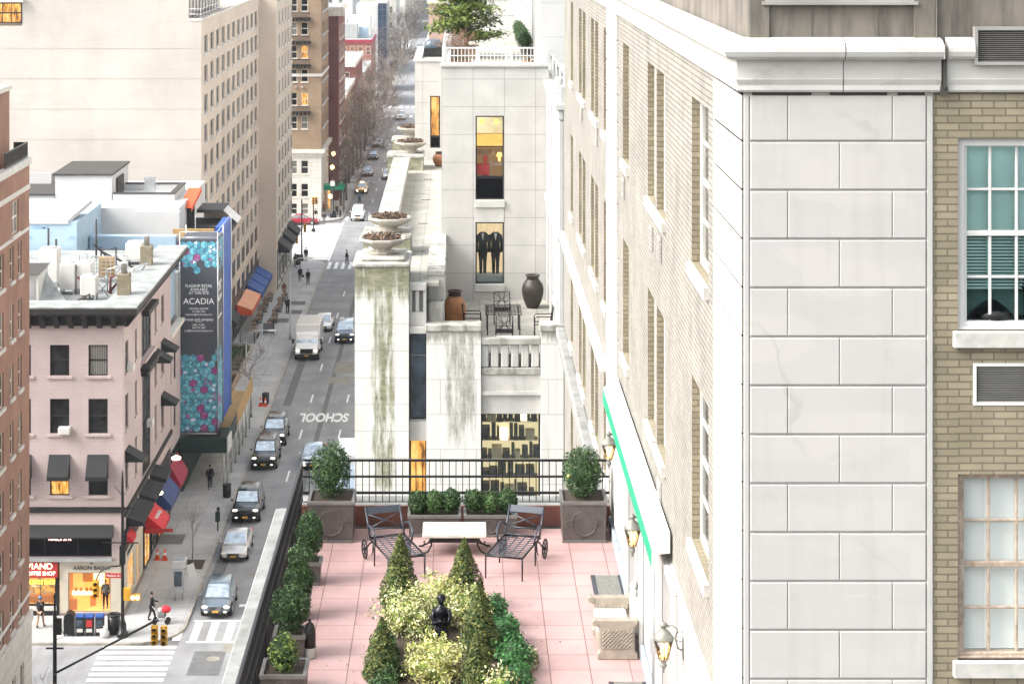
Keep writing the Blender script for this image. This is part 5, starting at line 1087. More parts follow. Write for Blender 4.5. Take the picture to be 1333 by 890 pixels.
m = MB(); wall(m, (-60, Yb), SOUTH, 37.7, 0, 33.0, [(19.0, 22.3, 32.5, 33.0)], .15); m.quad((-60, Yb, 33.0), (-23.4, Yb, 33.0), (-23.4, Yb, 44), (-60, Yb, 44)); m.build('blank_wall', 'beige_blank', bt)
m = MB()
for z in (30.6, 28.0, 25.4, 22.8): m.box(-60, -22.32, Yb - .02, Yb - .004, z - .03, z)
m.build('floor_joints', 'band_line', bt)
m = MB(); m.box(-60, -23.4, Yb + .05, 200, 33, 44); m.build('penthouse', 'beige_brick', bt); m = MB(); m.quad((-23.38, Yb + .6, 33.1), (-23.38, 199.5, 33.1), (-23.38, 199.5, 36), (-23.38, Yb + .6, 36)); m.build('penthouse_glass', 'glass_dark', bt)
for k in range(10): MB().box(-23.37, -23.3, Yb + .8 + 2.2 * k, Yb + 1.0 + 2.2 * k, 33.05, 36).build('mullion', 'white_paint', bt)
m = MB(); m.box(-23.4, -22.2, Yb - .05, Yb + .3, 32.9, 33.12); m.box(-22.6, -22.2, Yb + .3, 227, 32.9, 33.12); m.build('coping', 'lime_trim', bt, bevel=.03)
m = MB()
for z in (33.5, 33.95): m.tube([(-23.4, Yb + .05, z), (-22.35, Yb + .05, z), (-22.35, 227, z)], .035, 5)
for k in range(26): m.tube([(-22.35, Yb + .05 + 2 * k, 33.1), (-22.35, Yb + .05 + 2 * k, 33.95)], .025, 4)
m.build('railing', 'white_paint', bt)
fr = window(bt, (-60, Yb), SOUTH, 19.0, 32.75, 3.3, 1.75, 4, 2, .09, .07, -.06, 'dark_frame', 'room_amber', label='lit amber window at the left end of the blank wall'); m = MB(); m.box(-41.3, -37.5, Yb - .5, Yb - .01, 34.55, 34.9); m.build('window_hood', 'lime_trim', bt)
m = MB(); wall(m, (-45, 227), SOUTH, 45 + P2, 0, 44, [], .1); m.quad((P2, 227, 0), (P2, 248, 0), (P2, 248, 44), (P2, 227, 44)); m.quad((P2, 248, 0), (-45, 248, 0), (-45, 248, 44), (P2, 248, 44)); m.build('corner_block', 'beige_brick', bt)
m = MB(); m.box(-22.6, -22.32, Yb + 1, 227, 0, 4.2); m.build('shop_front', 'shop_black', bt)
for k in range(8): window(bt, F1, EAST, 2 + 6.1 * k, .4, 4.6, 3.2, 3, 1, .08, .06, -.04, 'dark_frame', R.choice(['glass_dark', 'glass_dark', 'room_dim']))
for k in range(4): window(bt, (P2, 227), EAST, 1 + 5 * k, .4, 3.8, 4.4, 2, 2, .1, .08, -.05, 'dark_frame', 'glass_dark')
drop_awning(bt, F1, EAST, 28.5, 37.2, 2.65, 3.2, 1.5, 'canvas_peach', 'awning', .4, label='peach and orange cafe awning'); m = MB(); m.add([(-22.28, 204.98, 3.15), (-20.82, 204.98, 2.62), (-20.82, 204.98, 2.1), (-22.28, 204.98, 2.1)], [(0, 1, 2, 3)]); m.add([(-20.79, 205, 2.64), (-20.79, 213.7, 2.64), (-20.79, 213.7, 2.2), (-20.79, 205, 2.2)], [(0, 1, 2, 3)]); m.build('awning_side', 'canvas_orange', bt)
for k in range(3): drop_awning(bt, F1, EAST, 37.9 + 4.1 * k, 41.4 + 4.1 * k, 2.6, 3.5, 1.55, 'canvas_blue', 'awning', .5, label='royal blue shop awning')
for k in range(3): drop_awning(bt, (P2, 227), EAST, 2 + 6 * k, 6 + 6 * k, 4.7, 5.7, 1.3, 'canvas_black', 'awning', .3)
drop_awning(bt, F1, EAST, 17, 21, 3.6, 4.6, 1.2, 'canvas_black', 'awning', .3)

# ---------------- brown brick corner building across the wide street
br_ = thing('brown_building', 'brown brick apartment building with a pale stone base across the wide cross street', 'building', (-19.4, 281, 0)); A = (-45, 285.5); Yq = 285.5; ops = []; s = Yq / 281
rw = [30.4 - 3.26 * k for k in range(6)]; base_rows = [(7.95, 6.1), (4.75, 2.9), (2.0, .5)]
for zt in rw:
    for x0, x1 in ((-23.55, -22.75), (-22.2, -21.25), (-26.3, -25.4)): ops.append((x0 + 45, x1 + 45, zt - 1.75, zt))
m = MB(); wall(m, A, SOUTH, 25.6, 9.0, 36, ops, .2); m.build('brick_front', 'brown_brick', br_)
bops = [(x0 + 45, x1 + 45, zb, zt) for zt, zb in base_rows for x0, x1 in ((-23.55, -22.75), (-22.2, -21.2))]
m = MB(); wall(m, A, SOUTH, 25.6, 0, 9.0, bops, .2); m.quad((-19.4, Yq, 0), (-19.4, 301, 0), (-19.4, 301, 9), (-19.4, Yq, 9)); m.build('stone_base', 'lime_block', br_)
for o in ops + bops: window(br_, A, SOUTH, o[0], o[2], o[1] - o[0], o[3] - o[2], 1, 2, .07, .06, .1, 'cream_paint', 'room_amber' if abs(o[3] - rw[2]) < .1 and o[0] > 22.6 or abs(o[3] - rw[4]) < .1 and o[0] > 22.6 else R.choice(['glass_dark', 'glass_black', 'glass_blind']), (.15, .08, .1, 'lime_trim'))
sops = [(1.3 + 2.6 * k, 2.4 + 2.6 * k, zt - 1.8, zt) for k in range(5) for zt in rw]
m = MB(); wall(m, (-19.4, Yq), EAST, 15.5, 9, 36, sops, .2); m.quad((-19.4, 301, 0), (-45, 301, 0), (-45, 301, 36), (-19.4, 301, 36)); m.build('brick_side', 'brown_brick', br_)
for o in sops: window(br_, (-19.4, Yq), EAST, o[0], o[2], 1.1, 1.8, 1, 2, .07, .06, .1, 'cream_paint', 'glass_dark', (.2, .15, .2, 'white_stucco'))
for z0, z1, p_ in ((9.0, 9.5, .5), (8.6, 9.0, .25), (19.6, 20.0, .12)): m = MB(); m.box(-45, -19.4 + p_, Yq - p_, Yq, z0, z1); m.box(-19.4, -19.4 + p_, Yq, 301, z0, z1); m.build('stone_band', 'lime_trim', br_)
for k, zt in enumerate(rw):
    if k == 3: continue
    z = zt - 2.9
    if k == 5: continue
    m = MB(); m.box(-24, -20.9, Yq - .9, Yq - .01, z + .2, z + .34); c_ = m.build('balcony', 'bracket_dark', br_)
    m = MB()
    for xx in [(-24 + .12 * i) for i in range(26)]: m.box(xx, xx + .03, Yq - .9, Yq - .87, z + .34, z + 1.05)
    m.box(-24, -20.9, Yq - .92, Yq - .86, z + 1.05, z + 1.12); m.build('balcony_rail', 'bracket_dark', c_)
    m = MB(); [m.box(-23.9 + .55 * i, -23.7 + .55 * i, Yq - .7, Yq - .02, z - .15, z + .19) for i in range(6)]; m.build('balcony_brackets', 'bracket_dark', c_)
for x in (-22.9, -22.0): m = MB(); m.lathe([(.2, 0), (.24, .05), (0, .1)], (x, Yq - .1, 18.1), 10); m.build('medallion', 'white_stucco', br_)

# ---------------- farther buildings, one by one
def block_house(name, label, x0, x1, y0, y1, zt, mat, cat='building', frows=None, srows=None, trim='lime_trim', roofm='roof_silver', pane='glass_dark'):
    t = thing(name, label, cat, (x1 - 2, y0, 0)); m = MB(); shell(m, x0, x1, y0, y1, 0, zt); m.build('wall', mat, t)
    m = MB(); m.box(x0, x1 + .25, y0 - .25, y0, zt - .7, zt + .05); m.box(x1, x1 + .25, y0, y1, zt - .7, zt + .05); m.build('cornice', trim, t); m = MB(); m.quad((x0, y0, zt + .01), (x1, y0, zt + .01), (x1, y1, zt + .01), (x0, y1, zt + .01)); m.build('roof', roofm, t)
    if frows:
        for x in frows[0]:
            for z in frows[1]: window(t, (x, y0), SOUTH, 0, z, 1.0, 1.9, 1, 2, .08, .06, -.03, 'lime_trim', pane, (.2, .1, .12, trim))
    if srows:
        for y in srows[0]:
            for z in srows[1]: window(t, (x1, y), EAST, 0, z, 1.1, 1.9, 1, 2, .08, .06, -.03, 'lime_trim', pane, (.25, .15, .2, trim))
    return t
t = block_house('red_tower', 'dark red brick apartment tower with white window sills and a pale balcony on top', -45, -18.0, 302, 319, 28.4, 'dark_red_brick', srows=([304 + 3 * k for k in range(5)], [2 + 3.1 * k for k in range(8)])); m = MB(); m.box(-19.6, -17.2, 301.4, 303.6, 27.2, 27.5); m.box(-19.6, -17.2, 301.4, 301.6, 27.5, 28.5); m.box(-17.4, -17.2, 301.6, 303.6, 27.5, 28.5); m.build('balcony', 'lime_trim', t)
for y0, y1, zt, mt, lb in ((320, 341, 12.5, 'orange_brick', 'low orange brick house just beyond the dark red tower'), (342, 366, 13.0, 'brown_brick', 'low brown brick house between two red ones beyond the dark red tower'), (367, 398, 15.6, 'dark_red_brick', 'dark red row house with a white roof edge behind the bare trees'), (399, 431, 11.5, 'orange_brick', 'orange brick corner house behind the bare trees, before the second crossing')):
    block_house('row_house', lb, -40, -19.1, y0, y1, zt, mt, 'house', ([-20.9], [z for z in (zt - 3.5,)]), ([y0 + 3 + 5 * k for k in range(int((y1 - y0) / 5.5))], [z for z in (2.5, 5.6, 8.7) if z < zt - 2.5]), 'white_stucco')
t = block_house('red_house', 'red brick house with a red parapet and rooftop machinery, past the second crossing', -29, -19.7, 452, 474, 14.6, 'orange_brick', 'house', ([-28, -26.2, -24.4, -22.6, -20.9], [11.2, 8]), None, 'canvas_maroon')
for x, y, w_, h, mt in ((-24.5, 458, 3, 3.2, 'grey_metal'), (-21.8, 460, 2, 2.4, 'tyvek'), (-26.5, 462, 2, 4.2, 'white_stucco'), (-23, 468, 5, 4.6, 'ac_white')): MB().box(x - w_ / 2, x + w_ / 2, y, y + 3, 14.6, 14.6 + h).build('roof_plant', mt, t, bevel=.1)
MB_brick('dark_glazing', (.03, .05, .09), (.02, .035, .06), (.10, .13, .18), 1.1, 1.5, .06, .3, .3, 0, 0, rough=.2)
t = thing('dark_tower', 'narrow dark blue glazed tower end rising above the bare trees', 'building', (-18.7, 490, 0)); MB().box(-19.8, -17.75, 490, 506, 0, 21.0).build('glass_body', 'dark_glazing', t); MB().box(-25, -19.85, 490.5, 506, 0, 20.6).build('side_wing', 'white_stucco', t); MB().box(-20, -17.6, 489.8, 506.2, 21.01, 21.5).build('roof_slab', 'white_stucco', t)
block_house('cream_block', 'cream apartment block far down the avenue behind the dark glazed tower', -48, -19, 600, 640, 34, 'lime_block', 'building', ([-33 + 3.0 * k for k in range(5)], [9, 13.4, 17.8, 22.2, 26.6]), None)
block_house('white_block', 'plain white apartment block far off at the left, over the red house roof', -60, -28.5, 540, 580, 36, 'white_stucco', 'building', ([-40 + 2.6 * k for k in range(4)], [14, 18, 22, 26]), None)
block_house('grey_block', 'grey apartment block far down the avenue', -50, -19, 700, 800, 30, 'lime_block', 'building', ([-27, -24, -21], [16, 20, 24]), ([704 + 8 * k for k in range(8)], [8, 14, 20]))
block_house('tan_block', 'tan apartment block at the far end of the avenue', -60, -19, 820, 1000, 38, 'beige_brick', 'building', ([-27, -24, -21], [16, 22, 28]), None)
block_house('east_block', 'grey brick block on the east side seen through the trellis', .8, 40, 150, 246, 41, 'lime_block', 'building', ([1.6 + 1.9 * k for k in range(6)], [29, 32, 35, 38]), None)
block_house('east_tower', 'pale far building on the east side of the avenue', .8, 40, 286, 420, 34, 'beige_brick', 'building', None, None)
MB_brick('pale_pink_brick', (.42, .30, .25), (.38, .27, .22), (.36, .28, .24), .4, .14, .018, .2, .4, .2)
t = thing('brick_bulkhead', 'pinkish brick rooftop bulkhead left of the terrace pine', 'bulkhead', (-1.3, 112, 31)); MB().box(-1.75, -.72, 112, 116, 28, 37.2).build('wall', 'pale_pink_brick', t); MB().box(-1.85, -.62, 111.9, 116.1, 37.2, 37.45).build('coping', 'lime_trim', t)
t = thing('annex_rear', 'pale brick rear building beyond the upper walkway', 'building', (0, 112, 0)); m = MB(); m.box(-2.2, 12, 110.2, 146, 0, 33.5); m.build('wall', 'lime_block', t); m = MB(); m.box(-2.3, 12, 110.1, 146, 33.505, 33.7); m.build('coping', 'lime_trim', t)
# ================================================================== terrace furniture and planting
M('lead', (.085, .075, .07), .55, metal=.2, var=.3, vs=6, streak=.3, stcol=(.16, .15, .14), sts=(6, 6, 2)); M('lead_rim', (.22, .21, .20), .5, metal=.3)
for n_, c in (('leaf_box', (.028, .068, .022)), ('leaf_box_light', (.075, .135, .042)), ('leaf_dark', (.025, .06, .02)), ('leaf_yellow', (.66, .63, .22)), ('leaf_cream', (.84, .82, .50)), ('leaf_lime', (.26, .34, .07)), ('leaf_thuja', (.085, .105, .025)), ('leaf_thuja_light', (.17, .18, .05)), ('leaf_ivy', (.03, .12, .03)), ('leaf_ivy_light', (.06, .19, .05)), ('leaf_pine', (.07, .12, .035)), ('leaf_pine_light', (.22, .28, .07))):
    M(n_, c, .6, var=.45, vs=7, spec=.3)
M('bark', (.15, .12, .10), .9, var=.3, vs=8); M('bark_grey', (.26, .225, .20), .9, var=.3, vs=6); M('bark_red', (.30, .17, .12), .9, var=.3)
M('table_stone', (.66, .64, .58), .45, var=.2, vs=5); M('table_inlay', (.36, .38, .36), .5, var=.4, vs=9); M('carved_stone', (.38, .33, .27), .85, var=.25, vs=6, streak=.5, stcol=(.22, .19, .15), sts=(5, 5, 2), bmp=.3, bs=40); M('cushion', (.80, .79, .74), .9); M('mat_grey', (.20, .20, .18), .95, var=.3, vs=20); M('mat_dark', (.035, .038, .05), .9); M('bronze', (.012, .013, .018), .28, metal=.6, var=.3, vs=6); M('plant_white', (.62, .6, .55), .7)

def blob(c, rx, ry, rz, lump=.18, seed=0, shell_=.55, cone=0):
    """Leaf positions through a lumpy crown: more of them towards the outside, with gaps."""
    def fn(r):
        for _ in range(30):
            v = Vector((r.gauss(0, 1), r.gauss(0, 1), r.gauss(0, 1))).normalized(); k = 1 + lump * noise.noise(v * 2.6 + Vector((seed, seed * 1.7, 0))) * 2 + lump * .5 * noise.noise(v * 6 + Vector((seed, 0, 0)))
            q = (shell_ + (1 - shell_) * r.random() ** .6) * k
            if noise.noise(Vector((v.x * 5, v.y * 5, v.z * 5)) + Vector((seed * 3, 0, seed))) < -.42: continue
            break
        p = Vector((v.x * rx, v.y * ry, v.z * rz)) * q
        return (Vector(c) + p, v)
    return fn
def conefn(c, r0, h, seed=0):
    def fn(r):
        t_ = r.random() ** 1.35; a = r.random() * 6.283; k = 1 + .22 * noise.noise(Vector((math.cos(a) * 1.6, math.sin(a) * 1.6, t_ * 5 + seed))); q = r0 * (1 - t_) ** .8 * (1 if t_ > .08 else .75 + t_ * 3) * k * (.55 + .45 * r.random() ** .5)
        return (Vector((c[0] + q * math.cos(a), c[1] + q * math.sin(a), c[2] + t_ * h)), Vector((math.cos(a), math.sin(a), .5)))
    return fn
def stems(base, top_z, spread, n, rng, r=.012):
    m = MB()
    for k in range(n): a = rng.random() * 6.28; m.tube([base, (base[0] + spread * .4 * math.cos(a), base[1] + spread * .4 * math.sin(a), (base[2] + top_z) / 2), (base[0] + spread * math.cos(a), base[1] + spread * math.sin(a), top_z)], [r * 1.3, r, r * .4], 5)
    return m
def shrub(parent, fn, n, size, mats, seed, base, topz, spread, ns=7):
    rg = random.Random(seed); stems(base, topz, spread, ns, rg).build('stems', 'bark', parent); leaves(fn, n, size, rg, mats=len(mats), up=.1).build('foliage', mats, parent, fix=False)
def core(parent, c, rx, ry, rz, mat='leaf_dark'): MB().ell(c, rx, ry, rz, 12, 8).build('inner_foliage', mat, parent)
BOX = ['leaf_box', 'leaf_box', 'leaf_box_light', 'leaf_dark']
def planter(name, label, x0, x1, y0, y1, h, relief=True, group='lead planters on the terrace'):
    t = thing(name, label, 'planter', ((x0 + x1) / 2, (y0 + y1) / 2, TZ), group); z = TZ; i = .02; m = MB(); a, b, c, d = (x0 + i, y0 + i), (x1 - i, y0 + i), (x1 - i, y1 - i), (x0 + i, y1 - i)
    m.add([(*a, z + .0), (*b, z), (*c, z), (*d, z), (x0, y0, z + h - .05), (x1, y0, z + h - .05), (x1, y1, z + h - .05), (x0, y1, z + h - .05)], [(0, 1, 5, 4), (1, 2, 6, 5), (2, 3, 7, 6), (3, 0, 4, 7), (0, 3, 2, 1)])
    m.build('box', 'lead', t, fix=False); r = MB(); w_ = .035
    r.box(x0 - .015, x1 + .015, y0 - .015, y0 + w_, z + h - .05, z + h); r.box(x0 - .015, x1 + .015, y1 - w_, y1 + .015, z + h - .05, z + h); r.box(x0 - .015, x0 + w_, y0 + w_, y1 - w_, z + h - .05, z + h); r.box(x1 - w_, x1 + .015, y0 + w_, y1 - w_, z + h - .05, z + h); r.box(x0 + .005, x1 - .005, y0 + .0, y0 + .02, z + .005, z + .045); r.build('rim', 'lead_rim', t)
    MB().box(x0 + w_, x1 - w_, y0 + w_, y1 - w_, z + h - .12, z + h - .04).build('soil', 'soil', t)
    if relief:
        m = MB(); cx_, cz_, R0 = (x0 + x1) / 2, z + h * .47, min(x1 - x0, h) * .3
        m.tube([(cx_ + R0 * (1 + .03 * math.cos(8 * a)) * math.cos(a), y0 + .012, cz_ + R0 * (1 + .03 * math.cos(8 * a)) * math.sin(a)) for a in [math.pi * 2 * k / 40 for k in range(41)]], .014, 5, caps=False)
        for q in range(4): a = math.pi / 2 * q; m.tube([(cx_ + R0 * 1.15 * math.cos(a) + .05 * math.cos(b_), y0 + .012, cz_ + R0 * 1.15 * math.sin(a) + .05 * math.sin(b_)) for b_ in [k * .6 for k in range(9)]], .01, 4)
        m.build('relief', 'lead', t)
    return t
def bush(label, c, rx, rz, n, seed, mats=BOX, size=.026, grp='clipped bushes in the terrace planters', low=0.0, name='boxwood_bush'):
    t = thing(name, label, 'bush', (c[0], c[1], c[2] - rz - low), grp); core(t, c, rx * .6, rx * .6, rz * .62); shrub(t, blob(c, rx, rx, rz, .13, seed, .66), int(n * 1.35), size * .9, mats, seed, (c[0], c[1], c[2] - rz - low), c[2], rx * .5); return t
planter('square_planter', 'large square lead planter with a ring relief, at the left end of the back railing', -2.56, -1.80, 34.4, 35.15, .69); planter('square_planter', 'large square lead planter with a ring relief, at the right end near the lantern wall', 1.69, 2.44, 34.4, 35.15, .69)
bush('rounded green bush in the large planter at the left end of the back railing', (-2.2, 34.8, 32.62), .33, .46, 3200, 1); t = bush('rounded green bush with a yellow flower in the large planter by the lantern wall', (2.06, 34.8, 32.58), .34, .44, 3200, 2); MB().ell((1.81, 34.56, 32.58), .03, .03, .03, 8, 6).build('flower', 'emit_yellow' if False else 'leaf_yellow', t)
planter('trough_planter', 'long low lead trough behind the table, left of the two', -.89, -.01, 34.72, 35.2, .37, True); planter('trough_planter', 'long low lead trough behind the table, right of the two', .06, .94, 34.72, 35.2, .37, True)
for k, x in enumerate((-.73, -.45, -.17, .22, .50, .79)): bush(('left', 'middle', 'right')[k % 3] + ' round box ball in the ' + ('left' if k < 3 else 'right') + ' trough behind the table', (x, 34.95, 32.03 + (.03 if k in (2, 3, 5) else 0)), .17, .2, 1200, 10 + k, grp='box balls in the low troughs', mats=BOX if k not in (1, 4) else ['leaf_box_light', 'leaf_box', 'leaf_box_light'])
planter('square_planter', 'small square lead planter by the street railing, next after the big corner planter', -2.56, -2.2, 32.2, 32.56, .36, False); bush('egg shaped bush by the street railing, next after the big corner planter', (-2.38, 32.38, 32.24), .22, .38, 2200, 21)
planter('square_planter', 'small lead planter by the street railing half hidden under a two tiered bush', -2.62, -2.26, 30.6, 30.96, .34, False); t = bush('two tiered bush in the middle of the street railing row', (-2.44, 30.8, 32.06), .25, .25, 1900, 22, low=.1); rg = random.Random(5); leaves(blob((-2.42, 30.9, 32.38), .19, .19, .17, .2, 9), 800, .026, rg, mats=4).build('upper_foliage', BOX, t, fix=False)
planter('square_planter', 'lead planter by the street railing hidden under a broad bush', -2.64, -2.2, 28.95, 29.4, .36, False); bush('broad bush by the street railing beside the black garden light', (-2.42, 29.15, 32.2), .28, .34, 2400, 23)
planter('square_planter', 'lead planter nearest the camera by the street railing, with bare soil round its shrub', -2.68, -2.08, 27.45, 28.08, .36); t = bush('loose thin shrub in the planter nearest the camera', (-2.4, 27.75, 32.05), .2, .27, 900, 24, ['leaf_box_light', 'leaf_box', 'leaf_lime'], .03)
t = thing('garden_light', 'black domed garden light on a white base beside the railing planters', 'garden light', (-2.14, 29.1, TZ)); MB().lathe([(.085, 0), (.09, .02), (.09, .14), (.082, .15)], (-2.14, 29.1, TZ), 16).build('base', 'plant_white', t); MB().lathe([(.083, .15), (.085, .34), (.075, .42), (.05, .48), (.02, .5), (.025, .53), (0, .55)], (-2.14, 29.1, TZ), 16).build('cover', 'sig_black', t)

# iron chaise longues
def chaise():
    t = thing('chaise_longue', 'wrought iron chaise longue', 'lounge chair', (0, 0, 0), 'wrought iron chaise longues'); W = .3; H = .36; tu = lambda *p, r=.016, n=6: MB().tube(p, r, n)
    m = MB(); m.tube([(-W, 0, H), (W, 0, H), (W, 1.12, H), (-W, 1.12, H), (-W, 0, H)], .018, 6); m.build('seat_frame', 'black_metal', t)
    m = MB()
    for k in range(1, 11): m.box(-W, W, 1.12 * k / 11 - .012, 1.12 * k / 11 + .012, H - .004, H + .004)
    for k in range(1, 5): x = -W + 2 * W * k / 5; m.box(x - .012, x + .012, 0, 1.12, H + .0045, H + .009)
    m.build('seat_straps', 'iron_blue', t)
    P = lambda s, v: (s * (W - .01), 1.12 + .3 * v, H + .42 * v)
    m = MB(); m.tube([P(-1, 0), P(-1, 1)], .018, 6); m.tube([P(1, 0), P(1, 1)], .018, 6); m.tube([P(-1, .28), P(1, .28)], .014, 5); m.tube([P(-1, .05), P(1, .05)], .014, 5)
    m.tube([P(-.92, .32), P(.92, .76)], .011, 5); m.tube([P(.92, .32), P(-.92, .76)], .011, 5); a, b, c, d = P(-1, .78), P(1, .78), P(1, 1), P(-1, 1); m.prism([a, b, c, d], (0, .015, -.015)); m.build('backrest', 'iron_blue', t)
    for s in (-1, 1):
        MB().tube([(s * W, 0, H), (s * W, 0, .0)], [.016, .012], 6).build('leg', 'black_metal', t); MB().tube([(s * W, .82, H), (s * W, .82, .0)], [.016, .012], 6).build('leg', 'black_metal', t)
        MB().tube([(s * W, .74, H), (s * (W + .02), .74, .5), (s * (W + .03), .82, .57), (s * (W + .03), 1.0, .6), (s * (W + .02), 1.17, .55), (s * W, 1.22, .5)], .017, 6).build('armrest', 'iron_blue', t)
        m = MB(); m.tube([(s * W, .9, H), (s * W, 1.08, .3), (s * (W + .02), 1.25, .16)], .014, 5); m.tube([(s * W, 1.0, .12), (s * W, .92, .2), (s * W, .9, H)], .011, 5); m.build('wheel_strut', 'black_metal', t)
        m = MB(); cx_ = s * (W + .05); m.tube([(cx_, 1.25 + .15 * math.cos(a), .155 + .15 * math.sin(a)) for a in [math.pi * 2 * k / 20 for k in range(21)]], .014, 5, caps=False)
        for k in range(5): a = math.pi * k / 5; m.tube([(cx_, 1.25 + .14 * math.cos(a), .155 + .14 * math.sin(a)), (cx_, 1.25 - .14 * math.cos(a), .155 - .14 * math.sin(a))], .006, 4)
        m.tube([(cx_ - .03, 1.25, .155), (cx_ + .03, 1.25, .155)], .025, 8); m.build('wheel', 'black_metal', t)
    return t
c1 = chaise(); c1['label'] = 'wrought iron chaise longue left of the stone topped table'
c2 = tree_copy(c1, loc=(.68, 32.5, TZ), rz=-.29, label='wrought iron chaise longue right of the stone topped table'); c1.location = (-.86, 32.5, TZ); c1.rotation_euler = (0, 0, .31)
# stone topped table on iron legs
tb = thing('coffee_table', 'low table with an inlaid pale stone top on black scrolled iron legs', 'table', (-.1, 33.95, TZ)); m = MB(); m.box(-.63, .42, 33.6, 34.32, 31.82, 31.88); m.build('table_top', 'table_stone', tb, bevel=.012)
m = MB(); x0, x1, y0, y1 = -.56, .35, 33.68, 34.24
for a, b, c, d in ((x0, x1, y0, y0 + .05), (x0, x1, y1 - .05, y1), (x0, x0 + .05, y0 + .05, y1 - .05), (x1 - .05, x1, y0 + .05, y1 - .05)): m.box(a, b, c, d, 31.8805, 31.883)
rg = random.Random(4)
for k in range(34): a, b = rg.uniform(x0 + .12, x1 - .14), rg.uniform(y0 + .12, y1 - .14); m.box(a, a + rg.uniform(.01, .04), b, b + rg.uniform(.008, .025), 31.8805, 31.883)
m.build('inlay', 'table_inlay', tb); m = MB(); m.box(-.5, .29, 33.7, 33.73, 31.72, 31.819); m.box(-.5, .29, 34.2, 34.23, 31.72, 31.819); m.box(-.5, -.47, 33.731, 34.199, 31.72, 31.819); m.box(.26, .29, 33.731, 34.199, 31.72, 31.819); m.build('apron', 'black_metal', tb)
for s, x in ((-1, -.5), (1, .29)):
    for y in (33.72, 34.2): m = MB(); m.tube([(x, y, 31.8), (x - s * .02, y, 31.68), (x + s * .04, y, 31.57), (x + s * .14, y, 31.52), (x + s * .2, y, 31.515)], .016, 6); m.tube([(x, y, 31.72), (x + s * .07, y, 31.69), (x + s * .1, y, 31.7), (x + s * .11, y, 31.73), (x + s * .085, y, 31.74)], .012, 5); m.build('leg', 'black_metal', tb)
# carved stone bench
bn = thing('stone_bench', 'carved pale stone bench with lattice ends and a white cushion against the white wall', 'bench', (2.2, 29.5, TZ))
for y in (29.0, 29.98):
    m = MB(); pr = [(1.93, 31.5), (2.5, 31.5), (2.5, 31.58), (2.46, 31.62), (2.45, 31.95), (2.5, 32.0), (2.5, 32.06), (1.88, 32.06), (1.88, 32.0), (1.95, 31.94), (1.96, 31.62), (1.92, 31.58)]; m.prism([(x, y, z) for x, z in pr], (0, .13, 0)); e_ = m.build('end_panel', 'carved_stone', bn, bevel=.012)
    m = MB()
    for k in range(0):
        for s in (1, -1):
            x = 1.99 + .40 * k / 6; L = .2
            a = (max(1.99, min(2.42, x - L * .5)), 31.65); 
            xx0, xx1 = x - .16 * s, x + .16 * s; q = sorted([xx0, xx1]); 
            if q[1] > 2.44 or q[0] < 1.97: continue
            m.obox((x, y - .004 - .004 * (s > 0), 31.79), (.155 * s, 0, .13), (0, .006, 0), (.009, 0, -.01 * s))
    for k in range(-6, 12):
        for s in (1, -1):
            c = .055 * k; xa_, xb_, za, zb = 2.0, 2.42, 31.66, 31.93; pts = []
            for q in range(41):
                x = xa_ + (xb_ - xa_) * q / 40; z = za + c + (x - xa_) if s > 0 else zb - c - (x - xa_)
                if za <= z <= zb: pts.append((x, z))
            if len(pts) < 4: continue
            p0, p1 = pts[0], pts[-1]; m.tube([(p0[0], y - .007, p0[1]), (p1[0], y - .007, p1[1])], .010, 4, smooth=False)
    m.build('lattice_relief', 'carved_stone', e_); m = MB(); m.tube([(1.9, y - .01, 32.02), (1.9, y + .14, 32.02)], .045, 10); m.build('scroll', 'carved_stone', e_)
m = MB(); m.box(1.95, 2.44, 29.131, 29.979, 31.55, 31.84); m.build('seat', 'carved_stone', bn); m = MB(); m.box(1.93, 2.4, 29.14, 29.97, 31.841, 31.91); m.build('cushion', 'cushion', bn, bevel=.03, seg=3)
m = MB(); pts = [(2.46, 29.56 + .42 * math.cos(a), 31.98 + .34 * math.sin(a)) for a in [math.pi * 2 * k / 24 for k in range(24)]]; m.prism(pts, (.07, 0, 0)); m.ell((2.49, 29.56, 32.36), .06, .09, .07); m.ell((2.49, 29.4, 32.31), .04, .07, .05); m.ell((2.49, 29.72, 32.31), .04, .07, .05); m.build('backrest', 'cushion', bn, bevel=.02)
m = MB(); m.tube([(2.53 + .0 * k, 29.3 + .04 * math.cos(k * .5), 31.75 + .07 * math.sin(k * .5)) for k in range(14)], .008, 5); m.build('iron_ring', 'black_metal', bn)
def mat_(label, x0, x1, y0, y1):
    t = thing('doormat', label, 'doormat', ((x0 + x1) / 2, (y0 + y1) / 2, TZ), 'doormats on the pink tiles'); MB().box(x0 + .07, x1 - .07, y0, y1, TZ + .001, TZ + .012).build('pad', 'mat_grey', t); m = MB(); m.box(x0, x0 + .069, y0, y1, TZ + .001, TZ + .014); m.box(x1 - .069, x1, y0, y1, TZ + .001, TZ + .014); m.build('edge_strip', 'mat_dark', t)
mat_('grey doormat with dark ends just beyond the stone bench', 2.06, 2.56, 31.0, 32.7); mat_('doormat at the bottom edge, nearer the camera than the stone bench', 2.02, 2.55, 27.0, 28.15)

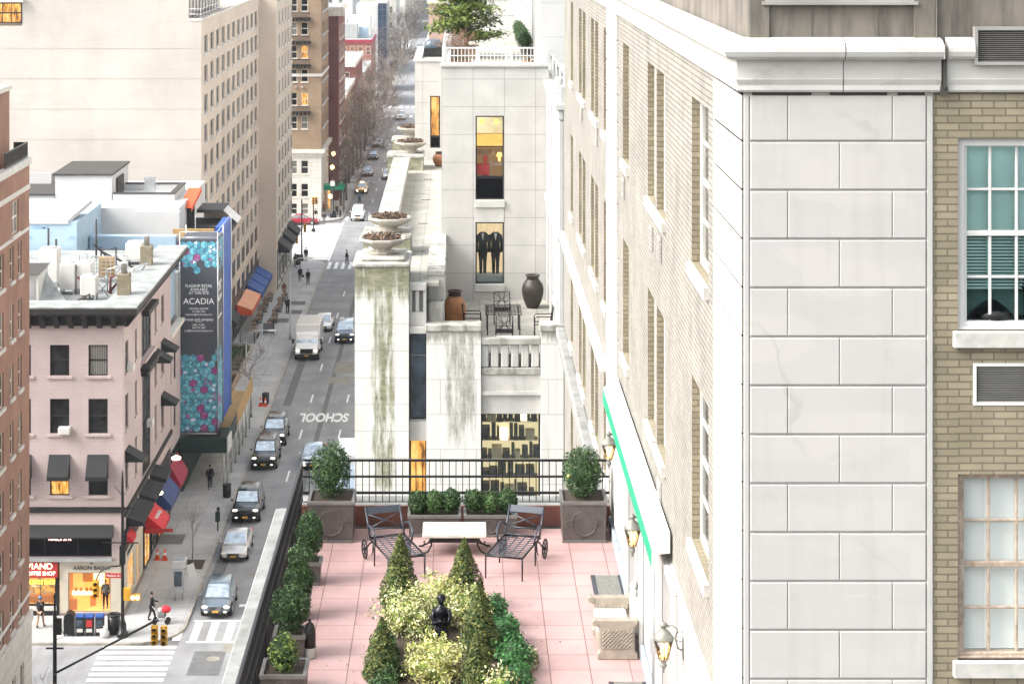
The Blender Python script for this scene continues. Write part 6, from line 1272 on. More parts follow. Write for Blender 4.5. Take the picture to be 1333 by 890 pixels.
# the planted bed in the middle
t = thing('planting_bed', 'dark soil bed in the middle of the pink tiles', 'bed', (-.15, 29, TZ)); m = MB(); m.add([(-1.15, 26, TZ + .002), (.8, 26, TZ + .002), (.55, 31.2, TZ + .002), (-1.15, 31.2, TZ + .002), (-.9, 26.2, TZ + .12), (.6, 26.2, TZ + .12), (.4, 31.0, TZ + .12), (-.9, 31.0, TZ + .12)], [(0, 1, 5, 4), (1, 2, 6, 5), (2, 3, 7, 6), (3, 0, 4, 7), (4, 5, 6, 7)]); m.build('soil', 'soil', t)
def thuja(label, x, y, r, h, n, seed):
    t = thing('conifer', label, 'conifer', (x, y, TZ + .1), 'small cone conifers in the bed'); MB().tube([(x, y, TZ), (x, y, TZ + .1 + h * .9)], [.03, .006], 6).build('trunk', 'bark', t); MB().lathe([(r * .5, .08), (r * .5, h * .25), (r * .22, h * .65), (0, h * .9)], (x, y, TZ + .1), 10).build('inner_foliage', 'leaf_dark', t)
    leaves(conefn((x, y, TZ + .1), r, h, seed), n, .026, random.Random(seed), mats=4, up=1.4).build('foliage', ['leaf_thuja', 'leaf_thuja', 'leaf_thuja_light', 'leaf_dark'], t, fix=False)
thuja('tall cone conifer at the back left of the bed, before the left chaise', -.92, 31.05, .36, 1.06, 5200, 1); thuja('stout cone conifer at the back right of the bed, in front of the table', .05, 31.1, .38, .98, 5200, 2); thuja('dark cone conifer to the right of the bronze statue', .26, 28.9, .38, 1.0, 5200, 3); thuja('narrow cone conifer at the front left of the bed', -1.08, 28.0, .32, .84, 4000, 4); thuja('slim pointed conifer at the front right of the bed', .22, 27.75, .26, .74, 3200, 5)
YEL = ['leaf_yellow', 'leaf_cream', 'leaf_lime', 'leaf_yellow']; CRM = ['leaf_cream', 'leaf_cream', 'leaf_yellow', 'leaf_box_light', 'leaf_lime']
def yshrub(label, x, y, z, r, rz, n, seed, mats): t = thing('variegated_shrub', label, 'shrub', (x, y, TZ + .1), 'yellow variegated shrubs in the bed'); core(t, (x, y, z - .03), r * .55, r * .55, rz * .6, 'leaf_lime'); shrub(t, blob((x, y, z), r, r, rz, .38, seed, .4), n, .027, mats, seed, (x, y, TZ + .08), z, r * .6, 9)
yshrub('large cream leaved shrub left of the bronze statue', -.72, 29.8, 31.88, .46, .36, 5200, 31, CRM); yshrub('yellow shrub at the back of the bed, behind the statue', -.3, 30.55, 31.85, .4, .32, 4000, 32, YEL); yshrub('bright yellow shrub in front of the bronze statue', -.36, 28.05, 31.8, .42, .36, 4600, 33, YEL); yshrub('pale yellow shrub between the statue and the dark conifer', .1, 29.95, 31.86, .32, .32, 3400, 34, CRM); yshrub('small cream shrub at the front right of the bed', .52, 27.4, 31.72, .26, .24, 1200, 35, CRM)
def hedge(name, label, cells, n, seed, mats=('leaf_ivy', 'leaf_ivy', 'leaf_ivy_light', 'leaf_dark')):
    t = thing(name, label, 'hedge', (cells[0][0], cells[0][1], TZ + .05)); rg = random.Random(seed); fs = [blob(c[:3], c[3], c[4], c[5], .2, seed + i) for i, c in enumerate(cells)]
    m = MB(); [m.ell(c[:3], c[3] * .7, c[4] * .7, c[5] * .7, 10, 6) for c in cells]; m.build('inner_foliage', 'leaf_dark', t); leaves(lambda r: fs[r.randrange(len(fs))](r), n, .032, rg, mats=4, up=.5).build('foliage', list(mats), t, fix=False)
hedge('ivy_hedge', 'low deep green ivy hedge along the right side of the bed', [(.62, 29.5, 31.72, .26, .5, .24), (.72, 28.6, 31.72, .26, .5, .24), (.74, 27.7, 31.72, .25, .5, .24), (.48, 30.3, 31.74, .22, .3, .24)], 5200, 41); hedge('clipped_hedge', 'dark green clipped hedge along the left side of the bed', [(-1.08, 28.8, 31.72, .2, .4, .26), (-1.0, 28.0, 31.7, .2, .4, .24), (-1.05, 27.2, 31.7, .2, .4, .24)], 3200, 42, ('leaf_box', 'leaf_box_light', 'leaf_box', 'leaf_dark'))
hedge('trailing_plant', 'thin trailing plant spilling over the pink tiles right of the ivy hedge', [(.98, 28.9, 31.58, .12, .4, .1)], 260, 43, ('leaf_lime', 'leaf_cream', 'leaf_ivy_light', 'dry_leaf'))

# bronze figure among the shrubs
st = thing('bronze_statue', 'small dark bronze statue of a robed figure with folded arms among the yellow shrubs', 'statue', (-.28, 29.3, TZ + .1)); X, Y, Z = -.28, 29.3, TZ + .1
m = MB(); m.lathe([(.105, 0), (.11, .02), (.10, .16), (.098, .28), (.088, .36), (.094, .42), (.108, .47), (.098, .52), (.055, .555), (.036, .57), (.034, .59)], (X, Y, Z), 20, 0, 1, .75); m.ell((X, Y - .008, Z + .645), .05, .056, .066, 14, 10); m.tube([(X, Y - .06, Z + .65), (X, Y - .07, Z + .632)], [.008, .011], 6)
for s in (-1, 1):
    m.tube([(X + s * .095, Y, Z + .51), (X + s * .125, Y - .02, Z + .41), (X + s * .10, Y - .07, Z + .34), (X + s * .0, Y - .098, Z + .37), (X - s * .04, Y - .10, Z + .385)], [.036, .033, .03, .026, .018], 8)
    for f in range(4): m.tube([(X - s * .035, Y - .1, Z + .375 + .012 * f), (X - s * .06, Y - .1, Z + .385 + .012 * f)], .006, 4)
for k in range(7): a = -2.4 + .5 * k; m.tube([(X + .1 * math.cos(a - .3), Y + .076 * math.sin(a - .3), Z + .02), (X + .094 * math.cos(a), Y + .07 * math.sin(a), Z + .3)], [.014, .006], 5)
m.build('figure', 'bronze', st); m = MB(); m.lathe([(.055, .64), (.064, .66), (.06, .7), (.035, .725), (0, .73)], (X, Y + .008, Z), 14); m.ell((X, Y + .05, Z + .64), .035, .03, .05); m.build('hair', 'bronze', st); MB().box(X - .14, X + .14, Y - .12, Y + .12, Z - .1, Z).build('plinth', 'carved_stone', st)

# pine and shrubs on the top terrace
def limb(m, p, d, L, r, rng, depth, tips, up=.12, minr=.004, sides=4, bend=.35):
    pts = [p]; rr = [r]; q = Vector(p); dd = Vector(d).normalized(); n = 3
    for i in range(n): dd = (dd + Vector((rng.gauss(0, bend * .4), rng.gauss(0, bend * .4), rng.gauss(0, bend * .3) + up * .3))).normalized(); q = q + dd * (L / n); pts.append(q); rr.append(max(minr, r * (1 - .55 * (i + 1) / n)))
    m.tube(pts, rr, sides, caps=False); tips.append((q, dd))
    if depth <= 0: return
    for i in range(rng.choice([2, 3, 3])):
        k = rng.choice([1, 2, 3, 3]); b = pts[k]; nd = (dd + Vector((rng.gauss(0, .6), rng.gauss(0, .6), rng.gauss(.12, .4)))).normalized(); limb(m, b, nd, L * rng.uniform(.55, .85), rr[k] * .7, rng, depth - 1, tips, up, minr, sides, bend)
pt = thing('pine_tree', 'spreading green pine in a planter on the roof terrace', 'tree', (.25, 79.5, 36.5)); rg = random.Random(8); m = MB(); tips = []; m.tube([(.25, 79.5, 36.5), (.2, 79.5, 37.4), (.35, 79.4, 38.6), (.4, 79.4, 40.2)], [.09, .08, .055, .02], 6); lay = []
for k in range(46):
    z = 37.2 + 3.2 * k / 46 + rg.uniform(-.1, .1); a = rg.random() * 6.28; L = (1.75 - .26 * (z - 37.3)) * rg.uniform(.65, 1.15); d_ = Vector((math.cos(a), math.sin(a) * .9, rg.uniform(-.05, .2))); b = Vector((.28, 79.5, z)); pts = [b, b + d_ * L * .5, b + d_ * L + Vector((0, 0, .1))]; m.tube(pts, [.03, .02, .008], 4, caps=False); lay.append((pts, L))
m.build('trunk', 'bark', pt)
def pinefn(r):
    pts, L = lay[r.randrange(len(lay))]; v = r.uniform(.25, 1.05); c = pts[0].lerp(pts[2], v); return (c + Vector((r.gauss(0, .2), r.gauss(0, .2), r.gauss(.04, .075))), Vector((0, 0, 1)))
leaves(pinefn, 15000, .085, rg, mats=3, up=.9).build('foliage', ['leaf_pine', 'leaf_pine_light', 'leaf_pine_light'], pt, fix=False); MB().box(-.2, .7, 79.0, 80.0, 36.5, 36.95).build('planter', 'wood_worn', pt)
sb = thing('bare_shrub', 'bare reddish shrub in front of the roof terrace pine', 'shrub', (-.1, 76.5, 36.5)); m = MB(); tips = []
for k in range(16): a = rg.random() * 6.28; limb(m, Vector((-.05, 76.5, 36.55)), (math.cos(a) * .6, math.sin(a) * .6, 1), .55, .016, rg, 3, tips, .1, .005, 3)
m.build('twigs', 'bark_red', sb); leaves(lambda r: (tips[r.randrange(len(tips))][0], (0, 0, 1)), 260, .035, rg, mats=2).build('dead_leaves', ['dry_leaf', 'bark_red'], sb, fix=False)
t = thing('roof_hedge', 'row of dark green clipped shrubs along the white roof terrace wall', 'hedge', (2.55, 84, 36.5)); m = MB(); m.box(2.4, 2.8, 80, 92, 36.5, 36.8); m.build('trough', 'lead', t); fs = [blob((2.55, 80.6 + 1.15 * k, 37.05), .27, .5, .32, .2, k) for k in range(10)]; leaves(lambda r: fs[r.randrange(10)](r), 3600, .05, rg, mats=4).build('foliage', BOX, t, fix=False)
for k, (x, y, lb) in enumerate(((-.25, 72.2, 'terracotta pot at the left behind the white roof railing'), (.15, 72.4, 'terracotta pot beside another one behind the white roof railing'), (2.35, 72.3, 'terracotta pot at the right behind the white roof railing'))): t = thing('flower_pot', lb, 'pot', (x, y, 36.5), 'terracotta pots on the roof terrace'); MB().lathe([(.13, 0), (.19, .33), (.21, .34), (.21, .4), (.18, .4), (.17, .36), (0, .35)], (x, y, 36.5), 14).build('pot', 'terracotta', t); leaves(blob((x, y, 37.0), .16, .16, .14, .2, k), 160, .04, rg, mats=2).build('dry_plant', ['dry_leaf', 'leaf_box'], t, fix=False)
t = tree_copy(next(o for o in COL.objects if o.name.startswith('garden_table')), loc=(1.1, 72.6, 36.5), label='white framed garden table on the roof terrace behind the white railing')
for o in t.children: o.data = o.data.copy(); o.data.materials[0] = MATS['white_paint']

rg = random.Random(77)
def litter(r):
    a = r.random() * 6.28; q = 1 + abs(r.gauss(0, .28)); return ((-.15 + 1.1 * q * math.cos(a), 28.8 + 2.6 * q * math.sin(a), TZ + .012), (0, 0, 6))
lf = leaves(litter, 240, .022, rg, mats=3).build('fallen_leaves', ['dry_leaf', 'leaf_lime', 'soil'], None, fix=False); tag(lf, 'fallen leaves scattered over the pink tiles round the bed', 'fallen leaves', None, 'stuff')
# ================================================================== vehicles
def paint(name, c, metal=.3): return M(name, c, .25, metal=metal, var=.04, coat=.8)
for n_, c in (('car_slate', (.13, .17, .21)), ('car_silver', (.55, .55, .53)), ('car_black', (.006, .0065, .008)), ('car_white', (.8, .8, .79)), ('car_bluesilver', (.48, .58, .68)), ('car_navy', (.03, .05, .09)), ('car_yellow', (.75, .43, .03)), ('car_red', (.30, .012, .03)), ('car_grey', (.3, .31, .32))): paint(n_, c, 0 if n_ in ('car_white', 'car_yellow', 'car_red') else .3)
M('tyre', (.008, .008, .008), .85); M('rim', (.45, .46, .47), .3, metal=.8); M('plate', (.60, .33, .06), .5); M('tail', (.35, .01, .01), .3, emit=(1, .05, .03), es=.25); M('car_glass', (.42, .50, .56), .06, metal=.45, var=.5, vs=2.5, spec=.9); M('lens', (.75, .75, .72), .15); M('chrome', (.6, .6, .6), .15, metal=1); M('trim_dark', (.009, .009, .01), .5)
SPEC = {  # L, W, stations (y/L, width factor, zbottom, ztop), belt, cabin (front base, front roof, rear roof, rear base as y/L), roof z, wheel radius
    'sedan': (4.75, 1.82, [(-.5, .58, .38, .60), (-.48, .82, .24, .68), (-.43, .93, .2, .74), (-.36, .98, .2, .78), (-.22, 1, .2, .90), (0, 1, .2, .93), (.25, 1, .2, .95), (.40, .97, .22, .98), (.48, .88, .3, .94), (.5, .75, .42, .84)], .92, (-.27, -.05, .16, .40), 1.45, .33),
    'hatch': (4.45, 1.84, [(-.5, .6, .42, .68), (-.48, .82, .26, .78), (-.43, .93, .24, .85), (-.36, .98, .22, .90), (-.25, 1, .22, 1.0), (0, 1, .22, 1.02), (.25, 1, .22, 1.04), (.42, .97, .24, 1.05), (.48, .9, .3, 1.0), (.5, .8, .42, .9)], 1.0, (-.31, -.09, .30, .475), 1.60, .35),
    'suv': (4.95, 1.98, [(-.5, .8, .45, .86), (-.48, .92, .3, 1.02), (-.40, .98, .28, 1.10), (-.24, 1, .28, 1.15), (0, 1, .28, 1.17), (.25, 1, .28, 1.18), (.44, .98, .3, 1.18), (.485, .93, .34, 1.12), (.5, .85, .45, 1.0)], 1.15, (-.23, -.10, .40, .475), 1.84, .39),
    'van': (4.6, 1.85, [(-.5, .78, .42, .85), (-.48, .9, .28, 1.0), (-.40, .97, .26, 1.10), (-.3, 1, .26, 1.18), (0, 1, .26, 1.2), (.25, 1, .26, 1.2), (.46, .98, .28, 1.2), (.49, .94, .32, 1.16), (.5, .88, .42, 1.0)], 1.17, (-.32, -.19, .45, .485), 1.88, .34)}
def car(kind, name, label, cat, x, yfront, paint_, rz=0, lights=True, roof=None, taxi=False, rails=False, group='cars on the avenue', glass='car_glass', reverse=False):
    L, W, stn, belt, (a0, a1, b1, b0), rz_, wr = SPEC[kind]; hw = W / 2
    t = thing(name, label, cat, (0, 0, 0), group); m = MB(); rings = []
    for y, k, zb, zt in stn:
        h = hw * k; d = zt - zb; half = [(.55 * h, zb), (.93 * h, zb + .06 * d), (h, zb + .3 * d), (h * .995, zb + .62 * d), (h * .94, zt - .09 * d), (h * .80, zt - .01), (h * .42, zt + .015)]; rings.append([(-p, y * L, z) for p, z in half] + [(p, y * L, z) for p, z in half[::-1]])
    n = len(rings[0]); m.add([p for r in rings for p in r], [(i * n + j, i * n + (j + 1) % n, (i + 1) * n + (j + 1) % n, (i + 1) * n + j) for i in range(len(rings) - 1) for j in range(n)] + [tuple(range(n)), tuple(range((len(rings) - 1) * n, len(rings) * n))[::-1]], 0, True)
    o = m.build('body', paint_, t); sb_ = o.modifiers.new('Subsurf', 'SUBSURF'); sb_.levels = 1; sb_.render_levels = 1
    hb, hr = hw * .93, hw * .74; zb_ = belt - .03; V = lambda y, s, z, h: (s * h, y * L, z)
    m = MB(); lo = [V(a0, -1, zb_, hb * .93), V(a0, 1, zb_, hb * .93), V(b0, 1, zb_, hb * .95), V(b0, -1, zb_, hb * .95)]; hi = [V(a1, -1, rz_ - .05, hr), V(a1, 1, rz_ - .05, hr), V(b1, 1, rz_ - .05, hr), V(b1, -1, rz_ - .05, hr)]; top = [V(a1 + .025, -1, rz_, hr * .86), V(a1 + .025, 1, rz_, hr * .86), V(b1 - .025, 1, rz_ - .01, hr * .86), V(b1 - .025, -1, rz_ - .01, hr * .86)]
    m.add(lo + hi + top, [(0, 1, 5, 4), (1, 2, 6, 5), (2, 3, 7, 6), (3, 0, 4, 7), (4, 5, 9, 8), (5, 6, 10, 9), (6, 7, 11, 10), (7, 4, 8, 11), (8, 9, 10, 11)]); rb_ = m.build('roof', roof or paint_, t, bevel=.07, seg=3); [setattr(q, 'use_smooth', True) for q in rb_.data.polygons]
    def pane(nm, A, B, C, D, iu0, iu1, iv0, iv1, off=.012):
        A, B, C, D = map(Vector, (A, B, C, D)); nrm = (B - A).cross(D - A).normalized() * off; P = lambda u, v: (A.lerp(B, u)).lerp(D.lerp(C, u), v) + nrm
        MB().add([P(iu0, iv0), P(iu1, iv0), P(iu1, iv1), P(iu0, iv1)], [(0, 1, 2, 3)]).build(nm, glass, t, fix=False)
    pane('windscreen', lo[0], lo[1], hi[1], hi[0], .06, .94, .08, .95); pane('rear_window', lo[2], lo[3], hi[3], hi[2], .08, .92, .1, .92)
    cuts = [(.05, .47), (.51, .93)] if kind != 'suv' else [(.04, .34), (.37, .66), (.69, .95)]
    for c0, c1 in cuts: pane('side_window', lo[1], lo[2], hi[2], hi[1], c0, c1, .14, .9); pane('side_window', lo[3], lo[0], hi[0], hi[3], 1 - c1, 1 - c0, .14, .9)
    for sy in (-.31, .29):
        for s in (-1, 1):
            y = sy * L; m = MB(); m.tube([(s * (hw - .2), y, wr), (s * (hw + .012), y, wr)], [wr, wr * .97], 18, smooth=True); w_ = m.build('wheel', 'tyre', t); m = MB(); m.lathe([(wr * .64, 0), (wr * .6, .012), (wr * .2, .008), (0, .015)], (0, 0, 0), 14); o = m.build('rim', 'rim', w_); o.location = (s * (hw + .013), y, wr); o.rotation_euler = (0, s * math.pi / 2, 0)
            m = MB(); m.tube([(s * (hw - .1), y, wr + .02), (s * (hw + .004), y, wr + .02)], wr * 1.16, 18); m.build('wheel_arch', 'trim_dark', t)
    zf = stn[1][3]; zt = stn[-2][3]
    for s in (-1, 1):
        y0 = -.475 * L
        MB().ell((s * hw * .70, y0 - .01, zf - .09), .19, .10, .085, 10, 6).build('headlight', 'emit_head' if lights else 'lens', t); MB().box(s * hw * .6, s * hw * .88, .484 * L, .503 * L, zt - .22, zt - .08).build('tail_light', 'tail', t)
        MB().ell((s * (hw + .09), a0 * L + .32, belt + .06), .1, .06, .075, 8, 6).build('wing_mirror', paint_, t)
        MB().ell((s * hw * .62, -.492 * L, stn[1][2] + .16), .09, .05, .05, 8, 5).build('fog_lamp', 'emit_head' if lights else 'lens', t)
        if rails: MB().tube([(s * hr * .88, (a1 + .06) * L, rz_ + .04), (s * hr * .88, (b1 - .05) * L, rz_ + .04)], .025, 5).build('roof_rail', 'chrome', t)
    m = MB(); m.box(-hw * .42, hw * .42, -.506 * L, -.48 * L, zf - .28, zf - .06); m.build('grille', 'trim_dark', t); m = MB(); [m.box(-hw * .4, hw * .4, -.511 * L, -.5 * L, zf - .25 + .055 * k, zf - .235 + .055 * k) for k in range(4)]; m.build('grille_bars', 'chrome', t)
    m = MB(); m.box(-hw * .78, hw * .78, -.508 * L, -.47 * L, stn[1][2] + .02, stn[1][2] + .13); m.build('bumper', 'trim_dark', t); MB().box(-.19, .19, -.516 * L, -.507 * L, stn[1][2] + .14, stn[1][2] + .26).build('number_plate', 'plate', t)
    if rails: MB().box(-hr * .7, hr * .7, -.02 * L, .16 * L, rz_ + .003, rz_ + .012).build('sunroof', glass, t)
    if taxi: MB().box(-.3, .3, .0, .28, rz_, rz_ + .16).build('roof_sign', 'emit_cream', t)
    t.location = (x, yfront + L / 2 * (1 if not rz else 0), .005); t.rotation_euler = (0, 0, rz); return t
car('hatch', 'parked_car', 'slate blue hatchback with lit headlights stopped just behind the crosswalk', 'car', -14.67, 122.7, 'car_slate')
car('sedan', 'parked_car', 'silver sedan at the kerb behind the slate blue hatchback', 'car', -14.78, 133.3, 'car_silver', lights=False)
car('suv', 'parked_car', 'black sport utility car with roof rails behind the silver sedan', 'car', -14.9, 141.8, 'car_black', rails=True)
car('suv', 'parked_car', 'black sport utility car with bright chrome grille, front one of the nose to tail pair', 'car', -14.95, 155.4, 'car_black', rails=True)
car('suv', 'parked_car', 'black sport utility car, rear one of the nose to tail pair', 'car', -14.85, 162.3, 'car_black', rails=True)
car('sedan', 'driving_car', 'pale blue silver sedan driving past the road lettering', 'car', -11.3, 155.5, 'car_bluesilver')
car('sedan', 'driving_car', 'white sedan right behind the white box truck', 'car', -13.9, 207, 'car_white', lights=False)
car('suv', 'driving_car', 'dark navy sport utility car with a silver roof beside the stone pillar', 'car', -11.4, 201.3, 'car_navy', roof='car_bluesilver')
car('van', 'small_van', 'small white van coming out of the far crossing', 'van', -14.2, 281.8, 'car_white', lights=False)
car('sedan', 'taxi', 'yellow taxi with a lit roof sign beyond the far crossing', 'taxi', -15.0, 309.5, 'car_yellow', taxi=True)
t = car('sedan', 'red_car', 'dark red car crossing on the wide side street', 'car', -21.4, 0, 'car_red', rz=math.pi / 2, lights=False); t.location = (-21.6, 279.4, .01)
car('sedan', 'driving_car', 'white car beyond the taxi, half hidden by the mossy planter pillar', 'car', -11.6, 326, 'car_white', lights=False); car('sedan', 'driving_car', 'black car farther on, half hidden by the mossy planter pillar', 'car', -11.3, 346, 'car_black', lights=False)
car('van', 'driving_car', 'white car far away at the second crossing', 'car', -12.4, 421, 'car_white', rz=0, lights=False)
car('van', 'far_van', 'white van far down the avenue below the bare tree crowns', 'van', -13.2, 640, 'car_white', lights=False); car('sedan', 'far_car', 'dark car far down the avenue beside the distant white van', 'car', -10, 600, 'car_black', lights=True)
for k, (y, mt, lb) in enumerate(((330, 'car_grey', 'grey car parked under the bare trees, nearest of the far row'), (352, 'car_black', 'black car parked under the bare trees, second of the far row'), (372, 'car_silver', 'silver car parked under the bare trees, last of the far row'))): car('sedan', 'parked_car', lb, 'car', -15.1, y, mt, lights=False)
def truck(label, x, yf, W, L, Hb, cabc, boxc, glassm='car_glass'):
    t = thing('box_truck', label, 'truck', (0, 0, 0), 'box trucks on the avenue'); hw = W / 2; y0 = -L / 2
    m = MB(); m.box(-hw, hw, y0 + 1.7, L / 2, .75, Hb); m.build('cargo_box', boxc, t, bevel=.06); m = MB(); m.box(-hw * .98, hw * .98, y0 + 1.72, L / 2 - .02, .5, .74); m.build('chassis', 'trim_dark', t)
    m = MB(); pr = [(y0, .45), (y0, 1.25), (y0 + .75, 1.5), (y0 + 1.05, 2.35), (y0 + 1.2, 2.45), (y0 + 1.69, 2.5), (y0 + 1.69, .45)]; m.prism([(-hw * .9, y, z) for y, z in pr], (W * .9, 0, 0)); m.build('cab', cabc, t, bevel=.05)
    m = MB(); m.add([(-hw * .82, y0 + .775, 1.58), (hw * .82, y0 + .775, 1.58), (hw * .8, y0 + 1.03, 2.28), (-hw * .8, y0 + 1.03, 2.28)], [(0, 1, 2, 3)]); m.build('windscreen', glassm, t, fix=False)
    for s in (-1, 1):
        m = MB(); m.quad((s * (hw * .9 + .005), y0 + 1.0, 1.6), (s * (hw * .9 + .005), y0 + 1.55, 1.6), (s * (hw * .9 + .005), y0 + 1.55, 2.25), (s * (hw * .9 + .005), y0 + 1.15, 2.25)); m.build('side_window', glassm, t)
        MB().ell((s * hw * .72, y0 - .01, 1.0), .15, .07, .13, 10, 6).build('headlight', 'emit_head', t); MB().box(s * (hw + .05), s * (hw + .25), y0 + .7, y0 + .8, 1.5, 1.95).build('wing_mirror', 'trim_dark', t); MB().tube([(s * hw * .9, y0 + .8, 1.85), (s * (hw + .1), y0 + .75, 1.85)], .02, 4).build('mirror_arm', 'trim_dark', t)
        for y in (y0 + .85, L / 2 - 1.2):
            m = MB(); m.tube([(s * (hw - .3), y, .42), (s * (hw - .02), y, .42)], .42, 16); w_ = m.build('wheel', 'tyre', t); m = MB(); m.tube([(s * (hw - .02), y, .42), (s * (hw - .005), y, .42)], .24, 12); m.build('rim', 'rim', w_)
    m = MB(); m.box(-hw * .5, hw * .5, y0 - .03, y0, .72, 1.16); m.build('grille', 'trim_dark', t); m = MB(); m.box(-hw * .92, hw * .92, y0 - .1, y0 - .001, .42, .68); m.build('bumper', 'trim_dark', t); MB().box(-.18, .18, y0 - .115, y0 - .101, .47, .6).build('number_plate', 'plate', t)
    m = MB(); [m.box(-hw * .7 + k * hw * .35 - .04, -hw * .7 + k * hw * .35 + .04, y0 + 1.66, y0 + 1.7, Hb - .12, Hb - .06) for k in range(5)]; m.build('marker_lights', 'plate', t); t.location = (x, yf + L / 2, .005); return t
truck('white box truck with lit headlights driving along the kerb', -14.55, 193.6, 2.35, 6.4, 3.15, 'car_white', 'car_white'); truck('white box truck with a pale blue cab, mostly hidden by the mossy stone pillar', -7.95, 146.5, 2.3, 6.6, 3.1, 'car_bluesilver', 'car_white')

# ================================================================== people
def skin(name, joints, edges, mat, parent, sub=1):
    """joints: list of (point, radius); one continuous skinned surface."""
    me = bpy.data.meshes.new(name); me.from_pydata([j[0] for j in joints], edges, []); o = bpy.data.objects.new(name, me); COL.objects.link(o)
    o.modifiers.new('Skin', 'SKIN'); sl_ = me.skin_vertices[0].data
    for i, j in enumerate(joints): r = j[1]; sl_[i].radius = (r, r) if not isinstance(r, tuple) else r; sl_[i].use_root = (i == 0)
    if sub: s_ = o.modifiers.new('Sub', 'SUBSURF'); s_.levels = sub; s_.render_levels = sub
    dg = bpy.context.evaluated_depsgraph_get(); m2 = bpy.data.meshes.new_from_object(o.evaluated_get(dg)); bpy.data.objects.remove(o); m2.materials.clear(); m2.materials.append(MATS[mat])
    for p in m2.polygons: p.use_smooth = True
    ob = bpy.data.objects.new(name, m2); COL.objects.link(ob); ob.parent = parent
    return ob
M('skin', (.42, .26, .19), .6, var=.1); M('hair_dark', (.02, .015, .012), .7); M('hair_grey', (.35, .33, .31), .7); M('shoe', (.02, .018, .017), .6)
for n_, c in (('cloth_black', (.006, .006, .008)), ('cloth_navy', (.012, .015, .03)), ('cloth_brown', (.16, .075, .04)), ('cloth_grey', (.16, .165, .17)), ('cloth_tan', (.38, .25, .17)), ('cloth_rose', (.33, .10, .09)), ('cloth_blue', (.10, .22, .38)), ('cloth_white', (.6, .6, .58))): M(n_, c, .9, var=.2, vs=9)
PMESH = {}
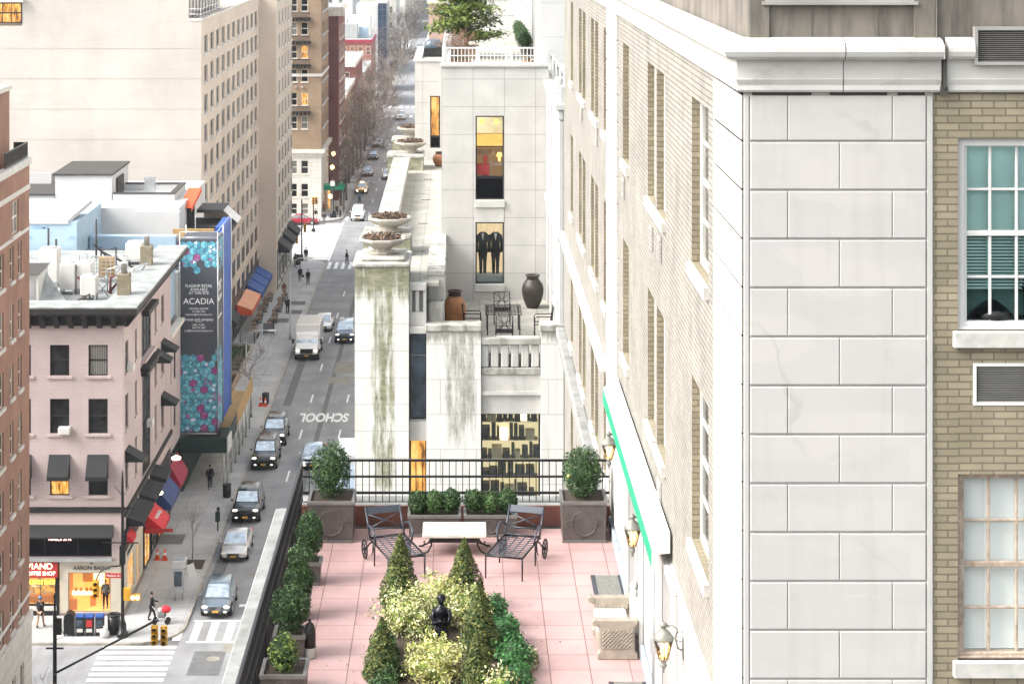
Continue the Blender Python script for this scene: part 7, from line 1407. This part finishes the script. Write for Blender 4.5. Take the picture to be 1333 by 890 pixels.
def person(label, x, y, z, rz, coat, legs, hair='hair_dark', stride=.22, coatlen=.0, arm=0.0, group='people on foot', cap=None, bag=None, scale=1, lean=0):
    key = (stride, coatlen, arm, lean); t = thing('person', label, 'person', (0, 0, 0), group)
    L = .88; kn = .47; s = stride
    J = {'pel': (0, 0, .93), 'chest': (0, lean * .25, 1.25), 'neck': (0, lean * .45, 1.47), 'head': (0, lean * .5 - .01, 1.62), 'top': (0, lean * .5, 1.72)}
    sides = {}
    for q, sg in ((-1, 1), (1, -1)):
        f = sg * s; sides[q] = dict(hip=(q * .09, 0, .88), knee=(q * .10, -f * .55 - .03, .48), ank=(q * .10, -f, .09 + (.04 if f < 0 else 0)), toe=(q * .11, -f - .15, .03), sh=(q * .18, lean * .4, 1.40), el=(q * .235, f * .45 + .02 - arm * .05, 1.12), wr=(q * .24 - q * arm * .06, f * .55 - .08 - arm * .22, .88 + arm * .2))
    def limbs(sc):
        jt = [(J['pel'], (.14 * sc, .10 * sc)), (J['chest'], (.165 * sc, .11 * sc)), (J['neck'], .055 * sc)]; ed = [(0, 1), (1, 2)]; return jt, ed
    if key not in PMESH:
        jt, ed = limbs(.9); n0 = len(jt); jt += [(J['head'], (.075, .09)), (J['top'], (.055, .065)), ((0, lean * .5 - .115, 1.61), .012)]; ed += [(2, 3), (3, 4), (3, 5)]
        for q in (-1, 1):
            S = sides[q]; i = len(jt); jt += [(S['hip'], .085), (S['knee'], .058), (S['ank'], .042), (S['toe'], .035)]; ed += [(0, i), (i, i + 1), (i + 1, i + 2), (i + 2, i + 3)]
            i = len(jt); wr = S['wr']; hand = (wr[0], wr[1] - .03, wr[2] - .09); jt += [(S['sh'], .055), (S['el'], .042), (wr, .03), (hand, (.036, .018))]; ed += [(1, i), (i, i + 1), (i + 1, i + 2), (i + 2, i + 3)]
            for f in range(4): k = len(jt); a = -.033 + .022 * f; ln = (.075, .088, .084, .066)[f]; jt += [((hand[0], hand[1] + a, hand[2] - .04), .009), ((hand[0] - q * .012, hand[1] + a - .006, hand[2] - .04 - ln), .007)]; ed += [(i + 3, k), (k, k + 1)]
            k = len(jt); jt += [((hand[0] - q * .01, hand[1] - .045, hand[2] + .01), .01), ((hand[0] - q * .02, hand[1] - .065, hand[2] - .05), .008)]; ed += [(i + 3, k), (k, k + 1)]
        b = skin('body', jt, ed, 'skin', t)
        jt, ed = [(J['pel'], (.175, .13)), (J['chest'], (.19, .135)), ((0, lean * .42, 1.43), (.10, .085))], [(0, 1), (1, 2)]
        if coatlen: jt += [((0, 0, .93 - coatlen * .5), (.185, .145)), ((0, 0, .93 - coatlen), (.20, .165))]; ed += [(0, 3), (3, 4)]
        for q in (-1, 1): S = sides[q]; i = len(jt); jt += [(S['sh'], .075), (S['el'], .06), (S['wr'], .046)]; ed += [(1, i), (i, i + 1), (i + 1, i + 2)]
        c = skin('coat', jt, ed, coat, t)
        jt, ed = [((0, 0, .93), (.155, .12))], []
        for q in (-1, 1): S = sides[q]; i = len(jt); jt += [(S['hip'], .10), (S['knee'], .072), (S['ank'], .058)]; ed += [(0, i), (i, i + 1), (i + 1, i + 2)]
        l_ = skin('trousers', jt, ed, legs, t)
        m = MB(); hx = J['head']; m.ell((hx[0], hx[1] + .022, hx[2] + .045), .088, .098, .10, 12, 8); h = m.build('hair', hair, t)
        m = MB(); [m.ell((sides[q]['ank'][0], sides[q]['ank'][1] - .07, sides[q]['ank'][2] - .045), .05, .135, .05, 8, 6) for q in (-1, 1)]; sh_ = m.build('shoes', 'shoe', t)
        m = MB(); [m.ell((q * .03, hx[1] - .088, hx[2] + .02), .01, .008, .008, 6, 4) for q in (-1, 1)]; m.box(-.025, .025, hx[1] - .092, hx[1] - .08, hx[2] - .055, hx[2] - .045); e_ = m.build('eyes_and_mouth', 'hair_dark', t)
        PMESH[key] = [(o.name.split('.')[0], o.data) for o in (b, c, l_, h, sh_, e_)]
        for o in (c, l_, h): o.material_slots[0].link = 'OBJECT'
        c.material_slots[0].material = MATS[coat]; l_.material_slots[0].material = MATS[legs]; h.material_slots[0].material = MATS[hair]
    else:
        for nm, me in PMESH[key]:
            o = bpy.data.objects.new(nm, me); COL.objects.link(o); o.parent = t; mt = {'coat': coat, 'trousers': legs, 'hair': hair}.get(nm)
            if mt: o.material_slots[0].link = 'OBJECT'; o.material_slots[0].material = MATS[mt]
    if cap: MB().lathe([(.10, 0), (.105, .05), (.08, .11), (0, .13)], (0, lean * .5, 1.65), 12).build('cap', cap, t)
    t.location = (x, y, z); t.rotation_euler = (0, 0, rz); t.scale = (scale,) * 3
    if bag:
        b = thing('shoulder_bag', bag, 'bag', (x + .33, y, z + .62)); MB().box(x + .2, x + .46, y - .08, y + .08, z + .5, z + .8).build('pouch', 'cloth_black', b, bevel=.03); MB().tube([(x + .22, y, z + .8), (x + .30, y, z + 1.05), (x + .44, y, z + .8)], .012, 5).build('strap', 'cloth_black', b)
    return t
PI = math.pi; g = .135
person('person in dark coat and blue cap with tan legs by the coffee shop', -24.75, 120.9, g, PI * .9, 'cloth_black', 'cloth_tan', coatlen=.25, cap='cloth_blue', scale=1.04)
person('woman in long black coat walking at the corner behind the red stroller', -18.35, 122.0, g, PI / 2 + .2, 'cloth_black', 'cloth_black', coatlen=.35, arm=1)
person('person in dark clothes walking in the shade under the green pavement shed', -18.35, 150.2, g, .2, 'cloth_black', 'cloth_navy', coatlen=.3)
person('person in black coat walking beside the cafe tables, nearest of the walkers there', -18.25, 216.3, g, 0, 'cloth_black', 'cloth_black', coatlen=.2)
person('person in brown coat standing by the beige tower corner', -19.4, 225.4, g, .6, 'cloth_brown', 'cloth_tan', stride=.05, coatlen=.3, hair='hair_grey')
person('person in black carrying a dark bag, left one of two walking side by side', -18.4, 235, g, 0, 'cloth_black', 'cloth_navy', coatlen=.2, bag='dark shoulder bag carried by the left one of the two walkers')
person('person in black, right one of two walking side by side', -17.35, 233, g, 0, 'cloth_black', 'cloth_black', coatlen=.2)
person('person in black standing at the near kerb of the wide crosswalk', -18.75, 248.6, g, 0, 'cloth_navy', 'cloth_navy'); person('person in black beside the litter bin at the tower corner', -19.7, 244.3, g, 1, 'cloth_black', 'cloth_grey')
person('person in dark coat on the wide crosswalk, right of the red car', -18.6, 279.2, .012, 0, 'cloth_black', 'cloth_grey'); person('person in dark jacket with white bag just beside the red car', -19.9, 281.4, g, .4, 'cloth_black', 'cloth_white')
person('person in rose coloured coat by the green entrance canopy', -19.3, 288, g, -.5, 'cloth_rose', 'cloth_navy', stride=.05); person('person in black, left one of the pair below the street lamp at the far corner', -17.3, 286, g, 0, 'cloth_black', 'cloth_black', coatlen=.2); person('person in grey, right one of the pair below the street lamp at the far corner', -16.75, 285.2, g, .3, 'cloth_grey', 'cloth_black')
person('person in dark clothes crossing the avenue at the striped crosswalk', -13.75, 247.4, .012, 1.5, 'cloth_black', 'cloth_navy', coatlen=.2)
person('person in grey blue jacket walking in the roadway behind the small white van', -14.75, 299, .012, 0, 'cloth_blue', 'cloth_navy'); person('shopkeeper in a grey jumper standing inside the lit jeweller window', -21.4, 123.75, .3, 0, 'cloth_grey', 'cloth_black', hair='hair_grey', stride=.05)
person('person in dark coat far away at the second crossing, left of a pair', -17.2, 433, .14, 0, 'cloth_black', 'cloth_black', coatlen=.2); person('person in dark coat far away at the second crossing, right of a pair', -16.6, 432.5, .14, 0, 'cloth_black', 'cloth_navy', coatlen=.2)

# ================================================================== street furniture
def poles(m, pts, r): return m.tube(pts, r, 8)
def sig_head(parent, x, y, z, rz=0, n=3, mat='gold_paint'):
    m = MB(); h = .32 * n; m.box(x - .17, x + .17, y - .12, y + .12, z - h, z); hd = m.build('signal_head', mat, parent, bevel=.02)
    for k in range(n):
        zz = z - .16 - .32 * k; q = MB(); a = math.cos(rz), math.sin(rz); q.tube([(x, y - .12, zz), (x, y - .30, zz - .02)], [.13, .14], 10, caps=False); q.build('visor', mat, hd); MB().ell((x, y - .125, zz), .11, .02, .11, 10, 6).build('lens', 'sig_black', hd)
t = thing('signal_pole', 'black signal pole at the bottom left with a long arm carrying two yellow signals', 'traffic light', (-20.75, 105, .13)); P0 = -20.75
m = MB(); m.lathe([(.28, 0), (.28, .5), (.16, .7), (.11, .9), (.10, 6.2), (.06, 6.4), (.05, 7.0), (.09, 7.05), (.06, 7.2), (0, 7.3)], (P0, 105, .13), 12); m.build('pole', 'black_metal', t); m = MB(); m.tube([(P0, 105, 3.3), (-15.6, 105, 6.0)], .06, 6); m.tube([(P0, 105, 6.4), (P0 + .5, 105, 5.2), (P0, 105, 5.0)], .02, 5); m.box(P0 - .05, P0 + .35, 104.9, 105.1, 5.3, 6.1); m.build('mast_arm', 'black_metal', t); m = MB(); m.box(P0 - .45, P0 + .45, 104.95, 105.05, 4.55, 4.62); m.build('crossbar', 'black_metal', t)
sig_head(t, -15.65, 105, 5.75, 0, 3); sig_head(t, -15.2, 105.2, 5.65, 0, 3)
t = thing('street_lamp', 'tall black lamp post at the jeweller corner with signal arm and street name sign', 'lamp post', (-19.66, 119.4, .13)); X, Y = -19.66, 119.4; m = MB(); m.lathe([(.34, 0), (.34, .25), (.24, .3), (.22, .75), (.13, .95), (.10, 1.2), (.085, 8.6), (.05, 9.5), (0, 9.7)], (X, Y, .13), 12); m.build('pole', 'black_metal', t)
m = MB(); m.box(X - .5, X + .6, Y - .03, Y + .03, 7.55, 7.62); m.box(X - 1.2, X + .9, Y - .03, Y + .03, 5.55, 5.61); m.tube([(X, Y, 8.3), (X - .5, Y, 8.9)], .02, 4); m.build('crossarm', 'black_metal', t); MB().box(X - .16, X + .16, Y - .16, Y + .16, 4.35, 5.4).build('control_box', 'black_metal', t)
m = MB(); m.tube([(X, Y, 4.25), (X - .7, Y, 4.2), (X - 1.3, Y, 3.9), (X - 1.55, Y, 3.4)], .045, 6); m.build('signal_arm', 'black_metal', t); sig_head(t, X - 1.55, Y, 3.4, 0, 3); MB().box(X - 1.0, X - .05, Y - .06, Y - .03, 3.55, 3.82).build('street_sign', 'sign_red', t); text('lettering', 'Madison Av', .17, 'sign_white', t, (X - .52, Y - .065, 3.685), depth=.004)
m = MB(); m.box(X + .1, X + .5, Y - .25, Y, 2.3, 3.0); m.build('walk_signal', 'gold_paint', t); [MB().ell((X + .62 + .28 * k, Y - .2, 2.45), .12, .05, .13, 10, 6).build('lit_lens', 'emit_cream' if k else 'emit_pink', t) for k in range(2)]; MB().box(X + .45, X + 1.05, Y - .16, Y - .06, 2.25, 2.65).build('signal_box', 'gold_paint', t)
def bin_(label, x, y, r=.3, h=.95, mat='black_metal', grp='litter bins'):
    t = thing('litter_bin', label, 'bin', (x, y, g), grp); MB().lathe([(r * .85, 0), (r, .1), (r * 1.02, h - .08)], (x, y, g), 14).build('basket', mat, t); MB().lathe([(r * 1.08, h - .08), (r * 1.1, h - .03), (r * 1.05, h), (r * .7, h), (r * .6, h - .15), (0, h - .2)], (x, y, g), 14).build('rim', 'trim_dark', t)
bin_('black litter bin between the newspaper boxes and the lamp post', -20.25, 119.9, .36, 1.15); bin_('dark litter bin at the end of the green pavement shed', -16.85, 148.0); bin_('dark litter bin with two cones on the kerb beyond the black cars', -16.75, 176.2); bin_('dark litter bin at the tower corner by the wide crosswalk', -19.6, 246.4, .4, 1.2)
t = thing('mailbox', 'round topped dark mailbox left of the newspaper boxes', 'mailbox', (-22.8, 119.7, g)); m = MB(); pr = [(-.3, 0), (.3, 0), (.3, .95)] + [(.3 * math.cos(a), .95 + .3 * math.sin(a)) for a in [PI * k / 8 for k in range(1, 8)]] + [(-.3, .95)]; m.prism([(-22.8 + x, 119.4, g + .1 + z) for x, z in pr], (0, .65, 0)); m.build('box', 'black_metal', t, bevel=.02); [MB().box(-22.8 + s * .24 - .03, -22.8 + s * .24 + .03, y, y + .06, g, g + .1).build('foot', 'black_metal', t) for s in (-1, 1) for y in (119.42, 119.96)]
for k, (x, lb, mt) in enumerate(((-22.15, 'blue topped newspaper box, left of the three', 'cloth_navy'), (-21.6, 'blue topped newspaper box with red picture, middle of the three', 'cloth_navy'), (-21.02, 'blue topped newspaper box, right of the three', 'cloth_navy'))):
    t = thing('newspaper_box', lb, 'newspaper box', (x, 119.6, g), 'newspaper boxes at the corner'); MB().box(x - .24, x + .24, 119.4, 119.85, g + .2, g + 1.05).build('cabinet', 'trim_dark', t, bevel=.02); MB().box(x - .25, x + .25, 119.38, 119.87, g + 1.051, g + 1.2).build('lid', 'canvas_blue', t, bevel=.03); MB().box(x - .17, x + .17, 119.385, 119.399, g + .55, g + .95).build('window', 'glass_blue' if k != 1 else 'sign_red', t); MB().box(x - .17, x + .17, 119.385, 119.399, g + .25, g + .45).build('label_panel', 'ac_white', t); MB().box(x - .2, x + .2, 119.45, 119.8, g, g + .2).build('base', 'trim_dark', t)
t = thing('rubbish_bag', 'white rubbish bag on the kerb between newspaper boxes and litter bin', 'rubbish bag', (-20.68, 119.3, g)); MB().lathe([(.2, 0), (.28, .1), (.27, .32), (.15, .48), (.05, .55), (.09, .64), (0, .66)], (-20.68, 119.3, g), 11, 0, 1, .9).build('bag', 'cloth_white', t)
t = thing('phone_kiosk', 'grey metal phone kiosk with a dark poster panel on the pavement', 'phone booth', (-17.2, 125.8, g)); m = MB(); m.box(-17.65, -16.85, 125.5, 126.5, g + 1.95, g + 2.45); m.build('canopy', 'galv', t, bevel=.03); MB().box(-17.6, -16.95, 125.55, 125.68, g + .75, g + 1.94).build('poster_panel', 'grey_metal', t); MB().box(-17.52, -17.05, 125.53, 125.549, g + .9, g + 1.8).build('poster', 'glass_blue', t); MB().lathe([(.15, 0), (.18, .02), (.1, .05)], (-17.28, 125.51, g + 1.4), 12).build('poster_emblem', 'glass_green', t) if False else None; MB().box(-17.5, -17.0, 125.7, 126.2, g + .45, g + 1.6).build('phone_unit', 'galv', t)
for x in (-17.5, -17.02): MB().tube([(x, 125.75, g), (x, 125.75, g + 1.95)], .04, 6).build('leg', 'grey_metal', t)
MB().obox((-16.55, 126.1, g + 1.7), (.2, .1, .05), (.02, .05, .0), (-.1, 0, .38)).build('side_panel', 'ac_white', t)
st_ = thing('stroller', 'baby stroller with a bright red hood being pushed across the corner', 'stroller', (-17.75, 121.6, g)); m = MB(); m.tube([(-18.25, 121.6, 1.15), (-18.0, 121.6, .75), (-17.4, 121.6, .35)], .02, 5); m.tube([(-18.0, 121.4, .35), (-17.8, 121.6, .75)], .02, 5); m.build('frame', 'galv', st_); MB().box(-17.95, -17.45, 121.4, 121.8, .5, .85).build('seat', 'cloth_grey', st_, bevel=.08); MB().ell((-17.45, 121.6, .98), .3, .24, .22, 12, 8).build('hood', 'canvas_red', st_); MB().ell((-17.78, 121.55, .95), .14, .13, .14, 10, 7).build('blanket', 'cloth_white', st_)
for x, y in ((-18.1, 121.38), (-18.1, 121.82), (-17.35, 121.4), (-17.35, 121.8)): MB().tube([(x, y - .02, g + .16), (x, y + .02, g + .16)], .16, 12).build('wheel', 'tyre', st_)
M('cone_orange', (.75, .10, .02), .5); M('cone_white', (.8, .8, .8), .5)
def cone(label, x, y, z=g): t = thing('traffic_cone', label, 'traffic cone', (x, y, z), 'orange traffic cones'); m = MB(); m.box(x - .2, x + .2, y - .2, y + .2, z, z + .04); m.lathe([(.15, .04), (.045, .7), (0, .71)], (x, y, z), 12); m.build('cone', 'cone_orange', t); MB().lathe([(.113, .3), (.083, .48)], (x, y, z), 12).build('band', 'cone_white', t)
cone('orange traffic cone against the shop wall, left of the pair below the red awning', -19.75, 133.7); cone('orange traffic cone on the pavement, right of the pair below the red awning', -19.25, 133.6); cone('orange traffic cone left of the kerb litter bin', -17.1, 175.5); cone('orange traffic cone right in front of the kerb litter bin', -16.7, 175.4)
t = thing('parking_meter', 'dark green parking meter with a sign at the kerb beside the silver sedan', 'parking meter', (-16.55, 139.9, g)); MB().tube([(-16.55, 139.9, g), (-16.55, 139.9, 1.3)], .05, 8).build('post', 'black_metal', t); MB().box(-16.72, -16.4, 139.8, 140.0, .75, 1.45).build('box', 'green_ply', t, bevel=.03); MB().ell((-16.52, 139.9, 1.62), .12, .07, .16, 10, 7).build('head', 'green_ply', t)
def cobra(label, x, y, h, arm, dx=1, r=.07): 
    t = thing('street_lamp', label, 'street lamp', (x, y, g), 'tall grey street lamps'); MB().lathe([(r * 2.2, 0), (r * 2, .4), (r * 1.1, .5), (r * .75, h - .8)], (x, y, g), 10).build('pole', 'grey_metal', t); MB().tube([(x, y, g + h - .9), (x + dx * .1, y, g + h - .35), (x + dx * arm * .5, y, g + h), (x + dx * arm, y, g + h + .05)], .045, 6).build('arm', 'grey_metal', t); MB().ell((x + dx * (arm + .3), y, g + h + .02), .42, .16, .1, 12, 6).build('lamp_head', 'white_paint', t)
cobra('curved grey street lamp with a white head beside the blue tarpaulin', -18.6, 178, 5.9, 1.9); cobra('tall slim grey street lamp on the kerb beside the white box truck', -16.85, 203, 8.0, 1.6)
t = thing('signal_pole', 'dark signal pole with yellow signals at the near side of the wide crosswalk', 'traffic light', (-19.3, 249.2, g)); m = MB(); m.lathe([(.26, 0), (.2, .6), (.1, .8), (.08, 7.4), (0, 7.5)], (-19.3, 249.2, g), 10); m.tube([(-19.3, 249.2, 3.3), (-21.4, 249.2, 3.7)], .05, 6); m.build('pole', 'black_metal', t); sig_head(t, -19.9, 249.1, 3.2); sig_head(t, -21.0, 249.1, 3.4); sig_head(t, -18.9, 249.0, 4.6)
t = thing('signal_pole', 'yellow signal on a slim pole at the far side of the wide crosswalk', 'traffic light', (-19.6, 273, .01)); MB().lathe([(.3, 0), (.26, .3), (.1, .5), (.08, 3.6)], (-19.6, 273, 0), 10).build('pole', 'bracket_dark', t); sig_head(t, -19.6, 272.9, 4.6); sig_head(t, -19.2, 273, 4.6)
t = thing('street_lamp', 'dark lamp post with a white sign in front of the far green canopy', 'lamp post', (-17.75, 285, g)); MB().lathe([(.5, 0), (.45, .7), (.14, 1.0), (.11, 5.4), (0, 5.6)], (-17.75, 285, g), 10).build('pole', 'black_metal', t); m = MB(); m.tube([(-17.75, 285, 5.0), (-16.9, 285, 5.2), (-15.9, 285, 5.35)], .05, 5); m.build('arm', 'black_metal', t); MB().box(-18.1, -17.5, 284.8, 284.88, 4.5, 5.2).build('sign', 'ac_white', t); MB().box(-17.4, -17.0, 284.8, 284.88, 4.4, 5.1).build('signal_box', 'sig_black', t)
t = thing('entrance_canopy', 'dark green entrance canopy on posts over the far pavement', 'canopy', (-18, 290.5, g)); m = MB(); m.box(-19.3, -16.5, 290, 292.4, 3.2, 3.9); m.build('canopy', 'canvas_green', t, bevel=.05)
for x in (-19.2, -16.6):
    for y in (290.1, 292.3): MB().tube([(x, y, g), (x, y, 3.2)], .05, 6).build('post', 'trim_dark', t)
M('blossom_glow', (.6, .25, .08), emit=(1, .5, .15), es=.8)
t = thing('lit_entrance', 'warm lit entrance doorway with lanterns beside the green canopy', 'entrance', (-18.9, 294, g)); MB().box(-18.95, -18.85, 293, 296.5, g, 3.1).build('door_glow', 'room_amber', t); [MB().ell((-18.6, y, z), .3, .3, .35, 10, 7).build('lantern', 'emit_warm', t) for y, z in ((292.6, 2.0), (297, 5.6), (300, 7.2))]
# boxes with greenery and the cafe terrace by the beige tower
for k, (y0, y1, lb) in enumerate(((186.5, 198, 'long planted bed with green shrubs on the pavement before the cafe'), (180, 185.8, 'planted bed nearest the scaffold shed, partly bare'))):
    t = thing('pavement_planter', lb, 'planter', (-21.2, y0, g), 'planted beds on the pavement'); m = MB(); m.box(-22.2, -20.0, y0, y0 + .2, g, .65); m.box(-22.2, -20.0, y1 - .2, y1, g, .65); m.box(-20.2, -20.0, y0 + .2, y1 - .2, g, .65); m.box(-22.2, -22.0, y0 + .2, y1 - .2, g, .65); m.build('box', 'wood_worn' if k else 'bowl_stone', t); MB().box(-22, -20.2, y0 + .2, y1 - .2, g, .5).build('soil', 'soil', t)
    rg = random.Random(60 + k); fs = [blob((rg.uniform(-21.8, -20.5), rg.uniform(y0 + .6, y1 - .6), .8), .5, .6, .5, .25, q) for q in range(14 if not k else 4)]; leaves(lambda r: fs[r.randrange(len(fs))](r), 1500 if not k else 400, .12, rg, mats=4).build('foliage', BOX, t, fix=False)
def cafe_table():
    t = thing('cafe_table', 'small dark square cafe table on the pavement below the awnings', 'table', (0, 0, 0), 'small square cafe tables'); MB().box(-.35, .35, -.35, .35, .70, .74).build('table_top', 'mat_dark', t); MB().tube([(0, 0, 0), (0, 0, .70)], .035, 6).build('pedestal', 'trim_dark', t); MB().lathe([(.25, 0), (.25, .03), (0, .05)], (0, 0, 0), 10).build('base', 'trim_dark', t); return t
def cafe_chair():
    t = thing('cafe_chair', 'dark cafe chair at the pavement tables below the awnings', 'chair', (0, 0, 0), 'cafe chairs at the pavement tables'); MB().box(-.22, .22, -.22, .22, .43, .47).build('seat', 'trim_dark', t); MB().box(-.22, .22, .2, .235, .55, .88).build('backrest', 'wood_worn', t)
    for sx in (-.2, .2):
        for sy in (-.2, .2): MB().tube([(sx, sy, 0), (sx, sy, .43 if sy < 0 else .88)], .016, 5).build('leg', 'trim_dark', t)
    return t
ct, cc = cafe_table(), cafe_chair(); first = True
for i in range(6):
    for j in range(2):
        x, y = -20.9 + 1.55 * j + .2 * (i % 2), 208.5 + 2.9 * i
        a = ct if first else tree_copy(ct); a.location = (x, y, g)
        for q, (dx, dy, rz) in enumerate(((0, .62, 0), (0, -.62, PI))): b = cc if first and q == 0 else tree_copy(cc); b.location = (x + dx, y + dy, g); b.rotation_euler = (0, 0, rz + (.2 * ((i + j) % 3 - 1)))
        first = False
def menu_box(lb, x, y, w_, mt): t = thing('cafe_screen', lb, 'screen', (x, y, g), 'screens of the cafe terrace'); MB().box(x - w_, x + w_, y, y + .06, g + .1, g + 1.1).build('panel', mt, t); [MB().box(x + s * w_ - .03, x + s * w_ + .03, y - .2, y + .25, g, g + 1.15).build('post', 'trim_dark', t) for s in (-1, 1)]
menu_box('pale grey screen at the near end of the cafe terrace', -20.9, 201.2, .7, 'grey_metal'); menu_box('grey canvas screen at the kerb side of the cafe terrace', -19.2, 205.4, .5, 'cloth_grey')
t = thing('menu_stand', 'wooden slatted stand under the peach awning at the near end of the cafe', 'stand', (-20.5, 203, g)); [MB().box(-20.9, -20.1, 203.2 + .5 * k, 203.5 + .5 * k, g + .5 + .12 * k, g + .56 + .12 * k).build('shelf', 'wood_worn', t) for k in range(4)]; [MB().box(x, x + .06, 203.2, 205.1, g, g + .5).build('leg', 'trim_dark', t) for x in (-20.9, -20.16)]

# ================================================================== bare street trees
def bare_mesh(seed, h, r0, depth, nb, mr=.03):
    rg = random.Random(seed); m = MB(); tips = []; top = Vector((rg.gauss(0, .2), rg.gauss(0, .2), h * .34)); tk = MB(); tk.tube([(0, 0, 0), (top.x * .4, top.y * .4, h * .18), top], [r0 * 1.25, r0, r0 * .82], 7)
    for k in range(nb):
        a = 6.28 * k / nb + rg.gauss(0, .3); limb(m, top + Vector((0, 0, -rg.random() * h * .06)), (math.cos(a) * .95, math.sin(a) * .95, 1), h * .30, r0 * .6, rg, depth, tips, .07, mr, 3, .5)
    return tk, m, tips
TREES = []
for s in range(4):
    t = thing('street_tree', 'bare street tree', 'tree', (0, 0, 0), 'bare trees along the avenue'); tk, m, tips = bare_mesh(70 + s, 14 + s, .22, 5, 5, .024); tk.build('trunk', 'bark', t); m.build('crown', 'bark_grey' if s % 2 else 'bark', t, fix=False); TREES.append(t)
yy = [293, 302, 311.5, 321, 331, 342, 353, 365, 377, 390, 403, 416, 455, 470, 486, 503, 521, 540, 560, 581, 603, 626, 650, 690, 730, 780, 840, 900]
where = {0: 'nearest bare street tree, beside the green entrance canopy', 1: 'bare street tree just beyond the green canopy, in front of the red tower', 2: 'bare street tree third along the kerb past the green canopy', 3: 'bare street tree fourth along the kerb past the green canopy'}
for k, y in enumerate(yy):
    lb = where.get(k) or 'bare street tree in the grey brown row ' + ('before' if y < 432 else 'beyond') + ' the second crossing'
    o = TREES[k] if k < 4 else tree_copy(TREES[k % 4]); o.location = (-17.2 + R.uniform(-.3, .4), y, g); o.rotation_euler = (0, 0, R.random() * 6.28); s_ = R.uniform(.72, .95) * (.8 if k < 2 else 1) * (1.1 if y > 480 else 1); o.scale = (s_, s_, s_); o['label'] = lb
    if k > 11: o['group'] = 'far bare trees beyond the second crossing'
for k, (x, y) in enumerate(((-1.2, 560), (-1.0, 640), (-1.3, 740), (-.9, 850))): tree_copy(TREES[k], loc=(x + 2.6, y, g), rz=k, scale=1.1, label='bare tree on the east kerb far down the avenue')['group'] = 'bare trees on the east kerb'
t = thing('sapling', 'slim bare sapling in a tree pit beside the phone kiosk', 'tree', (-17.35, 132.8, g)); rg = random.Random(90); m = MB(); tips = []; MB().tube([(-17.35, 132.8, g), (-17.32, 132.8, 1.6), (-17.36, 132.85, 2.9)], [.05, .04, .025], 6).build('trunk', 'bark_grey', t)
for k in range(9): a = k * .9; limb(m, Vector((-17.34, 132.8, 1.8 + .12 * k)), (math.cos(a) * .5, math.sin(a) * .5, 1), .9, .02, rg, 2, tips, .15, .007, 3)
m.build('crown', 'bark_grey', t); struct(MB().box(-18.0, -16.6, 131.7, 133.6, .131, .15).build('tree_pit', 'soil'))
t = thing('sapling', 'bare twiggy tree with pale branches in front of the blue tarpaulin', 'tree', (-17.5, 171.5, g)); m = MB(); MB().tube([(-17.5, 171.5, g), (-17.55, 171.5, 2.2), (-17.6, 171.5, 4.0)], [.09, .07, .05], 6).build('trunk', 'bark_grey', t); rg = random.Random(91)
for k in range(8): a = 2.2 + k * .55; limb(m, Vector((-17.6, 171.5, 3.2 + .15 * k)), (math.cos(a), math.sin(a), .6), 1.5, .035, rg, 3, tips, .1, .012, 3)
m.build('crown', 'bark_grey', t)
t = thing('corner_tree', 'bare young tree in front of the red brick building at the bottom left corner', 'tree', (-20.4, 98.5, g)); tk = MB(); tk.tube([(-19.8, 97.5, g), (-19.8, 97.5, 2.4)], [.1, .07], 6); tk.build('trunk', 'bark_grey', t); m = MB(); rg = random.Random(92)
for k in range(10): a = k * .7; limb(m, Vector((-19.8, 97.5, 2.0 + .1 * k)), (math.cos(a) * .7, math.sin(a) * .7, 1), 1.5, .035, rg, 3, tips, .12, .01, 3)
m.build('crown', 'bark_grey', t); MB().build if False else None
# ================================================================== the air: pale haze down the avenue
m, t, b, out = nt('haze_air'); t.nodes.remove(b); pv = t.nodes.new('ShaderNodeVolumePrincipled'); pv.inputs['Color'].default_value = (.86, .92, 1, 1); pv.inputs['Density'].default_value = .00014; pv.inputs['Anisotropy'].default_value = .2
t.links.new(pv.outputs[0], out.inputs['Volume'])
hz = MB().box(-1600, 1600, -70, 4100, -1.1, 52).build('haze', 'haze_air'); hz['kind'] = 'stuff'
